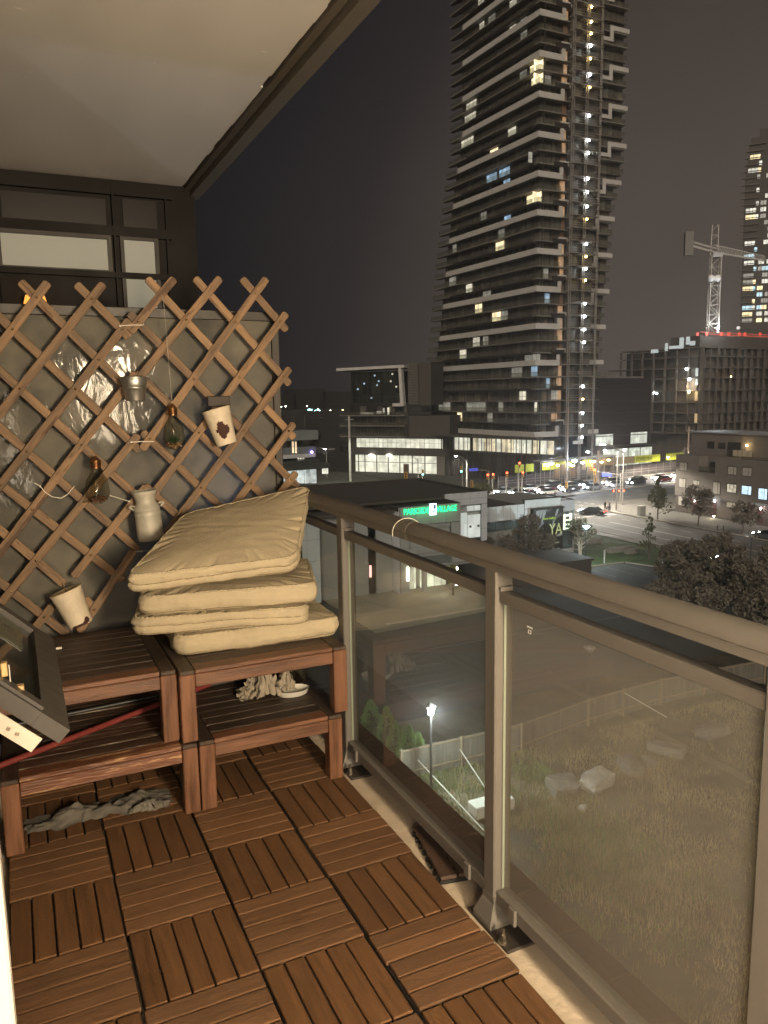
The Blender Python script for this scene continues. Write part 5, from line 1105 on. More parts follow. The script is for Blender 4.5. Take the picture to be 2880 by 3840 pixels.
s = MB(); FB1.box(s, -.45, -.02, -18.6, -13.1, .551, .9); FB1.box(s, -.02, 4.6, -13.22, -13.1, .551, .9); s.build('frame', darkband, bb)
pg = mat('print_grey', (.30, .33, .34), .5); pg2 = mat('print_dim', (.12, .115, .11), .5)
def blade(pts, m_): 
    s = MB(); s.add([tuple(FB1.at(a, z, .556)) for a, z in pts], [tuple(range(len(pts)))]); s.build('printed_blade', m_, bb)
for sx, m_ in ((0, pg), (.45, pg), (1.0, pg)): blade([(.03 + sx * .9, -15.6 + sx * .1), (.22 + sx, -15.2 + sx * .1), (.95 + sx, -13.35), (.62 + sx * .8, -13.35)], m_)
blade([(0, -13.4), (.55, -13.4), (.2, -15.0), (0, -15.8)], pg); blade([(2.7, -15.6), (2.95, -15.6), (3.9, -13.4), (3.55, -13.4)], pg); blade([(.6, -15.9), (1.6, -15.0), (1.2, -15.0), (.45, -15.8)], pg)
blade([(1.5, -13.5), (2.9, -13.25), (2.2, -13.7)], pg2); blade([(3.0, -14.4), (4.4, -13.9), (4.4, -14.3), (2.8, -14.9)], pg2); blade([(2.6, -15.8), (4.4, -15.2), (4.4, -15.4), (2.6, -16.1)], pg2); blade([(3.4, -17.0), (4.5, -16.4), (4.5, -16.9), (3.8, -17.05)], mat('print_pale', (.45, .5, .5), .5))
limt = mat('lime_letters', (.55, .62, .30), .6, emit=(.6, .75, .35), es=.22, sample=False)
text('Now Selling', FB1, 1.35, -14.65, .42, .565, mat('green_letters', (.35, .5, .08), .6, emit=(.4, .62, .05), es=.2, sample=False), bb, width=2.05, bold=.006)
text('YA', FB1, 2.35, -16.75, 2.15, .565, limt, bb, width=2.1)
text('ue.com', FB1, 2.75, -17.95, .42, .565, mat('cream_letters', (.6, .6, .5), .6), bb, width=1.25, bold=.006)
# green sign
sg = thing('green_sign', 'glowing green PARKSIDE VILLAGE letters with a white emblem on the sales centre', 'sign', (40, 69.3, -10.8))
grn = mat('green_neon', (.1, 1, .5), emit=(.0, 1, .30), es=1.3)
a0, zz0 = FS1.px(1480 + 178 / 5.53, 1860 + 395 / 5.53); a1, _ = FS1.px(1480 + 705 / 5.53, 1860 + 350 / 5.53); a2, _ = FS1.px(1480 + 850 / 5.53, 1860 + 330 / 5.53); a3, _ = FS1.px(1480 + 1270 / 5.53, 1860 + 290 / 5.53)
text('PARKSIDE', FS1, a0, zz0 + .02, .93, .2, grn, sg, width=a1 - a0, ext=.04); text('VILLAGE', FS1, a2, zz0 + .02, .93, .2, grn, sg, width=a3 - a2, ext=.04)
m_ = (a1 + a2) / 2; wt = mat('white_neon', (1, 1, 1), emit=(.78, .9, 1), es=1.6); bl_ = mat('sign_blue', (.03, .08, .3), .5)
s = MB(); FS1.box(s, m_ - .40, m_ + .42, zz0 - .25, zz0 + 1.0, .14, .2); s.build('emblem_board', wt, sg)
s = MB(); FS1.box(s, m_ - .24, m_ + .33, zz0 - .13, zz0 + .88, .205, .22); s.build('emblem_field', bl_, sg)
s = MB(); FS1.box(s, m_ - .17, m_ - .10, zz0 - .02, zz0 + .78, .225, .24); FS1.box(s, m_ - .17, m_ + .26, zz0 - .06, zz0 + .02, .225, .24); FS1.box(s, m_ + .19, m_ + .26, zz0 + .02, zz0 + .46, .225, .24); FS1.box(s, m_ - .02, m_ + .05, zz0 + .16, zz0 + .78, .225, .24); FS1.box(s, m_ - .17, m_ + .05, zz0 + .70, zz0 + .77, .225, .24); s.build('emblem_mark', wt, sg)
lamp('AREA', 'sign_glow', (40.0, 68.6, -10.9), 12, (.1, 1, .35), 5.5, aim=(40, 69.5, -11.1), size_y=.5)
lamp('POINT', 'roof_glow', (40.0, 70.8, -9.9), 16, (.15, 1, .35), .5)
# ================================================================== townhouses on the right
th_ = thing('townhouse_block', 'dark grey four storey townhouse block with lit windows at the right edge', 'building', (106, 90, G))
FT = Face((106, 99.0), (106, 70)); FT2 = Face((109.6, 99.2), (109.6, 70))
tb = mat('grey_brick', (.155, .135, .115), .85, var=.10, vscale=1.2, bump=.3, bscale=12); tb2 = mat('brown_brick', (.10, .080, .066), .85, var=.12, vscale=1.2)
s = MB(); FT.box(s, 0, 5.1, -16.6, -9.4, -14, 0); FT.box(s, 5.101, 8.6, -16.6, -12.1, -14, 0); FT.box(s, 5.101, 8.6, -12.099, -9.4, -14, -2.2); FT.box(s, 8.601, 40, -16.6, -9.4, -14, 0); s.build('wall', tb, th_)
s = MB(); FT.box(s, .15, 40, G, -16.601, -14, -.12); s.build('lower_wall', tb2, th_)
s = MB(); FT2.box(s, .2, 40, -9.39, -5.6, -8, 0); s.build('penthouse_wall', tb, th_)
s = MB(); FT2.box(s, -.1, 40, -5.6, -5.4, -8, .35); s.build('roof_edge', mat('bright_flashing', (.5, .52, .55), .3, metal=.6), th_)
s = MB(); FT.box(s, 8.6, 13.5, -9.4, -8.4, -3.0, -2.9); FT.box(s, 13.6, 40, -9.39, -8.9, -.3, -.2); FT.box(s, 5.1, 8.6, -12.1, -11.1, -.1, -.03); s.build('terrace_guard', guard, th_)
wf = frame_d; off = mat('blind_window', (.42, .39, .34), .2, var=.12, vscale=2); coolw = room_mat('lit_tv_blue', (.55, .8, 1), .95, (1.5, 1.5, 1.5), .5); warm2 = room_mat('lit_kitchen', (1, .9, .65), .55, (2, 2, 2), .15)
for (x0, y0, x1, y1, m_) in ((512, 450, 612, 580, 0), (505, 660, 590, 798, 0), (497, 885, 590, 1035, 0), (690, 685, 775, 770, 0), (948, 705, 1040, 885, 0), (1138, 505, 1255, 635, 0), (1330, 518, 1450, 655, 0), (1130, 730, 1250, 868, 2), (1318, 752, 1445, 895, 1), (1535, 785, 1650, 960, 1), (1120, 965, 1245, 1065, 0), (1310, 990, 1430, 1110, 0)):
    a_, zt_ = FT.px(*t4(x0, y0)); b_, zb_ = FT.px(*t4(x1, y1)); _, zt2 = FT.px(*t4(x1, y0)); a_, b_ = sorted((a_, b_))
    s = MB(); FT.box(s, a_, b_, zb_, zt_, .002, .04); w = s.build('window', wf, th_); h_ = zt_ - zb_; sp = a_ + (b_ - a_) * .66
    mm_ = (off, coolw, warm2)[m_]
    for (u0, u1) in ((a_ + .12, sp - .05), (sp + .05, b_ - .10)):
        s = MB(); FT.box(s, u0, u1, zb_ + .12, zt_ - .14, .041, .06); s.build('pane', mm_, w)
for (x0, y0, x1, y1) in ((878, 188, 962, 285), (1018, 205, 1105, 290), (1140, 198, 1300, 385), (790, 460, 900, 600)):
    fc = FT2 if y0 < 300 else FT; dd = 0 if y0 < 300 else -2.2
    a_, zt_ = fc.px(*t4(x0, y0)); b_, zb_ = fc.px(*t4(x1, y1)); a_, b_ = sorted((a_, b_)); s = MB(); fc.box(s, a_, b_, zb_, zt_, dd + .002, dd + .05); s.build('window', mat('unlit_dark', (.03, .026, .022), .2), th_)
a_, z_ = FT2.px(*t4(1398, 245)); s = MB(); s.sphere(FT2.at(a_, z_, .3), .16, 6); s.build('wall_lamp', mat('warm_bulb', (1, 1, 1), emit=(1, .72, .34), es=22), th_)
lamp('POINT', 'terrace_light', FT2.at(a_, z_ - .1, .8), 45, (1, .68, .32), .1)
for k in range(4): s = MB(); FT2.box(s, a_ - 1.6 + k * .95, a_ - .75 + k * .95, z_ - 1.75, z_ - .75, 1.5, 1.54); s.build('terrace_screen', mat('frosted_screen', (.45, .40, .28), .5), th_)
for x_, y_, cc in ((980, 960, (.85, .9, 1)), (1580, 1060, (1, .85, .85)), (725, 965, (1, .95, .85))):
    a_, z_ = FT.px(*t4(x_, y_)); s = MB(); s.sphere(FT.at(a_, z_, .25), .14, 6, sc=(1, 1, 1.6)); s.build('porch_lamp', mat('porch_bulb_%d' % x_, (1, 1, 1), emit=cc, es=16), th_)
    lamp('POINT', 'porch_light', FT.at(a_, z_ - .2, .7), 30, cc, .1)
    s = MB(); FT.box(s, a_ - 1.2, a_ + .9, z_ + .6, z_ + .75, 0, 1.1); s.build('porch_roof', panel, th_)
    s = MB(); FT.box(s, a_ - .9, a_ + .1, G + .3, G + 2.5, -.115, -.06); s.build('door', mat('dark_red_door', (.06, .025, .022), .5), th_)
s = MB(); s.sphere((104.2, 88.6, G + .5), .16, 6, sc=(1, 1, .8)); tag(s.build('ground_light', mat('ground_bulb', (1, 1, 1), emit=(1, .85, .55), es=20)), 'bright low garden light at the foot of the townhouses', 'garden light')
lamp('POINT', 'garden_light', (103.7, 88.6, G + .8), 40, (1, .84, .55), .1)
# ================================================================== building under construction
P_c = (176, 158); FC1 = Face(P_c, (168.5, 187)); FC2 = Face(P_c, (206, 160.5))
cb_ = thing('unfinished_building', 'bare concrete building under construction behind the townhouses', 'building', (P_c[0], P_c[1], G))
rc = mat('raw_concrete', (.115, .10, .085), .9, var=.2, vscale=.25); rcd = mat('shell_interior', (.11, .095, .08), .9, var=.3, vscale=.3)
zl = [FC1.px(*con(800, y_))[1] for y_ in (1580, 1450, 1320, 1185, 1035, 880, 750, 610, 500)]
s = MB(); FC1.box(s, .5, 27, G, zl[-1] - .6, -9, -4); FC2.box(s, .5, 40, G, zl[-1] - .4, -12, -2.2); s.build('core_wall', rcd, cb_)
for i, z in enumerate(zl):
    s = MB(); e_ = 27 + (4 if i < 7 else -1); FC1.box(s, 0, e_, z - .28, z, -6, 0); FC2.box(s, .01, 40, z - .28, z, -6, 0); s.build('floor_slab', rc, cb_)
    if i < len(zl) - 1:
        for k in range(8): s = MB(); FC1.box(s, .6 + k * 3.7, 1.1 + k * 3.7, z, zl[i + 1] - .28, -.9, -.3); s.build('column', rc, cb_)
        for k in range(11):
            w_ = .5 if (k + i) % 3 else 1.2; s = MB(); FC2.box(s, .4 + k * 3.1, .4 + k * 3.1 + w_, z, zl[i + 1] - .28, -.9, -.3); s.build('column', rc, cb_)
zt2 = FC2.px(*con(1000, 360))[1]
s = MB(); FC2.box(s, -.5, 40, zl[-1], zt2, -11, -1); s.build('formwork', mat('formwork_panel', (.085, .072, .06), .8, var=.25, vscale=.3), cb_)
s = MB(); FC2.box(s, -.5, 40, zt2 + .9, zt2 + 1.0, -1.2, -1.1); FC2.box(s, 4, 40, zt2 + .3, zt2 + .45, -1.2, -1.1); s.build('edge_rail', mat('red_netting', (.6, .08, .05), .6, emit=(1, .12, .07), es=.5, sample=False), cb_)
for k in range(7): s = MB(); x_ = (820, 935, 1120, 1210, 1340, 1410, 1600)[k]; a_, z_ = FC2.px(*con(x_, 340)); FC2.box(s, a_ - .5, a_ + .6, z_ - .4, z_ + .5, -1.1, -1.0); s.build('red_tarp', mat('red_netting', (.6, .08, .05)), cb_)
for (x_, y_, kd, r_) in ((1005, 280, 0, .6), (1275, 268, 0, .55), (655, 775, 0, .32), (690, 905, 0, .36), (685, 1058, 1, .34), (250, 1072, 0, .22), (285, 1080, 0, .22), (1185, 870, 1, .14)):
    fc = FC2 if x_ > 800 else FC1; a_, z_ = fc.px(*con(x_, y_)); s = MB(); s.sphere(fc.at(a_, z_, .4), r_, 6); s.build('work_light', mat('crane_flood_lens', (1, 1, 1)) if r_ > .5 else (lampa if kd else lampw), cb_)
lamp('POINT', 'site_flood', FC2.at(FC2.px(*con(1005, 280))[0], FC2.px(*con(1005, 280))[1] + .5, 1.5), 1500, (.9, .95, 1), .5)
lamp('POINT', 'site_flood', FC1.at(FC1.px(*con(690, 1000))[0], FC1.px(*con(690, 1000))[1], 1.0), 700, (1, .85, .6), .3)
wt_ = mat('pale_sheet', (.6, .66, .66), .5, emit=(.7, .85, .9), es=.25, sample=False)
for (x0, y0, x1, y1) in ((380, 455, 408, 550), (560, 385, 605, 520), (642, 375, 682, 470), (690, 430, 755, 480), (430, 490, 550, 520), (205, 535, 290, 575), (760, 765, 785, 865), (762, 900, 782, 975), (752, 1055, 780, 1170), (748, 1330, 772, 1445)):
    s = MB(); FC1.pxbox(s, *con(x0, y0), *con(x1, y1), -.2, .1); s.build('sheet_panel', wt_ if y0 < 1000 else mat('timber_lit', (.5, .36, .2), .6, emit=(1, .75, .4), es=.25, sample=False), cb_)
s = MB()
for k in range(12):
    a_ = -1 - k * .0; FC1.box(s, 27 + (k % 4) * 1.5, 27.1 + (k % 4) * 1.5, G, zl[6], .3, .4)
for z in zl[:7]: FC1.box(s, 26, 33, z - 1.2, z - 1.1, .3, .4); FC1.box(s, 26, 33, z, z + .1, .3, .4)
s.build('scaffold', lat, cb_, kind='stuff')
for (x0, y0) in ((620, 1340), (640, 1560)):
    for k in range(5): s = MB(); a_, z_ = FC1.px(*con(x0 + k * 9, y0 + k * 16)); FC1.box(s, a_ - .8, a_, z_ - .15, z_, -.5, .3); s.build('stair_flight', rc, cb_)
# ================================================================== tower crane
cr0 = thing('tower_crane', 'floodlit tower crane rising above the building under construction', 'crane', (180, 161, 14))
FK2 = Face((180, 161), (190, 154.0)); ylw = mat('crane_steel', (.55, .52, .47), .5)
am, zb_ = FK2.px(*cran(665, 2090)); _, zs = FK2.px(*cran(680, 1370)); _, zt_ = FK2.px(*cran(680, 1090)); hw_ = (FK2.px(*cran(720, 1800))[0] - FK2.px(*cran(630, 1800))[0]) / 2
s = MB()
for sx in (-1, 1):
    for sd in (-1, 1): s.tube(FK2.at(am + sx * hw_, zb_, sd * hw_), FK2.at(am + sx * hw_ * .98, zs, sd * hw_), .17, .17, 5)
z = zb_; k = 0; st = 2 * hw_
while z < zs - st * .5:
    sg_ = 1 if k % 2 else -1
    for sd in (-1, 1):
        s.tube(FK2.at(am - hw_ * sg_, z, sd * hw_), FK2.at(am + hw_ * sg_, z + st, sd * hw_), .09, .09, 4, caps=False); s.tube(FK2.at(am - hw_, z, sd * hw_), FK2.at(am + hw_, z, sd * hw_), .07, .07, 4, caps=False)
        s.tube(FK2.at(am + sd * hw_, z, -hw_ * sg_), FK2.at(am + sd * hw_, z + st, hw_ * sg_), .09, .09, 4, caps=False)
    z += st; k += 1
s.build('mast', ylw, cr0)
s = MB(); a2_ = am + (FK2.px(*cran(685, 1200))[0] - FK2.px(*cran(672, 1800))[0])
for sx in (-1, 1): s.tube(FK2.at(a2_ + sx * hw_ * .8, zs, 0), FK2.at(a2_ + sx * hw_ * .62, zt_, 0), .16, .13, 5)
for k in range(6): f = k / 6; z = zs + (zt_ - zs) * f; w_ = hw_ * (.8 - .2 * f); s.tube(FK2.at(a2_ - w_, z, 0), FK2.at(a2_ + w_, z + (zt_ - zs) / 6 * (1 if k % 2 else 0), 0), .08, .08, 4)
s.build('apex_frame', ylw, cr0)
a_c, z_c = FK2.px(*cran(455, 1265)); a_j, z_j = FK2.px(*cran(1150, 1420)); am2, zm2 = FK2.px(*cran(700, 1345))
s = MB()
for dd in (-.6, .6): s.tube(FK2.at(a_c, z_c - .3, dd), FK2.at(am2, zm2, dd), .16, .16, 5); s.tube(FK2.at(a_c, z_c + .8, dd), FK2.at(am2, zm2 + 1.0, dd), .12, .12, 5)
s.build('counter_jib', ylw, cr0)
s = MB(); FK2.box(s, a_c - 1.3, a_c + .9, z_c - 3.2, z_c + 3.2, -1, 1); s.build('counterweight', mat('counterweight', (.2, .19, .17), .8), cr0)
s = MB()
for dd in (-.6, .6): s.tube(FK2.at(am2, zm2, dd), FK2.at(a_j, z_j, dd), .14, .12, 5)
s.tube(FK2.at(am2, zm2 + 2, 0), FK2.at(a_j, z_j + 1.2, 0), .12, .1, 5); n_ = 20
for k in range(n_): f, g_ = k / n_, (k + .5) / n_; A_ = FK2.at(am2, zm2, .6).lerp(FK2.at(a_j, z_j, .6), f); B_ = FK2.at(am2, zm2 + 2, 0).lerp(FK2.at(a_j, z_j + 1.2, 0), g_); C_ = FK2.at(am2, zm2, .6).lerp(FK2.at(a_j, z_j, .6), (k + 1) / n_); s.tube(A_, B_, .06, .06, 4); s.tube(B_, C_, .06, .06, 4)
s.build('jib', ylw, cr0)
s = MB(); FK2.box(s, am2 - 1.0, am2 + 1.6, zm2 - 1.4, zm2 - .2, -1, 1.4); s.build('cab', panel, cr0)
for x_ in (645, 702): a_, z_ = FK2.px(*cran(x_, 1590)); s = MB(); s.sphere(FK2.at(a_, z_, hw_ + .4), .95, 6); s.build('flood_lamp', mat('crane_flood_lens', (1, 1, 1), emit=(.75, .88, 1), es=260), cr0)
lamp('POINT', 'crane_flood', FK2.at(am, FK2.px(*cran(680, 1620))[1] - 2, hw_ + 3), 130, (.85, .93, 1), .4)
# ================================================================== far lit tower at the right edge
FZ = Face((330, 272), (362, 233.5)); ft = thing('distant_tower', 'distant apartment tower full of lit windows at the right edge', 'tower', (330, 272, G))
t5 = [(y_, FZ.px(*cran(x_, y_))) for x_, y_ in ((1020, 230), (975, 420), (935, 720), (920, 1150), (908, 1500), (895, 1750), (890, 2100))]
fp_ = [(a_, z_) for _, (a_, z_) in t5]
def left_at(z): return interp(sorted([(z_, a_) for a_, z_ in fp_]), z)
wallz = mat('far_tower_wall', (.075, .066, .056), .8, var=.1, vscale=.1); s = MB(); z = G; top = FZ.px(*cran(1020, 350))[1]
while z < top: a_ = left_at(z); FZ.box(s, a_ + 1.5, 60, z, z + 3.05, -20, 0); z += 3.05
s.build('wall', wallz, ft, kind='stuff')
s = MB(); z = G
while z < top: a_ = left_at(z); FZ.box(s, a_, a_ + 8, z - .12, z + .12, -.5, 1.0); z += 3.05
s.build('balcony_slabs', slab_m, ft, kind='stuff')
s = MB(); FZ.box(s, left_at(top) + 5, 60, top, FZ.px(*cran(1100, 190))[1], -15, -3); s.build('plant_room', wallz, ft)
rz = random.Random(5)
cols = [room_mat('far_warm', (1, .8, .42), 1.5), room_mat('far_pale', (.95, .93, .8), .9), room_mat('far_cool', (.55, .85, 1), 1.0), room_mat('far_dim', (.9, .85, .75), .3)]
z = FZ.px(*cran(950, 2060))[1]; r = 0
while z < top - 2:
    for j in range(10):
        xx = (958, 1048, 1090, 1130, 1165, 1200, 1240, 1280, 1320, 1360)[j]
        a_ = FZ.px(*cran(xx, 1400))[0] + left_at(z) - left_at(FZ.px(*cran(xx, 1400))[1])
        if rz.random() < (.55 if z < 60 else .35):
            w_ = (4.6, 1.4, 2.6, 2.6, 2.6, 2.6, 2.6, 2.6, 2.6, 2.6)[j]; s = MB(); n_ = 2 if w_ > 2 else 1
            if j == 0: n_ = 3
            for q in range(n_): FZ.box(s, a_ + q * w_ / n_ + .08, a_ + (q + 1) * w_ / n_ - .08, z + .5, z + 2.4, .02, .08)
            s.build('lit_window', cols[rz.choice((0, 0, 1, 1, 1, 2, 3, 3))], ft)
    z += 3.05; r += 1
# ================================================================== left: curved condo, yard, far city
cc = thing('curved_condo', 'small white balconied condo building seen just right of the trellis', 'building', (46, 126, G))
FV = Face((34, 124), (52, 127)); wh = mat('pale_render', (.50, .52, .50), .6, var=.06, vscale=.5)
def vbox(name, x0, y0, x1, y1, d0, d1, m_, parent=cc):
    s = MB(); FV.pxbox(s, *cr_(x0, y0), *cr_(x1, y1), d0, d1); return s.build(name, m_, parent)
vbox('penthouse_band', -60, 575, 612, 695, -6, .6, mat('band_glass', (.20, .22, .20), .3, var=.1, vscale=.6)); vbox('wall', -60, 700, 485, 1400, -8, -1.4, dark_glass('condo_glass', (.05, .05, .05), (.3, .3, .28), (1.2, 1.2, 2.9), .15))
vbox('balcony_band', -60, 838, 585, 945, -1.4, .4, mat('band_glass2', (.17, .19, .19), .3, var=.1, vscale=.6)); vbox('balcony_slab', -60, 946, 575, 965, -1.4, .5, wh); vbox('balcony_band', -60, 1040, 600, 1105, -1.4, 1.2, mat('band_dark', (.06, .065, .055), .3))
vbox('eyebrow_roof', -60, 1106, 720, 1128, -5, 2.2, mat('band_dark', (.06, .065, .055), .3))
lw_ = room_mat('condo_lobby', (.82, .92, .88), .75, (.6, .6, .8), .2)
for x0, x1 in ((100, 165), (170, 225), (230, 300), (310, 365), (368, 425), (432, 510), (515, 610)): vbox('lit_pane', x0, 1150, x1, 1375, -.2, 0, lw_)
for x0, x1 in ((622, 650), (655, 682), (688, 716)): vbox('lit_pane', x0, 1095, x1, 1220, 1.6, 1.7, room_mat('condo_side', (.95, .95, .78), .9, (1, 1, 1), .5))
vbox('lit_window', 208, 728, 242, 905, .41, .45, room_mat('condo_warm', (1, .72, .42), .9, (2, 2, 2), .6)); vbox('lit_window', 255, 728, 285, 905, .41, .45, room_mat('condo_warm', (1, .72, .42), .9))
for x0 in (370, 410, 448): vbox('lit_window', x0, 958, x0 + 28, 1005, -1.35, -1.3, palew)
s = MB(); a_, z_ = FV.px(*cr_(512, 890)); s.sphere(FV.at(a_, z_, .6), .22, 5); s.build('violet_lamp', mat('violet_lamp', (1, 1, 1), emit=(.38, .25, 1), es=9), cc)
vbox('mast', 296, 320, 306, 570, -1, -.9, slab_m); vbox('mast', 552, 330, 560, 560, -3, -2.9, slab_m)
# dark land, treeline and far lights
s = MB()
for k in range(40): x = -900 + k * 60; h = 8 + 6 * math.sin(k * 1.7) + 3 * math.sin(k * .6); s.prism([(x, 1400), (x + 64, 1400), (x + 64, 1460), (x, 1460)], G, h + 2)
s.build('far_treeline', mat('far_trees', (.018, .016, .013), .95, var=.4, vscale=.02), kind='stuff')
s = MB()
rq = random.Random(3)
for k in range(16):
    x = 20 + k * 11 + rq.uniform(-4, 4); y = 250 + rq.uniform(-20, 30)
    for q in range(14): s.sphere((x + rq.uniform(-5, 5), y + rq.uniform(-5, 5), G + rq.uniform(1, 8)), rq.uniform(1.5, 3), 4)
s.build('dark_thicket', mat('thicket', (.020, .018, .012), .95, var=.6, vscale=.8), kind='stuff')
fl = [(130, 182, 2, 9), (462, 178, 2, 6), (490, 235, 0, 10), (525, 235, 0, 10), (510, 272, 0, 9), (590, 252, 0, 9), (632, 230, 0, 10), (662, 253, 0, 10), (712, 280, 1, 8), (425, 270, 0, 9), (440, 316, 1, 9), (400, 350, 1, 9), (175, 347, 1, 10), (313, 390, 1, 8), (125, 382, 1, 7), (168, 402, 1, 6), (825, 248, 2, 8), (1015, 242, 3, 9), (548, 320, 2, 5), (378, 258, 1, 4), (685, 268, 0, 5), (770, 566, 3, 3), (960, 606, 3, 3), (62, 188, 1, 4), (842, 258, 2, 4), (800, 318, 3, 3)]
flm = [mat('far_teal', (1, 1, 1), emit=(.35, .95, .9), es=50, sample=False), mat('far_white', (1, 1, 1), emit=(.85, 1, .92), es=50, sample=False), mat('far_cream', (1, 1, 1), emit=(1, .9, .65), es=40, sample=False), mat('far_amber', (1, 1, 1), emit=(1, .75, .3), es=25, sample=False)]
ld = 1300
for x_, y_, c_, r_ in fl:
    P_ = CAM + ray(*cr_(x_, y_)) * ld / ray(*cr_(x_, y_)).length
    s = MB(); s.sphere(P_, r_ * .105 * ld / 1300, 4, sc=(1.3, 1.3, .9)); tag(s.build('distant_street_lamp', flm[c_]), 'tiny ' + ('teal', 'white', 'cream', 'amber')[c_] + ' far city light glowing on the horizon right of the trellis', 'street lamp', 'far ' + ('teal', 'white', 'cream', 'amber')[c_] + ' city lights')
# ================================================================== poles, signals
pole_m = mat('lamp_pole_steel', (.30, .28, .25), .5, metal=.3); wpole = mat('weathered_utility_pole', (.34, .26, .20), .85, var=.15, vscale=1, stretch=(4, 4, .5))
glowc = mat('street_lens', (1, 1, 1), emit=(.92, .96, 1), es=30); glowb = mat('blue_flare_lens', (1, 1, 1), emit=(.30, .58, 1), es=60)
def street_light(base, ztop, arms, label, lit=True, group='cobra head street lights round the junction'):
    o = thing('street_light', label, 'street light', base, group=group)
    s = MB(); s.tube(base, (base[0], base[1], ztop), .14, .09, 8); s.build('pole', pole_m, o)
    for dx, dy, rise in arms:
        s = MB(); L_ = math.hypot(dx, dy); pts = [Vector((base[0] + dx * f, base[1] + dy * f, ztop - .6 + rise * math.sin(f * PI / 2))) for f in (0, .3, .6, .85, 1)]
        s.path(pts, .06, 6); s.build('arm', pole_m, o)
        e_ = pts[-1]; s = MB(); s.sphere(e_ + Vector((dx / L_ * .3, dy / L_ * .3, 0)), .3, 6, sc=(1.3, 1.3, .4)); hd = s.build('lamp_head', pole_m, o)
        s = MB(); s.sphere(e_ + Vector((dx / L_ * .3, dy / L_ * .3, -.12)), .24, 5, sc=(1.3, 1.3, .35)); s.build('lens', glowc if lit else mat('dark_lens', (.4, .42, .42), .3), hd)
        if lit: lamp('SPOT', 'street_light_beam', e_ + Vector((0, 0, -.4)), 10000, (1, .93, .80), .25, aim=(e_.x, e_.y, G)).data.spot_size = math.radians(150)
    return o
def P(x, y): v = atZ(G, x, y); return (v.x, v.y, G)
def top_z(base, x, y):   # height where the vertical through base meets picture height y
    d = ray(x, y); t = math.hypot(base[0] - CAM.x, base[1] - CAM.y) / math.hypot(d.x, d.y); return CAM.z + d.z * t
b = P(*z3(1135, 870)); street_light(b, top_z(b, *z3(1135, 215)), [(-3.2, .3, 1.4)], 'street light nearest the three walkers with one arm reaching left over the road')
b = P(*z3(1198, 815)); street_light(b, top_z(b, *z3(1215, 250)), [(-3.6, 1.0, 2.0)], 'street light behind the three walkers carrying the blue street name signal arm')
b = P(*t4(265, 650)); b = (150.5, 139.3, G); street_light(b, top_z(b, *t4(270, 265)), [(4.4, -1.2, 1.8), (-4.2, .8, -1.6)], 'two armed street light on a wooden pole left of the townhouses')
b = P(1380 + 308, 1900); b = (79.5, 128, G); street_light((86.5, 138, G), top_z((86.5, 138, G), *z5(1348, 700)), [(-3.2, -1.2, 1.6)], 'street light with a lit head in front of the dark glass lobby')
street_light((79, 146, G), top_z((79, 146, G), *z5(1148, 690)), [(-3.0, -.6, 1.5)], 'unlit street light in front of the brightly lit lobby', lit=False)
b = P(*cr_(772, 1290)); street_light(b, top_z(b, *cr_(770, 885)), [(-.3, 0, .2)], 'thin street light on the gravel yard left of the podium', lit=False)
b = P(*cr_(772, 1290)); street_light((b[0] - 5.0, b[1] + 3, G), top_z(b, *cr_(650, 990)), [(4.6, 0, 3.2)], 'curved arm street light rising behind the gravel yard', lit=False)
def upole(base, ztop, r, label, m_=wpole):
    o = thing('utility_pole', label, 'utility pole', base, group='utility poles round the building site'); s = MB(); s.tube(base, (base[0], base[1], ztop), r, r * .75, 10); s.build('pole', m_, o)
    s = MB(); s.box(base[0] - 1.1, base[0] + 1.1, base[1] - .06, base[1] + .06, ztop - 1.0, ztop - .85); s.build('crossarm', m_, o); return o
upole((CX - 2.2, CY - 15, G), top_z((CX - 2.2, CY - 15, G), *z6(180, 390)), .22, 'grey utility pole standing in front of the tower corner beside the blue flare')
b = (CX + 9.5, CY - 11.5, G); upole(b, top_z(b, *z63(640, 30)), .38, 'thick pale utility pole before the lime banners left of the hoist')
upole((151, 138.6, G), top_z((151, 138.6, G), *t4(262, 0)), .26, 'tall utility pole carrying the two armed street light by the lime banner end')
b = P(1314, 1806); upole(b, top_z(b, *f2(348, 530)), .33, 'tall utility pole with a pale lit foot in front of the podium', mat('pale_pole', (.42, .40, .34), .8, var=.1, vscale=.6))
lamp('SPOT', 'yard_light', (b[0] - 3, b[1] - 8, G + 9), 2600, (.9, 1, .85), .3, aim=(b[0] - 1, b[1], G)).data.spot_size = math.radians(120)
s = MB(); c = P(1314, 1800); 
bl = (CX - 1.0, CY - 16); z_ = top_z((bl[0], bl[1], G), *z3(335, 355)); s = MB(); s.sphere((bl[0], bl[1], z_), .42, 6, sc=(1.3, 1.3, .8)); o = tag(s.build('flood_light', glowb), 'very bright blue white floodlight on the pole at the tower corner', 'floodlight')
lamp('POINT', 'flood_light_beam', (bl[0] - .5, bl[1] - 1.2, z_), 1500, (.5, .72, 1), .3)
yel = mat('signal_yellow', (.62, .33, .03), .5); redl = mat('red_signal', (1, .1, .05), emit=(1, .05, .02), es=14); grl = mat('green_signal', (.1, 1, .8), emit=(.1, 1, .75), es=10); offl = mat('dark_signal', (.02, .02, .02), .4); nameb = mat('street_name_blue', (.05, .07, .42), .5, emit=(.1, .12, .7), es=.35, sample=False)
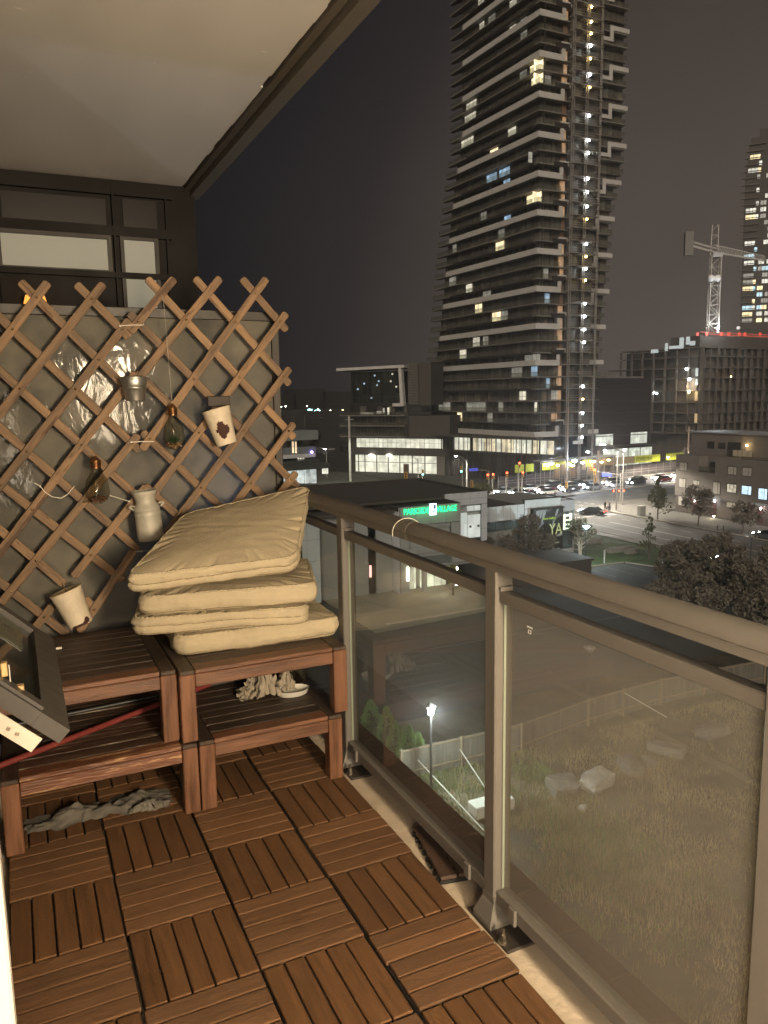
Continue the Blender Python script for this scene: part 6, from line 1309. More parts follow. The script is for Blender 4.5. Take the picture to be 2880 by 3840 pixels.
def sig_head(par, c, lit, dirv=(-.66, -.75)):
    c = Vector(c); d = Vector((dirv[0], dirv[1], 0)).normalized(); r_ = Vector((-d.y, d.x, 0))
    s = MB()
    vs = [tuple(c + r_ * (a * .22) + Vector((0, 0, z)) + d * q) for z in (-.6, .6) for q in (-.12, .12) for a in (-1, 1)]
    s.add(vs, [(0, 2, 3, 1), (4, 5, 7, 6), (0, 1, 5, 4), (2, 6, 7, 3), (0, 4, 6, 2), (1, 3, 7, 5)]); h_ = s.build('signal_head', yel, par)
    for k, nm in ((.38, 'red'), (0, 'amber'), (-.38, 'green')):
        on_ = (lit == nm); s = MB(); p = c + d * .13 + Vector((0, 0, k)); s.tube(p, p + d * .05, .17 if on_ else .13, .16, 10); s.build('signal_lens', (redl if nm == 'red' else grl if nm == 'green' else yel) if on_ else offl, h_)
def signal(base, poletop, tip, heads, label, name=None):
    o = thing('traffic_signal', label, 'traffic light', base, group='traffic signals at the junction')
    s = MB(); s.tube(base, (base[0], base[1], poletop), .13, .10, 8); s.build('pole', pole_m, o)
    if tip is not None: s = MB(); s.tube((base[0], base[1], tip[2] - .8), tip, .08, .05, 6); s.build('mast_arm', pole_m, o)
    for c, l in heads: sig_head(o, c, l)
    if name is not None: s = MB(); n0, n1 = Vector(name[0]), Vector(name[1]); dd = Vector((0, 0, .32)); bk_ = Vector((.05, .06, 0)); s.add([tuple(n0 - dd), tuple(n1 - dd), tuple(n1 + dd), tuple(n0 + dd), tuple(n0 - dd + bk_), tuple(n1 - dd + bk_), tuple(n1 + dd + bk_), tuple(n0 + dd + bk_)], [(0, 1, 2, 3), (7, 6, 5, 4), (0, 4, 5, 1), (1, 5, 6, 2), (2, 6, 7, 3), (3, 7, 4, 0)]); s.build('street_name_board', nameb, o)
b = P(*z3(1198, 812)); FSg = Face((b[0], b[1]), (b[0] - 6.5, b[1] + 3.5))
def fs(x, y, d=0): a_, z_ = FSg.px(*z3(x, y)); return tuple(FSg.at(a_, z_, d))
signal((b[0], b[1] + .6, G), G + 6, fs(930, 462), [(fs(910, 468, .2), 'red'), (fs(880, 420, .2), 'red')], 'long arm traffic signal with two red lights and a blue street name board', (fs(985, 500, .15), fs(1088, 500, .15)))
b = P(*z3(898, 690)); signal(b, top_z(b, *z3(898, 400)), None, [((b[0] + .2, b[1] - .3, top_z(b, *z3(855, 550))), None)], 'slim signal pole standing on the median among the waiting cars')
b = P(*z3(572, 700)); b = (96.8, 118.0, G); signal(b, top_z(b, *z3(572, 585)), None, [((b[0], b[1] - .3, top_z(b, *z3(572, 605))), None)], 'yellow backed signal in front of the white cars at the left of the queue')
for x_, y_, xb, yb, l, lab in ((62, 512, 80, 620, 'red', 'red signal on a short pole left of the lime banner'), (158, 395, 145, 560, 'red', 'high red signal on an arm over the tower corner'), (118, 495, 140, 560, 'red', 'small red signal left of the middle of three poles'), (172, 492, 190, 560, 'red', 'small red signal right of the middle of three poles')):
    b = (84 + x_ * .06, 127 + (x_ % 7) * .5, G); signal(b, top_z(b, *z3(x_, y_ - 16)), None, [((b[0], b[1] - .3, top_z(b, *z3(x_, y_))), l)], lab)
for x_, y_, l, lab in ((100, 200, 'green', 'green signal hanging on the arm with a violet name board'), (430, 290, 'red', 'red signal at the right end of the violet name board arm')):
    b = (72 + x_ * .018, 128, G); v = atY(128, *f3(x_, y_)); signal((v.x + .5, 128.4, G), v.z + 1.2, None, [((v.x, 128, v.z), l)], lab)
v0 = atY(128.2, *f3(120, 190)); v1 = atY(128.2, *f3(425, 215)); s = MB(); s.tube(v0, v1, .07, .07, 6); n0 = atY(128, *f3(195, 205)); n1 = atY(128, *f3(305, 200)); 
o = s.build('overhead_signal_beam', pole_m); tag(o, 'long signal beam holding the green light and violet name board', 'signal beam'); s = MB(); s.box(n0.x, n1.x, 127.9, 127.96, n0.z - .3, n0.z + .3); s.build('street_name_board', nameb, o)
v = atY(150, *f2(1280, 1235)); signal((v.x, 150.3, G), v.z + .8, None, [((v.x, 150, v.z), 'green')], 'green signal seen against the lit lobby glass'); v = atY(96, *f2(1070, 1285)); signal((v.x, 96.3, G), v.z + .7, None, [((v.x, 96, v.z), None)], 'yellow signal head peeking over the sales centre roof by the lobby door')
v = atY(112, *f3(230, 380)); signal((v.x, 112.3, G), v.z + .7, None, [((v.x, 112, v.z), None)], 'yellow signal head among the shrubs over the sales centre roof')
b = P(*z3(1100, 690)); 
for x_, lab in ((1105, 'low red walk signal left of the street light pole'), (1160, 'low red walk signal between the two street light poles'), (1212, 'low red walk signal right of the street light poles')):
    v = atY(113.5, *z3(x_, 665)); s = MB(); s.box(v.x - .22, v.x + .22, 113.4, 113.6, v.z - .25, v.z + .25); o = thing('pedestrian_signal', lab, 'walk signal', (v.x, 113.5, G), group='low walk signals'); s.build('housing', offl, o); s = MB(); s.box(v.x - .13, v.x + .13, 113.36, 113.39, v.z - .14, v.z + .14); s.build('red_hand', redl, o); s = MB(); s.tube((v.x, 113.6, G), (v.x, 113.6, v.z - .25), .05, .05, 6); s.build('post', pole_m, o)
# signal cabinet
b = P(*z6(855, 1075)); o = thing('signal_cabinet', 'pale signal control cabinet on the pavement right of the walkers', 'cabinet', b); s = MB(); s.cbox((b[0], b[1], G + .95), (1.2, .8, 1.7), .03); s.build('housing', mat('cabinet_grey', (.32, .31, .27), .6), o); s = MB(); s.box(b[0] - .5, b[0] + .5, b[1] - .42, b[1] - .402, G + .3, G + 1.65); s.build('door', mat('cabinet_grey', (.3, .3, .3)), o)
# ================================================================== lamp posts near the building
def garden_lamp(base, zt_, label, lit, style, power=0):
    o = thing('lamp_post', label, 'lamp post', base); s = MB(); s.tube(base, (base[0], base[1], zt_ - .3), .075, .06, 10); s.build('post', mat('dark_lamp_post', (.028, .027, .025), .5), o)
    x, y = base[:2]
    if style == 'bowl':
        s = MB(); s.lathe([(.08, -.35), (.12, -.3), (.42, -.02), (.44, .02), (.02, .10)], 16, 0, Matrix.Translation((x, y, zt_))); s.build('shade', pole_m if not lit else mat('lit_bowl', (.9, .9, .9), emit=(.40, .88, 1), es=7), o, smooth=True)
    else:
        s = MB()
        for k in range(4): a_ = k * PI / 2 + .4; s.tube((x + .07 * math.cos(a_), y + .07 * math.sin(a_), zt_ - .3), (x + .27 * math.cos(a_), y + .27 * math.sin(a_), zt_ + .22), .022, .018, 6)
        s.build('frame_arm', mat('bright_arm', (.8, .85, .85), emit=(.8, 1, 1), es=2.5) , o)
        s = MB(); s.lathe([(.31, .22), (.30, .25), (.05, .42), (.01, .44)], 16, 0, Matrix.Translation((x, y, zt_))); s.build('cap', mat('dark_lamp_post', (.03, .03, .03)), o, smooth=True)
        s = MB(); s.lathe([(.001, -.28), (.12, -.26), (.16, -.20), (.13, -.14), (.07, -.12), (.07, .02), (.001, .03)], 12, 0, Matrix.Translation((x, y, zt_))); s.build('bulb', mat('cool_bulb', (1, 1, 1), emit=(.82, .97, 1), es=35), o, smooth=True)
    if lit: lamp('POINT', 'lamp_post_light', (x - .0, y - .55, zt_ + .12), power, (.84, .97, .98), .12)
b = P(1617, 2972); zt_ = top_z(b, 1612, 2662); garden_lamp(b, zt_, 'dark lamp post with a lit open lantern beside the cedar row and the wooden fence', True, 'lantern', 1700)
b = P(*z6(499, 1382)); zt_ = top_z(b, *z6(499, 1140)); garden_lamp(b, zt_, 'lamp post with a glowing cyan bowl on the lawn by the billboard', True, 'bowl', 900)
b = (b[0] + 12, b[1] - 30, G)
b = atZ(G, 2813, 2110); b = (b.x, b.y, G); garden_lamp(b, top_z(b, *z6(1552, 1200)), 'unlit cone topped lamp post beside the road at the right', False, 'bowl')
b = P(2207, 2600); garden_lamp(b, top_z(b, 2207, 2428), 'unlit lamp post seen faintly through the right glass panel', False, 'bowl')
# ================================================================== fence, blocks, boulders
fw = mat('grey_fence_wood', (.15, .135, .105), .85, var=.25, vscale=1.0, stretch=(6, 6, .8), objrand=.12); fw2 = mat('tan_rail_wood', (.22, .17, .11), .8, var=.15, vscale=2)
fe = thing('wooden_fence', 'weathered board fence with diagonal braces crossing the yard below', 'fence', (19, 33, G))
fpts = [P(1500, 2928), P(1725, 2872), P(1950, 2818), P(2200, 2720), P(2330, 2680), P(2470, 2640), P(2632, 2604), P(2860, 2560)]
bd = MB(); bd.box(-.068, .068, -.011, .011, 0, 1.75); tmp = bd.build('board', fw); bme = tmp.data; bpy.data.objects.remove(tmp); nb_ = 0
for p, q in zip(fpts, fpts[1:]):
    p, q = Vector(p), Vector(q); d = q - p; L_ = d.length; n_ = max(1, int(L_ / .15)); an = math.atan2(d.y, d.x)
    for k in range(n_):
        if nb_ > 285: break
        o = bpy.data.objects.new('board', bme); COL.objects.link(o); o.parent = fe; o.location = p + d * ((k + .5) / n_) + Vector((0, 0, rnd.uniform(-.02, .02))) - fe.location; o.rotation_euler = (0, 0, an); nb_ += 1
    for zz in (.35, 1.62):
        s = MB(); u_ = d.normalized(); nn = Vector((u_.y, -u_.x, 0)); 
        vs = [tuple(p + d * f + nn * (.02 + g_) + Vector((0, 0, zz + h_))) for h_ in (0, .09) for g_ in (0, .05) for f in (0, 1)]
        s.add(vs, [(0, 2, 3, 1), (4, 5, 7, 6), (0, 1, 5, 4), (2, 6, 7, 3), (0, 4, 6, 2), (1, 3, 7, 5)]); s.build('rail', fw2, fe)
for p in fpts: s = MB(); s.cbox((p[0] + .05, p[1] - .1, G + .9), (.11, .11, 1.9), .01); s.build('post', fw2, fe)
for (xa, ya, xb, yb) in ((1565, 2848, 1830, 3130), (1722, 2806, 1830, 2970), (2380, 2610, 2500, 2690)):
    p = atY(fpts[1][1] + .1, xa, ya) if xa < 2000 else Vector(fpts[4]) + Vector((0, 0, 1.6)); q = atZ(G + .05, xb, yb); s = MB(); s.tube(p, q, .035, .035, 6); s.build('brace', mat('pale_brace', (.5, .47, .40), .7), fe)
def rock(loc, sc_, seed, name, m_, label, cat, group=None, boxy=.82):
    za = seed * 1.3; M_ = Matrix.Rotation(za, 3, 'Z') @ Matrix.Rotation(.25 * math.sin(seed), 3, 'X')
    vs = []; n = 10; mb = MB(); prof = [(math.sin(PI * k / n), -math.cos(PI * k / n)) for k in range(n + 1)]; N_ = 18
    for r_, z_ in prof:
        for t in range(N_):
            v = Vector((r_ * math.cos(t * 2 * PI / N_), r_ * math.sin(t * 2 * PI / N_), z_)); m__ = max(abs(v.x), abs(v.y), abs(v.z)); v = v.lerp(v / m__ * .85, boxy); v *= 1 + .14 * mathutils.noise.noise(v * 2.1 + Vector((seed, 0, 0))) + .05 * mathutils.noise.noise(v * 6 + Vector((seed, 0, 0)))
            v = M_ @ Vector((v.x * sc_[0], v.y * sc_[1], v.z * sc_[2])) if boxy < .9 else Vector((v.x * sc_[0], v.y * sc_[1], v.z * sc_[2])); vs.append((loc[0] + v.x, loc[1] + v.y, loc[2] + v.z))
    fs_ = [(k * N_ + i, k * N_ + (i + 1) % N_, (k + 1) * N_ + (i + 1) % N_, (k + 1) * N_ + i) for k in range(n) for i in range(N_)]
    mb.add(vs, fs_); o = mb.build(name, m_); return tag(o, label, cat, group)
rk2 = mat('pale_stone', (.38, .36, .31), .9, var=.25, vscale=1.5, bump=.6, bscale=8)
rk = mat('armour_stone', (.17, .152, .122), .9, var=.25, vscale=1.5, bump=.6, bscale=8)
for (x_, y_, sc_, lab) in ((2112, 2965, (.9, .8, .45), 'dull brown boulder leftmost of the stones in the field'), (2238, 2945, (1.15, .7, .5), 'pale angular boulder second from left in the field'), (2362, 2885, (1.0, .65, .42), 'rounded grey boulder in the middle of the row in the field'), (2432, 2872, (.55, .4, .35), 'small boulder touching the right of the middle one'), (2498, 2820, (1.2, .6, .38), 'long boulder right of the middle of the row in the field'), (2668, 2752, (1.2, .8, .4), 'yellowish flat boulder farthest right in the field'), (2185, 3035, (.25, .2, .15), 'small white stone lying before the pale boulder')):
    v = atZ(G, x_, y_); rock((v.x, v.y, G + sc_[2] * .55), sc_, x_, 'boulder', rk2 if x_ in (2238, 2185) else rk, lab, 'boulder', 'boulders in the field')
v = atZ(G, 1830, 3045); s = MB(); s.cbox((v.x + .2, v.y, G + .32), (2.3, .9, .64), .04); tag(s.build('concrete_block', mat('pale_block', (.58, .56, .48), .85, var=.1, vscale=1.5)), 'pale concrete block lying in the yard beside the fence brace', 'concrete block')
for (x_, y_, sc_, lab) in ((2322, 2068, (2.3, .55, .5), 'long stone slab on the lawn beside the road'), (2368, 2075, (1.1, .5, .45), 'short stone slab right of the long one on the lawn'), (2222, 2038, (1.6, .5, .45), 'dark stone slab behind the white stemmed birch')):
    v = atZ(G, x_, y_); rock((v.x, v.y, G + sc_[2] * .5), sc_, x_, 'stone_slab', rk, lab, 'stone slab', 'stone slabs on the lawn', boxy=.9)
for (x_, y_, h_, lab) in ((2266, 2112, 1.0, 'white bollard with a sign at the lot corner'), (2483, 2138, 1.2, 'thin white marker post by the curved kerb')):
    v = atZ(G, x_, y_); s = MB(); s.tube((v.x, v.y, G), (v.x, v.y, G + h_), .09, .08, 10); s.box(v.x - .12, v.x + .12, v.y - .02, v.y + .02, G + h_, G + h_ + .7); tag(s.build('bollard', wh), lab, 'bollard')
# ================================================================== vegetation
def leafmat(name, c, v=.45): return mat(name, c, .7, var=v, vscale=1.1)
def tree(name, base, h, cr, label, lm_, n=1600, leaf=.16, shape='round', trunk=.14, seed=1, group=None, cat='tree', bm_=None, stems=1, z0f=.32, cl=26, cs_=1.0):
    r = random.Random(seed); o = thing(name, label, cat, base, group=group); b = Vector(base)
    bark = bm_ or mat('bark', (.09, .065, .045), .9, var=.2, vscale=3)
    s = MB(); tips = []
    for k in range(stems):
        lean = Vector((r.uniform(-.12, .12), r.uniform(-.12, .12), 0)) * (1 if stems > 1 else .4)
        p = b + Vector((r.uniform(-.1, .1), r.uniform(-.1, .1), 0)) * (stems > 1); pts = [p]
        for q in range(5): p = p + Vector((0, 0, h * .15)) + lean * h * .12 + Vector((r.uniform(-.03, .03), r.uniform(-.03, .03), 0)) * h * .4; pts.append(p)
        for i in range(5): s.tube(pts[i], pts[i + 1], trunk * (1 - i * .16) / (stems ** .4), trunk * (1 - (i + 1) * .16) / (stems ** .4), 7)
        for q in range(7):
            st = pts[r.randint(1, 5)]; an = r.uniform(0, 2 * PI); e_ = st + Vector((math.cos(an) * cr * .7, math.sin(an) * cr * .7, h * r.uniform(.08, .3))); s.tube(st, e_, trunk * .35, trunk * .08, 5)
    s.build('trunk', bark, o)
    cs = []
    for k in range(cl):
        f = r.random()
        if shape == 'round': an = r.uniform(0, 2 * PI); zz = z0f + (1 - z0f) * (.08 + .84 * f); rr = cr * math.sqrt(max(.05, math.sin(PI * min(.97, (.12 + .82 * f))))) * r.uniform(.25, .85)
        else: an = r.uniform(0, 2 * PI); zz = z0f + (1 - z0f) * f; rr = cr * (1 - f) ** .8 * r.uniform(.3, .9)
        cs.append((b + Vector((math.cos(an) * rr, math.sin(an) * rr, h * zz)), cr * r.uniform(.16, .34) * cs_ * (1 if shape == 'round' else (1.1 - f))))
    vs = []; fs_ = []
    for k in range(n):
        c, R_ = r.choice(cs); d = Vector((r.gauss(0, 1), r.gauss(0, 1), r.gauss(0, .8))); d = d / max(.3, d.length) * R_ * r.uniform(.5, 1.1); p = c + d
        u = Vector((r.gauss(0, 1), r.gauss(0, 1), r.gauss(0, 1))).normalized(); w = u.cross(Vector((r.gauss(0, 1), r.gauss(0, 1), r.gauss(0, 1)))).normalized(); l_ = leaf * r.uniform(.6, 1.3); i = len(vs)
        vs += [p - u * l_, p + w * l_ * .45, p + u * l_, p - w * l_ * .45]; fs_.append((i, i + 1, i + 2, i + 3))
    s = MB(); s.add(vs, fs_); s.build('crown', lm_, o); return o
lg = leafmat('cedar_green', (.11, .20, .045)); ld_ = leafmat('dark_leaf', (.12, .105, .076), .22); lo = leafmat('olive_leaf', (.075, .075, .030)); ly = leafmat('lit_leaf', (.13, .14, .02))
def cedar(base, h, r0, label, seed):
    r = random.Random(seed); o = thing('cedar', label, 'cedar', base, group='row of cedars by the fence'); s = MB(); s.tube(base, (base[0], base[1], base[2] + h * .9), .06, .02, 6); s.build('trunk', mat('bark', (.09, .065, .045)), o)
    vs = []; fs_ = []; b = Vector(base)
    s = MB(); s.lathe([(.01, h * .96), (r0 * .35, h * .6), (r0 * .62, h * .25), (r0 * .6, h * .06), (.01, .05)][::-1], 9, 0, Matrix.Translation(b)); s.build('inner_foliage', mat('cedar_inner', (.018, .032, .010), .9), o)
    for k in range(2600):
        f = r.random() ** .8; z = h * f; rr = r0 * (1 - f ** 1.4) ** .75 * (.86 + .26 * math.sin(f * 34 + r.random() * 2) * .5 + r.uniform(-.12, .14)); an = r.uniform(0, 2 * PI)
        p = b + Vector((rr * math.cos(an), rr * math.sin(an), z)); out = Vector((math.cos(an), math.sin(an), 1.3 + r.uniform(-.4, .5))).normalized(); sd = out.cross(Vector((r.gauss(0, 1), r.gauss(0, 1), r.gauss(0, 1)))).normalized(); l_ = r.uniform(.07, .15); i = len(vs)
        vs += [p - out * l_ * .4, p + sd * l_ * .32, p + out * l_, p - sd * l_ * .32]; fs_.append((i, i + 1, i + 2, i + 3))
    s = MB(); s.add(vs, fs_); s.build('foliage', lg, o)
def cz(x, y): return (1340 + x / 3.19, 2550 + y / 3.19)
cedl = ['hazy tall cedar at the far left of the row behind the glass edge', 'tall slim bright cedar second from the left of the row', 'broad mid height cedar third in the row', 'slender dark cedar squeezed fourth in the row', 'full pointed cedar fifth in the row', 'bright short cedar sixth in the row', 'last and brightest cedar of the row beside the lamp post']
for i, (xt, yt, yb, w_) in enumerate(((180, 250, 640, 110), (365, 325, 770, 95), (465, 500, 900, 90), (552, 560, 960, 55), (630, 545, 1010, 100), (680, 720, 1020, 60), (742, 640, 1010, 90))):
    bs = atZ(G, *cz(xt - 10, yb + 60)); h_ = top_z((bs.x, bs.y), *cz(xt, yt)) - G; cedar((bs.x, bs.y, G), max(2.0, h_), w_ / 3.19 * (bs - CAM).length / F * 1.5, cedl[i], 30 + i)
# trees about the sales centre and the road
T_ = [('young_tree', (1978, 2110), (1978, 1925), 2.6, 'small leafy tree in front of the billboard left edge', ld_, 2600, .16, 'round'), ('bush', (2030, 2120), (2030, 1990), 2.3, 'dark bushy tree hiding the lower part of the billboard', ld_, 3200, .15, 'round'),
      ('shrub', (1905, 2130), (1905, 2010), 2.4, 'dark shrub left of the billboard below the terrace rail', ld_, 2200, .15, 'round'), ('shrub', (1812, 2120), (1812, 2010), 2.2, 'dark shrub beside the lower roof of the sales centre', ld_, 1800, .15, 'round'),
      ('birch', (2174, 2088), (2172, 1945), 2.1, 'white stemmed birch beside the glowing lamp on the lawn', lo, 1500, .15, 'round'), ('young_tree', (2434, 2098), (2436, 1920), 1.6, 'slim young tree in a mulch ring on the lawn', lo, 1100, .14, 'cone'),
      ('street_tree', (2466, 1952), (2462, 1790), 3.4, 'bushy conifer on the pavement left of the townhouses', lo, 2600, .22, 'cone'), ('street_tree', (2617, 1973), (2625, 1815), 3.0, 'round street tree before the middle of the townhouses', ld_, 2200, .2, 'round'),
      ('street_tree', (2786, 2003), (2778, 1880), 2.6, 'low street tree before the right side of the townhouses', ld_, 1800, .2, 'round')]
for i, (nm, bp_, tp_, cr__, lab, lm_, n_, lf_, sh) in enumerate(T_):
    bs = atZ(G, *bp_); h_ = top_z((bs.x, bs.y), *tp_) - G
    tree(nm, (bs.x, bs.y, G), h_, cr__, lab, lm_, n_, lf_, sh, seed=50 + i, bm_=(mat('birch_bark', (.55, .5, .42), .8) if nm == 'birch' else None), stems=4 if nm == 'birch' else 1, z0f=.5 if nm == 'birch' else (.28 if 'tree' in nm else .1), trunk=.12 if nm != 'birch' else .16, cat='shrub' if nm in ('bush', 'shrub') else 'tree')
# the big dark trees at right
for i, (bp_, tp_, cr__, lab, n_) in enumerate([((2560, 2260), (2600, 2010), 4.2, 'large dark spreading tree before the road, left of its group', 7000), ((2700, 2240), (2690, 1985), 4.0, 'large dark tree in the middle of the group before the road', 7000), ((2810, 2290), (2790, 2090), 3.8, 'dark bushy tree at the right of the group before the road', 5500), ((2470, 2330), (2480, 2170), 3.0, 'low dark bush at the left foot of the big trees', 3200), ((2640, 2370), (2650, 2190), 3.6, 'low dark bush in front of the big trees', 4200), ((2865, 2200), (2872, 2020), 1.8, 'small tree cut by the right edge beside the road', 1200), ((2850, 2390), (2850, 2220), 3.4, 'low dark bush at the right edge in front of the big trees', 3000)]):
    bs = atZ(G, *bp_); h_ = top_z((bs.x, bs.y), *tp_) - G
    tree('dark_tree', (bs.x, bs.y, G), h_ * .94, cr__ * .8, lab, ld_, n_, .21, 'round', seed=80 + i, trunk=.2, z0f=.12, cl=95, cs_=.62, group='big dark trees before the road')
b = atY(64.5, 1735, 2190); tree('shrub', (b.x, 66.5, G), 3.2, 1.3, 'small yellow green tree lit by the entrance lamp', ly, 1300, .12, 'round', seed=99, cat='shrub', z0f=.3)
for k, (x_, y_) in enumerate(((1730, 1845), (1760, 1850), (1800, 1842), (1845, 1838), (1868, 1842))):
    bs = atY(118, x_, y_); tree('roadside_shrub', (bs.x, 118 + k, G), bs.z - G + 1.2, 1.6, ('lit shrub leftmost of the row beyond the sales centre roof', 'lit shrub second of the row beyond the sales centre roof', 'lit shrub in the middle of the row beyond the sales centre roof', 'lit shrub fourth of the row beyond the sales centre roof', 'lit shrub rightmost of the row beyond the sales centre roof')[k], ly if k < 3 else lo, 700, .2, 'round', seed=120 + k, cat='shrub', group='lit shrubs beyond the sales centre roof', z0f=.3)
# rough grass in the field: blades, uncountable
def grass(name, region, n, hmin, hmax, m_, seed, w_=.02):
    r = random.Random(seed); vs = []; fs_ = []
    x0, x1, ya, yb = region
    for k in range(n):
        x, y = r.uniform(x0, x1), r.uniform(ya, yb)
        if mathutils.noise.fractal(Vector((x * .28, y * .28, seed)), .8, 2.2, 4) < r.uniform(-.35, .45): continue
        h = r.uniform(hmin, hmax) * (1 + .5 * mathutils.noise.noise(Vector((x * .2, y * .2, 2)))); an = r.uniform(0, PI); dx, dy = math.cos(an) * w_, math.sin(an) * w_; lx, ly2 = r.uniform(-.12, .12), r.uniform(-.12, .12); i = len(vs)
        vs += [(x - dx, y - dy, G - .05), (x + dx, y + dy, G - .05), (x + lx, y + ly2, G + h)]; fs_.append((i, i + 1, i + 2))
    s = MB(); s.add(vs, fs_); return s.build(name, m_, kind='stuff')
gm = mat('dry_grass', (.24, .20, .10), .9, var=.4, vscale=.6); gm2 = mat('green_grass', (.12, .16, .05), .9, var=.4, vscale=.6)
grass('field_grass', (11, 46, 6, 33), 130000, .1, .42, gm, 4, .022); grass('green_grass', (12, 26, 16, 33), 42000, .1, .38, gm2, 5, .022); grass('lawn_grass', (44, 78, 70.3, 95), 26000, .05, .14, gm2, 6, .03)
# ================================================================== vehicles
def car_mesh_parts(bodym, kind='sedan'):
    o = thing('car', None, 'car', (0, 0, 0)); L_, Wd, Hb = (4.6, 1.8, .82) if kind == 'sedan' else (4.7, 1.9, 1.0); Ht = 1.44 if kind == 'sedan' else 1.72
    prof = [(-L_ / 2, .32), (-L_ / 2, .62), (-L_ / 2 + .12, Hb - .06), (-L_ / 2 + .9, Hb + .04), (L_ / 2 - .75, Hb + .05), (L_ / 2 - .08, Hb), (L_ / 2, .7), (L_ / 2, .34), (L_ / 2 - .3, .24), (-L_ / 2 + .3, .24)]
    def loft(pr, w0, w1, zs, ze, mb):
        n = len(pr); vs = []
        for sgn in (-1, 1):
            for x, z in pr: f = (z - zs) / (ze - zs); vs.append((x, sgn * (w0 + (w1 - w0) * max(0, f)), z))
        mb.add(vs, [(i, (i + 1) % n, n + (i + 1) % n, n + i) for i in range(n)] + [tuple(reversed(range(n))), tuple(range(n, 2 * n))])
    s = MB(); loft(prof, Wd / 2, Wd / 2 - .05, .5, Hb, s); bo = s.build('body', bodym, o); bevel(bo, .06, 2)
    cb2 = [(-L_ / 2 + .95, Hb + .02), (-L_ / 2 + 1.75, Ht - .07), (-.1, Ht - .02), (.75 if kind == 'sedan' else 1.5, Ht - .06), (1.55 if kind == 'sedan' else 2.1, Hb + .04)]
    s = MB(); loft(cb2, Wd / 2 - .08, Wd / 2 - .26, Hb, Ht, s); g_ = s.build('window_glass', mat('car_glass', (.012, .013, .015), .08, spec=.8), o)
    rf = [(-L_ / 2 + 1.72, Ht - .075), (-L_ / 2 + 1.8, Ht - .045), (-.1, Ht), (.72 if kind == 'sedan' else 1.45, Ht - .035), (.78 if kind == 'sedan' else 1.5, Ht - .07)]
    s = MB(); loft(rf, Wd / 2 - .245, Wd / 2 - .27, Ht - .1, Ht, s); s.build('roof', bodym, o)
    for x in (-L_ / 2 + .9, L_ / 2 - .85):
        for sy in (-1, 1):
            s = MB(); s.tube((x, sy * (Wd / 2 - .2), .33), (x, sy * (Wd / 2 + .01), .33), .33, .33, 16); w = s.build('wheel', mat('tyre', (.018, .018, .018), .8), o); s = MB(); s.tube((x, sy * (Wd / 2 + .011), .33), (x, sy * (Wd / 2 + .02), .33), .2, .18, 10); s.build('rim', pole_m, w)
    for sy in (-1, 1):
        s = MB(); s.sphere((-L_ / 2 + .02, sy * (Wd / 2 - .32), .64), .21, 5, sc=(.5, 1.3, .7)); s.build('headlight', mat('headlight', (1, 1, 1), emit=(.95, .97, 1), es=55), o)
        s = MB(); s.box(L_ / 2 - .03, L_ / 2 + .015, sy * (Wd / 2 - .38) - .22, sy * (Wd / 2 - .38) + .22, .68, .80); s.build('taillight', mat('taillight', (1, .1, .05), emit=(1, .05, .03), es=7), o)
    return o
cm_ = {k: mat('car_' + k, c, .28, metal=.3, coat=.5) for k, c in dict(white=(.70, .68, .62), black=(.012, .012, .014), silver=(.38, .42, .46), red=(.30, .03, .03), grey=(.12, .12, .13), blue=(.06, .12, .22)).items()}
protos = {}
carl = [('white', 'sedan', 2.4, 2.6, 'white sedan first in the queue with its near headlight glowing'), ('grey', 'sedan', -2.5, 6.0, 'dark car left of the white sedan'), ('white', 'suv', -9.5, 9.5, 'white vehicle at the left end of the queue behind the sales centre'), ('silver', 'sedan', -3.5, 9.6, 'silver car behind the dark car at the left of the queue'),
        ('black', 'sedan', 9.4, 2.7, 'black car directly behind the white lead sedan'), ('silver', 'sedan', 16.2, 2.6, 'silver blue car third in the near lane'), ('red', 'sedan', 5.2, 6.2, 'red car in the middle lane behind the white sedan'), ('grey', 'suv', 12.2, 6.1, 'grey tall car in the middle lane'), ('blue', 'sedan', 19.0, 6.2, 'blue car in the middle lane near the slim signal'),
        ('white', 'sedan', 4.0, 9.7, 'white car in the far lane by the pale pole'), ('black', 'suv', 11.0, 9.7, 'black tall car in the far lane'), ('silver', 'sedan', 24.0, 2.7, 'silver car with blue lit bonnet in the near lane'), ('black', 'suv', 31.0, 2.8, 'black van like car in the near lane right of the poles'), ('red', 'sedan', 41.0, 3.0, 'red car in the near lane by the street tree'), ('grey', 'sedan', 48.5, 3.2, 'grey car far right in the near lane'),
        ('white', 'suv', 26.5, 6.2, 'white tall car in the middle lane right of the blue one'), ('black', 'sedan', 36.0, 6.3, 'black car in the middle lane before the hoarding'), ('white', 'sedan', 44.0, 6.3, 'white roofed car in the middle lane near the two armed light'), ('grey', 'sedan', 19.0, 9.8, 'grey car in the far lane before the lime banner'), ('red', 'sedan', 55.0, 3.4, 'red car disappearing behind the townhouses'), ('black', 'sedan', 52.0, 6.6, 'black car near the lime banner end')]
def place_car(col, kind, x, y, ang, label, group='cars queuing at the junction'):
    key = (col, kind)
    if key not in protos:
        o = car_mesh_parts(cm_[col], kind); bpy.context.view_layer.update(); protos[key] = (o, [(k, list(kids(k))) for k in kids(o)])
    else:
        src, ch = protos[key]; o = src.copy(); COL.objects.link(o)
        for k, kk in ch:
            c_ = k.copy(); COL.objects.link(c_); c_.parent = o
            for g_ in kk: d_ = g_.copy(); COL.objects.link(d_); d_.parent = c_
    o.location = (x, y, G + .01); o.rotation_euler = (0, 0, ang); tag(o, label, 'car', group); return o
mk = None
for c_, kd, u, v, lab in carl: p = r2(u, v + 13.0 + 1.6); place_car(c_, kd, p[0], p[1], A2 + rnd.uniform(-.02, .02), lab)
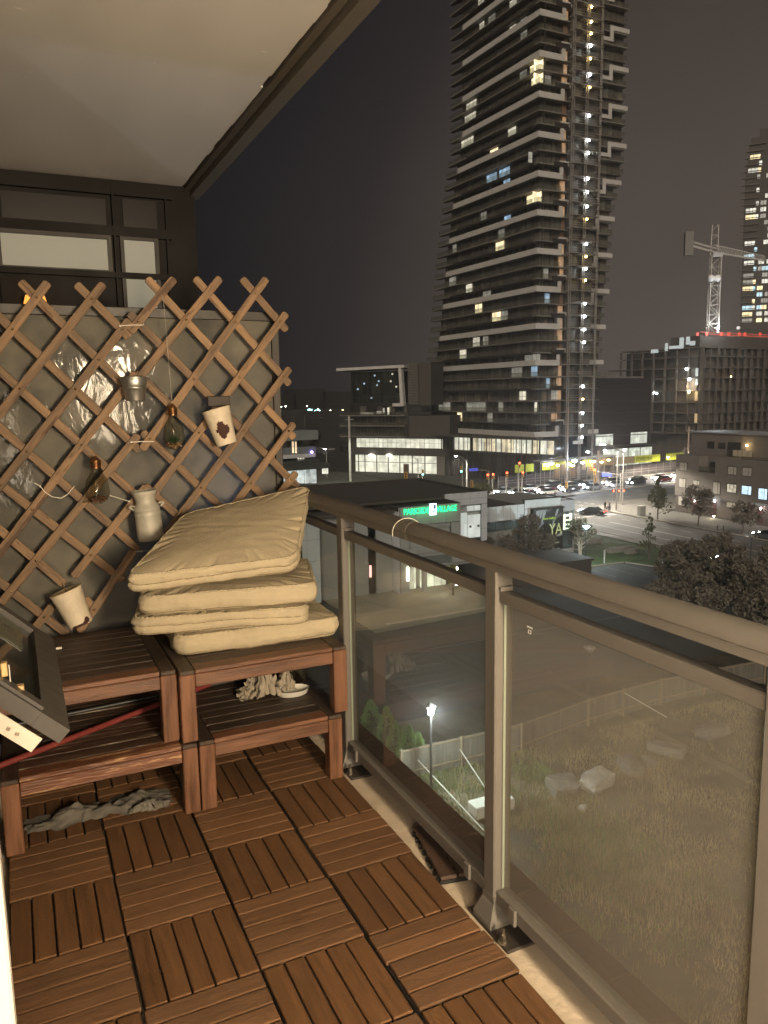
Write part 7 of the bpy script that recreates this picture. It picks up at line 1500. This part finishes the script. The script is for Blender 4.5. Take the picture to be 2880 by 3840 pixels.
v = atZ(G, 2222, 1930); place_car('black', 'sedan', v.x, v.y, math.radians(118) + PI, 'black car with glowing red taillights turning at the crossing', None)
v = atZ(G, 2605, 2098); place_car('black', 'suv', v.x + .6, v.y, math.radians(90), 'dark car on the near side of the road behind the big trees', None)
v = atZ(G, *cr_(808, 870)); place_car('white', 'sedan', v.x, v.y, math.radians(20), 'pale distant car on the dark road left of the podium', None)
v = atZ(G, 2878, 2025); place_car('grey', 'sedan', v.x + .5, v.y, math.radians(-90), 'car with an amber light at the right edge of the road', None)
# headlights pooling on the road
for u, v in ((-1.6, 16.5), (10, 17), (22, 17), (38, 17)): p = r2(u, v - 1.2); lamp('POINT', 'headlight_pool', (p[0], p[1], G + .9), 120, (.95, .96, 1), .2)
# ================================================================== three walkers
def person(base, hgt, face_ang, top, bottom, label, stride=.25, seed=0):
    o = thing('person', label, 'person', base, face_ang, group='three people walking together at the corner'); k = hgt / 1.75
    J = {'pel': (0, 0, .93), 'sp': (0, .01, 1.12), 'ch': (0, .02, 1.32), 'nk': (0, .02, 1.47), 'hd': (0, .05, 1.58), 'top': (0, .05, 1.70)}
    vs = [J['pel'], J['sp'], J['ch'], J['nk'], J['hd'], J['top']]; R_ = [.15, .135, .16, .055, .085, .075]; ed = [(0, 1), (1, 2), (2, 3), (3, 4), (4, 5)]
    for sx in (-1, 1):
        i = len(vs); st = stride * sx
        vs += [(sx * .09, 0, .86), (sx * .10, st * .45, .48), (sx * .10, st * .5 - .05, .09), (sx * .10, st * .5 + .10, .045)]; R_ += [.095, .065, .045, .045]; ed += [(0, i), (i, i + 1), (i + 1, i + 2), (i + 2, i + 3)]
        i = len(vs); vs += [(sx * .19, .0, 1.38), (sx * .25, -st * .3, 1.12), (sx * .24, -st * .3 + .12, .90), (sx * .235, -st * .3 + .17, .80)]; R_ += [.06, .045, .033, .035]; ed += [(2, i), (i, i + 1), (i + 1, i + 2), (i + 2, i + 3)]
    me = bpy.data.meshes.new('body'); me.from_pydata([(a * k, b_ * k, c * k) for a, b_, c in vs], ed, []); ob = bpy.data.objects.new('body', me); COL.objects.link(ob); ob.parent = o
    md = ob.modifiers.new('skin', 'SKIN'); 
    for i, q in enumerate(me.skin_vertices[0].data): q.radius = (R_[i] * k * (1.15 if i < 3 else 1), R_[i] * k * (.8 if i < 3 else 1)); q.use_root = (i == 0)
    ob.modifiers.new('sub', 'SUBSURF').levels = 2; ob.modifiers['sub'].render_levels = 2
    me.materials.append(mat('skin_tone', (.36, .22, .15), .6))
    def shell(name, z0, z1, r0, r1, m_, dx=0, dy=0, sc_=(1, .75)):
        s = MB(); s.lathe([(r0 * k, z0 * k), ((r0 * .9 + r1 * .1) * k, (z0 + (z1 - z0) * .5) * k), (r1 * k, z1 * k)], 14, 0, Matrix.Translation((dx * k, dy * k, 0)) @ Matrix.Diagonal((sc_[0], sc_[1], 1, 1))); q = s.build(name, m_, smooth=True); q.parent = o; return q
    shell('jacket', .84, 1.46, .215, .13, top)
    for sx in (-1, 1):
        s = MB(); st = stride * sx; A_ = [Vector(p) * k for p in ((sx * .17, 0, 1.40), (sx * .25, -st * .3, 1.12), (sx * .24, -st * .3 + .12, .90))]; s.tube(A_[0], A_[1], .078 * k, .062 * k, 10); s.tube(A_[1], A_[2], .062 * k, .052 * k, 10); q = s.build('sleeve', top); q.parent = o
        s = MB(); B_ = [Vector(p) * k for p in ((sx * .09, 0, .90), (sx * .10, st * .45, .48), (sx * .10, st * .5 - .05, .11))]; s.tube(B_[0], B_[1], .12 * k, .085 * k, 10); s.tube(B_[1], B_[2], .085 * k, .06 * k, 10); q = s.build('trouser_leg', bottom); q.parent = o
        s = MB(); s.cbox((sx * .10 * k, (st * .5 + .03) * k, .04 * k), (.10 * k, .27 * k, .09 * k), .02); q = s.build('shoe', mat('shoe_black', (.02, .02, .02), .6)); q.parent = o
    s = MB(); s.sphere((0, .035 * k, 1.625 * k), .105 * k, 8, sc=(.9, 1, 1)); q = s.build('hair', mat('dark_hair', (.02, .015, .012), .7), smooth=True); q.parent = o
    return o
blk = mat('black_clothes', (.02, .02, .022), .85); pale = mat('pale_jacket', (.50, .46, .42), .85); jn = mat('dark_jeans', (.03, .035, .05), .85)
for x_, m1_, m2_, lab, st in ((2269, blk, blk, 'person in dark clothes, left of the three walkers at the corner', .3), (2279, pale, jn, 'person in a pale jacket between two others at the corner', -.28), (2286, blk, jn, 'person in dark clothes, right of the three walkers at the corner', .25)):
    v = atZ(G + .1, x_, 1912 + (3 if m1_ == pale else 0)); person((v.x, v.y, G + .1), 1.75, math.radians(40), m1_, m2_, lab, st)
# street furniture on the plaza and lawn
for x_, y_, lab in ((2690, 1990, 'short dark bollard on the far pavement, left of a pair'), (2713, 1993, 'short dark bollard on the far pavement, right of a pair')):
    v = atZ(G + .1, x_, y_); s = MB(); s.tube((v.x, v.y, G + .1), (v.x, v.y, G + 1.0), .09, .08, 8); tag(s.build('bollard', mat('dark_lamp_post', (.03, .03, .03))), lab, 'bollard')
# overhead wires
s = MB()
wires = []
for k, (za, zb_) in enumerate(((8.0, 7.0), (7.2, 6.2), (6.4, 5.4))):
    A_ = Vector((74, 174, G + 19 - k * 1.2)); B_ = Vector((-60, 215, G + 18 - k * 1.2)); pts = [A_.lerp(B_, f / 10) - Vector((0, 0, 2.2 * math.sin(PI * f / 10))) for f in range(11)]; s = MB(); s.path(pts, .03, 4); tag(s.build('overhead_wire', mat('wire_black', (.05, .045, .04), .6)), ('top', 'middle', 'lowest')[k] + ' overhead wire running left from the pale footed pole', 'wire', 'overhead wires left of the podium')
bpy.context.view_layer.update()
# ================================================================== thin scattering volume added to imitate lens glare and lamp bloom
hz_b = MB(); hz_b.box(-160, 620, -120, 560, -20.6, 126)
hzm = bpy.data.materials.new('glare_haze'); hzm.use_nodes = True; t_ = hzm.node_tree; t_.nodes.clear()
o_ = gn('ShaderNodeOutputMaterial'); pv_ = gn('ShaderNodeVolumePrincipled'); pv_.inputs['Color'].default_value = (.95, .90, .85, 1); pv_.inputs['Density'].default_value = .0009; pv_.inputs['Anisotropy'].default_value = .78
t_.links.new(pv_.outputs[0], o_.inputs['Volume'])
hz_b.build('haze', hzm, kind='stuff')
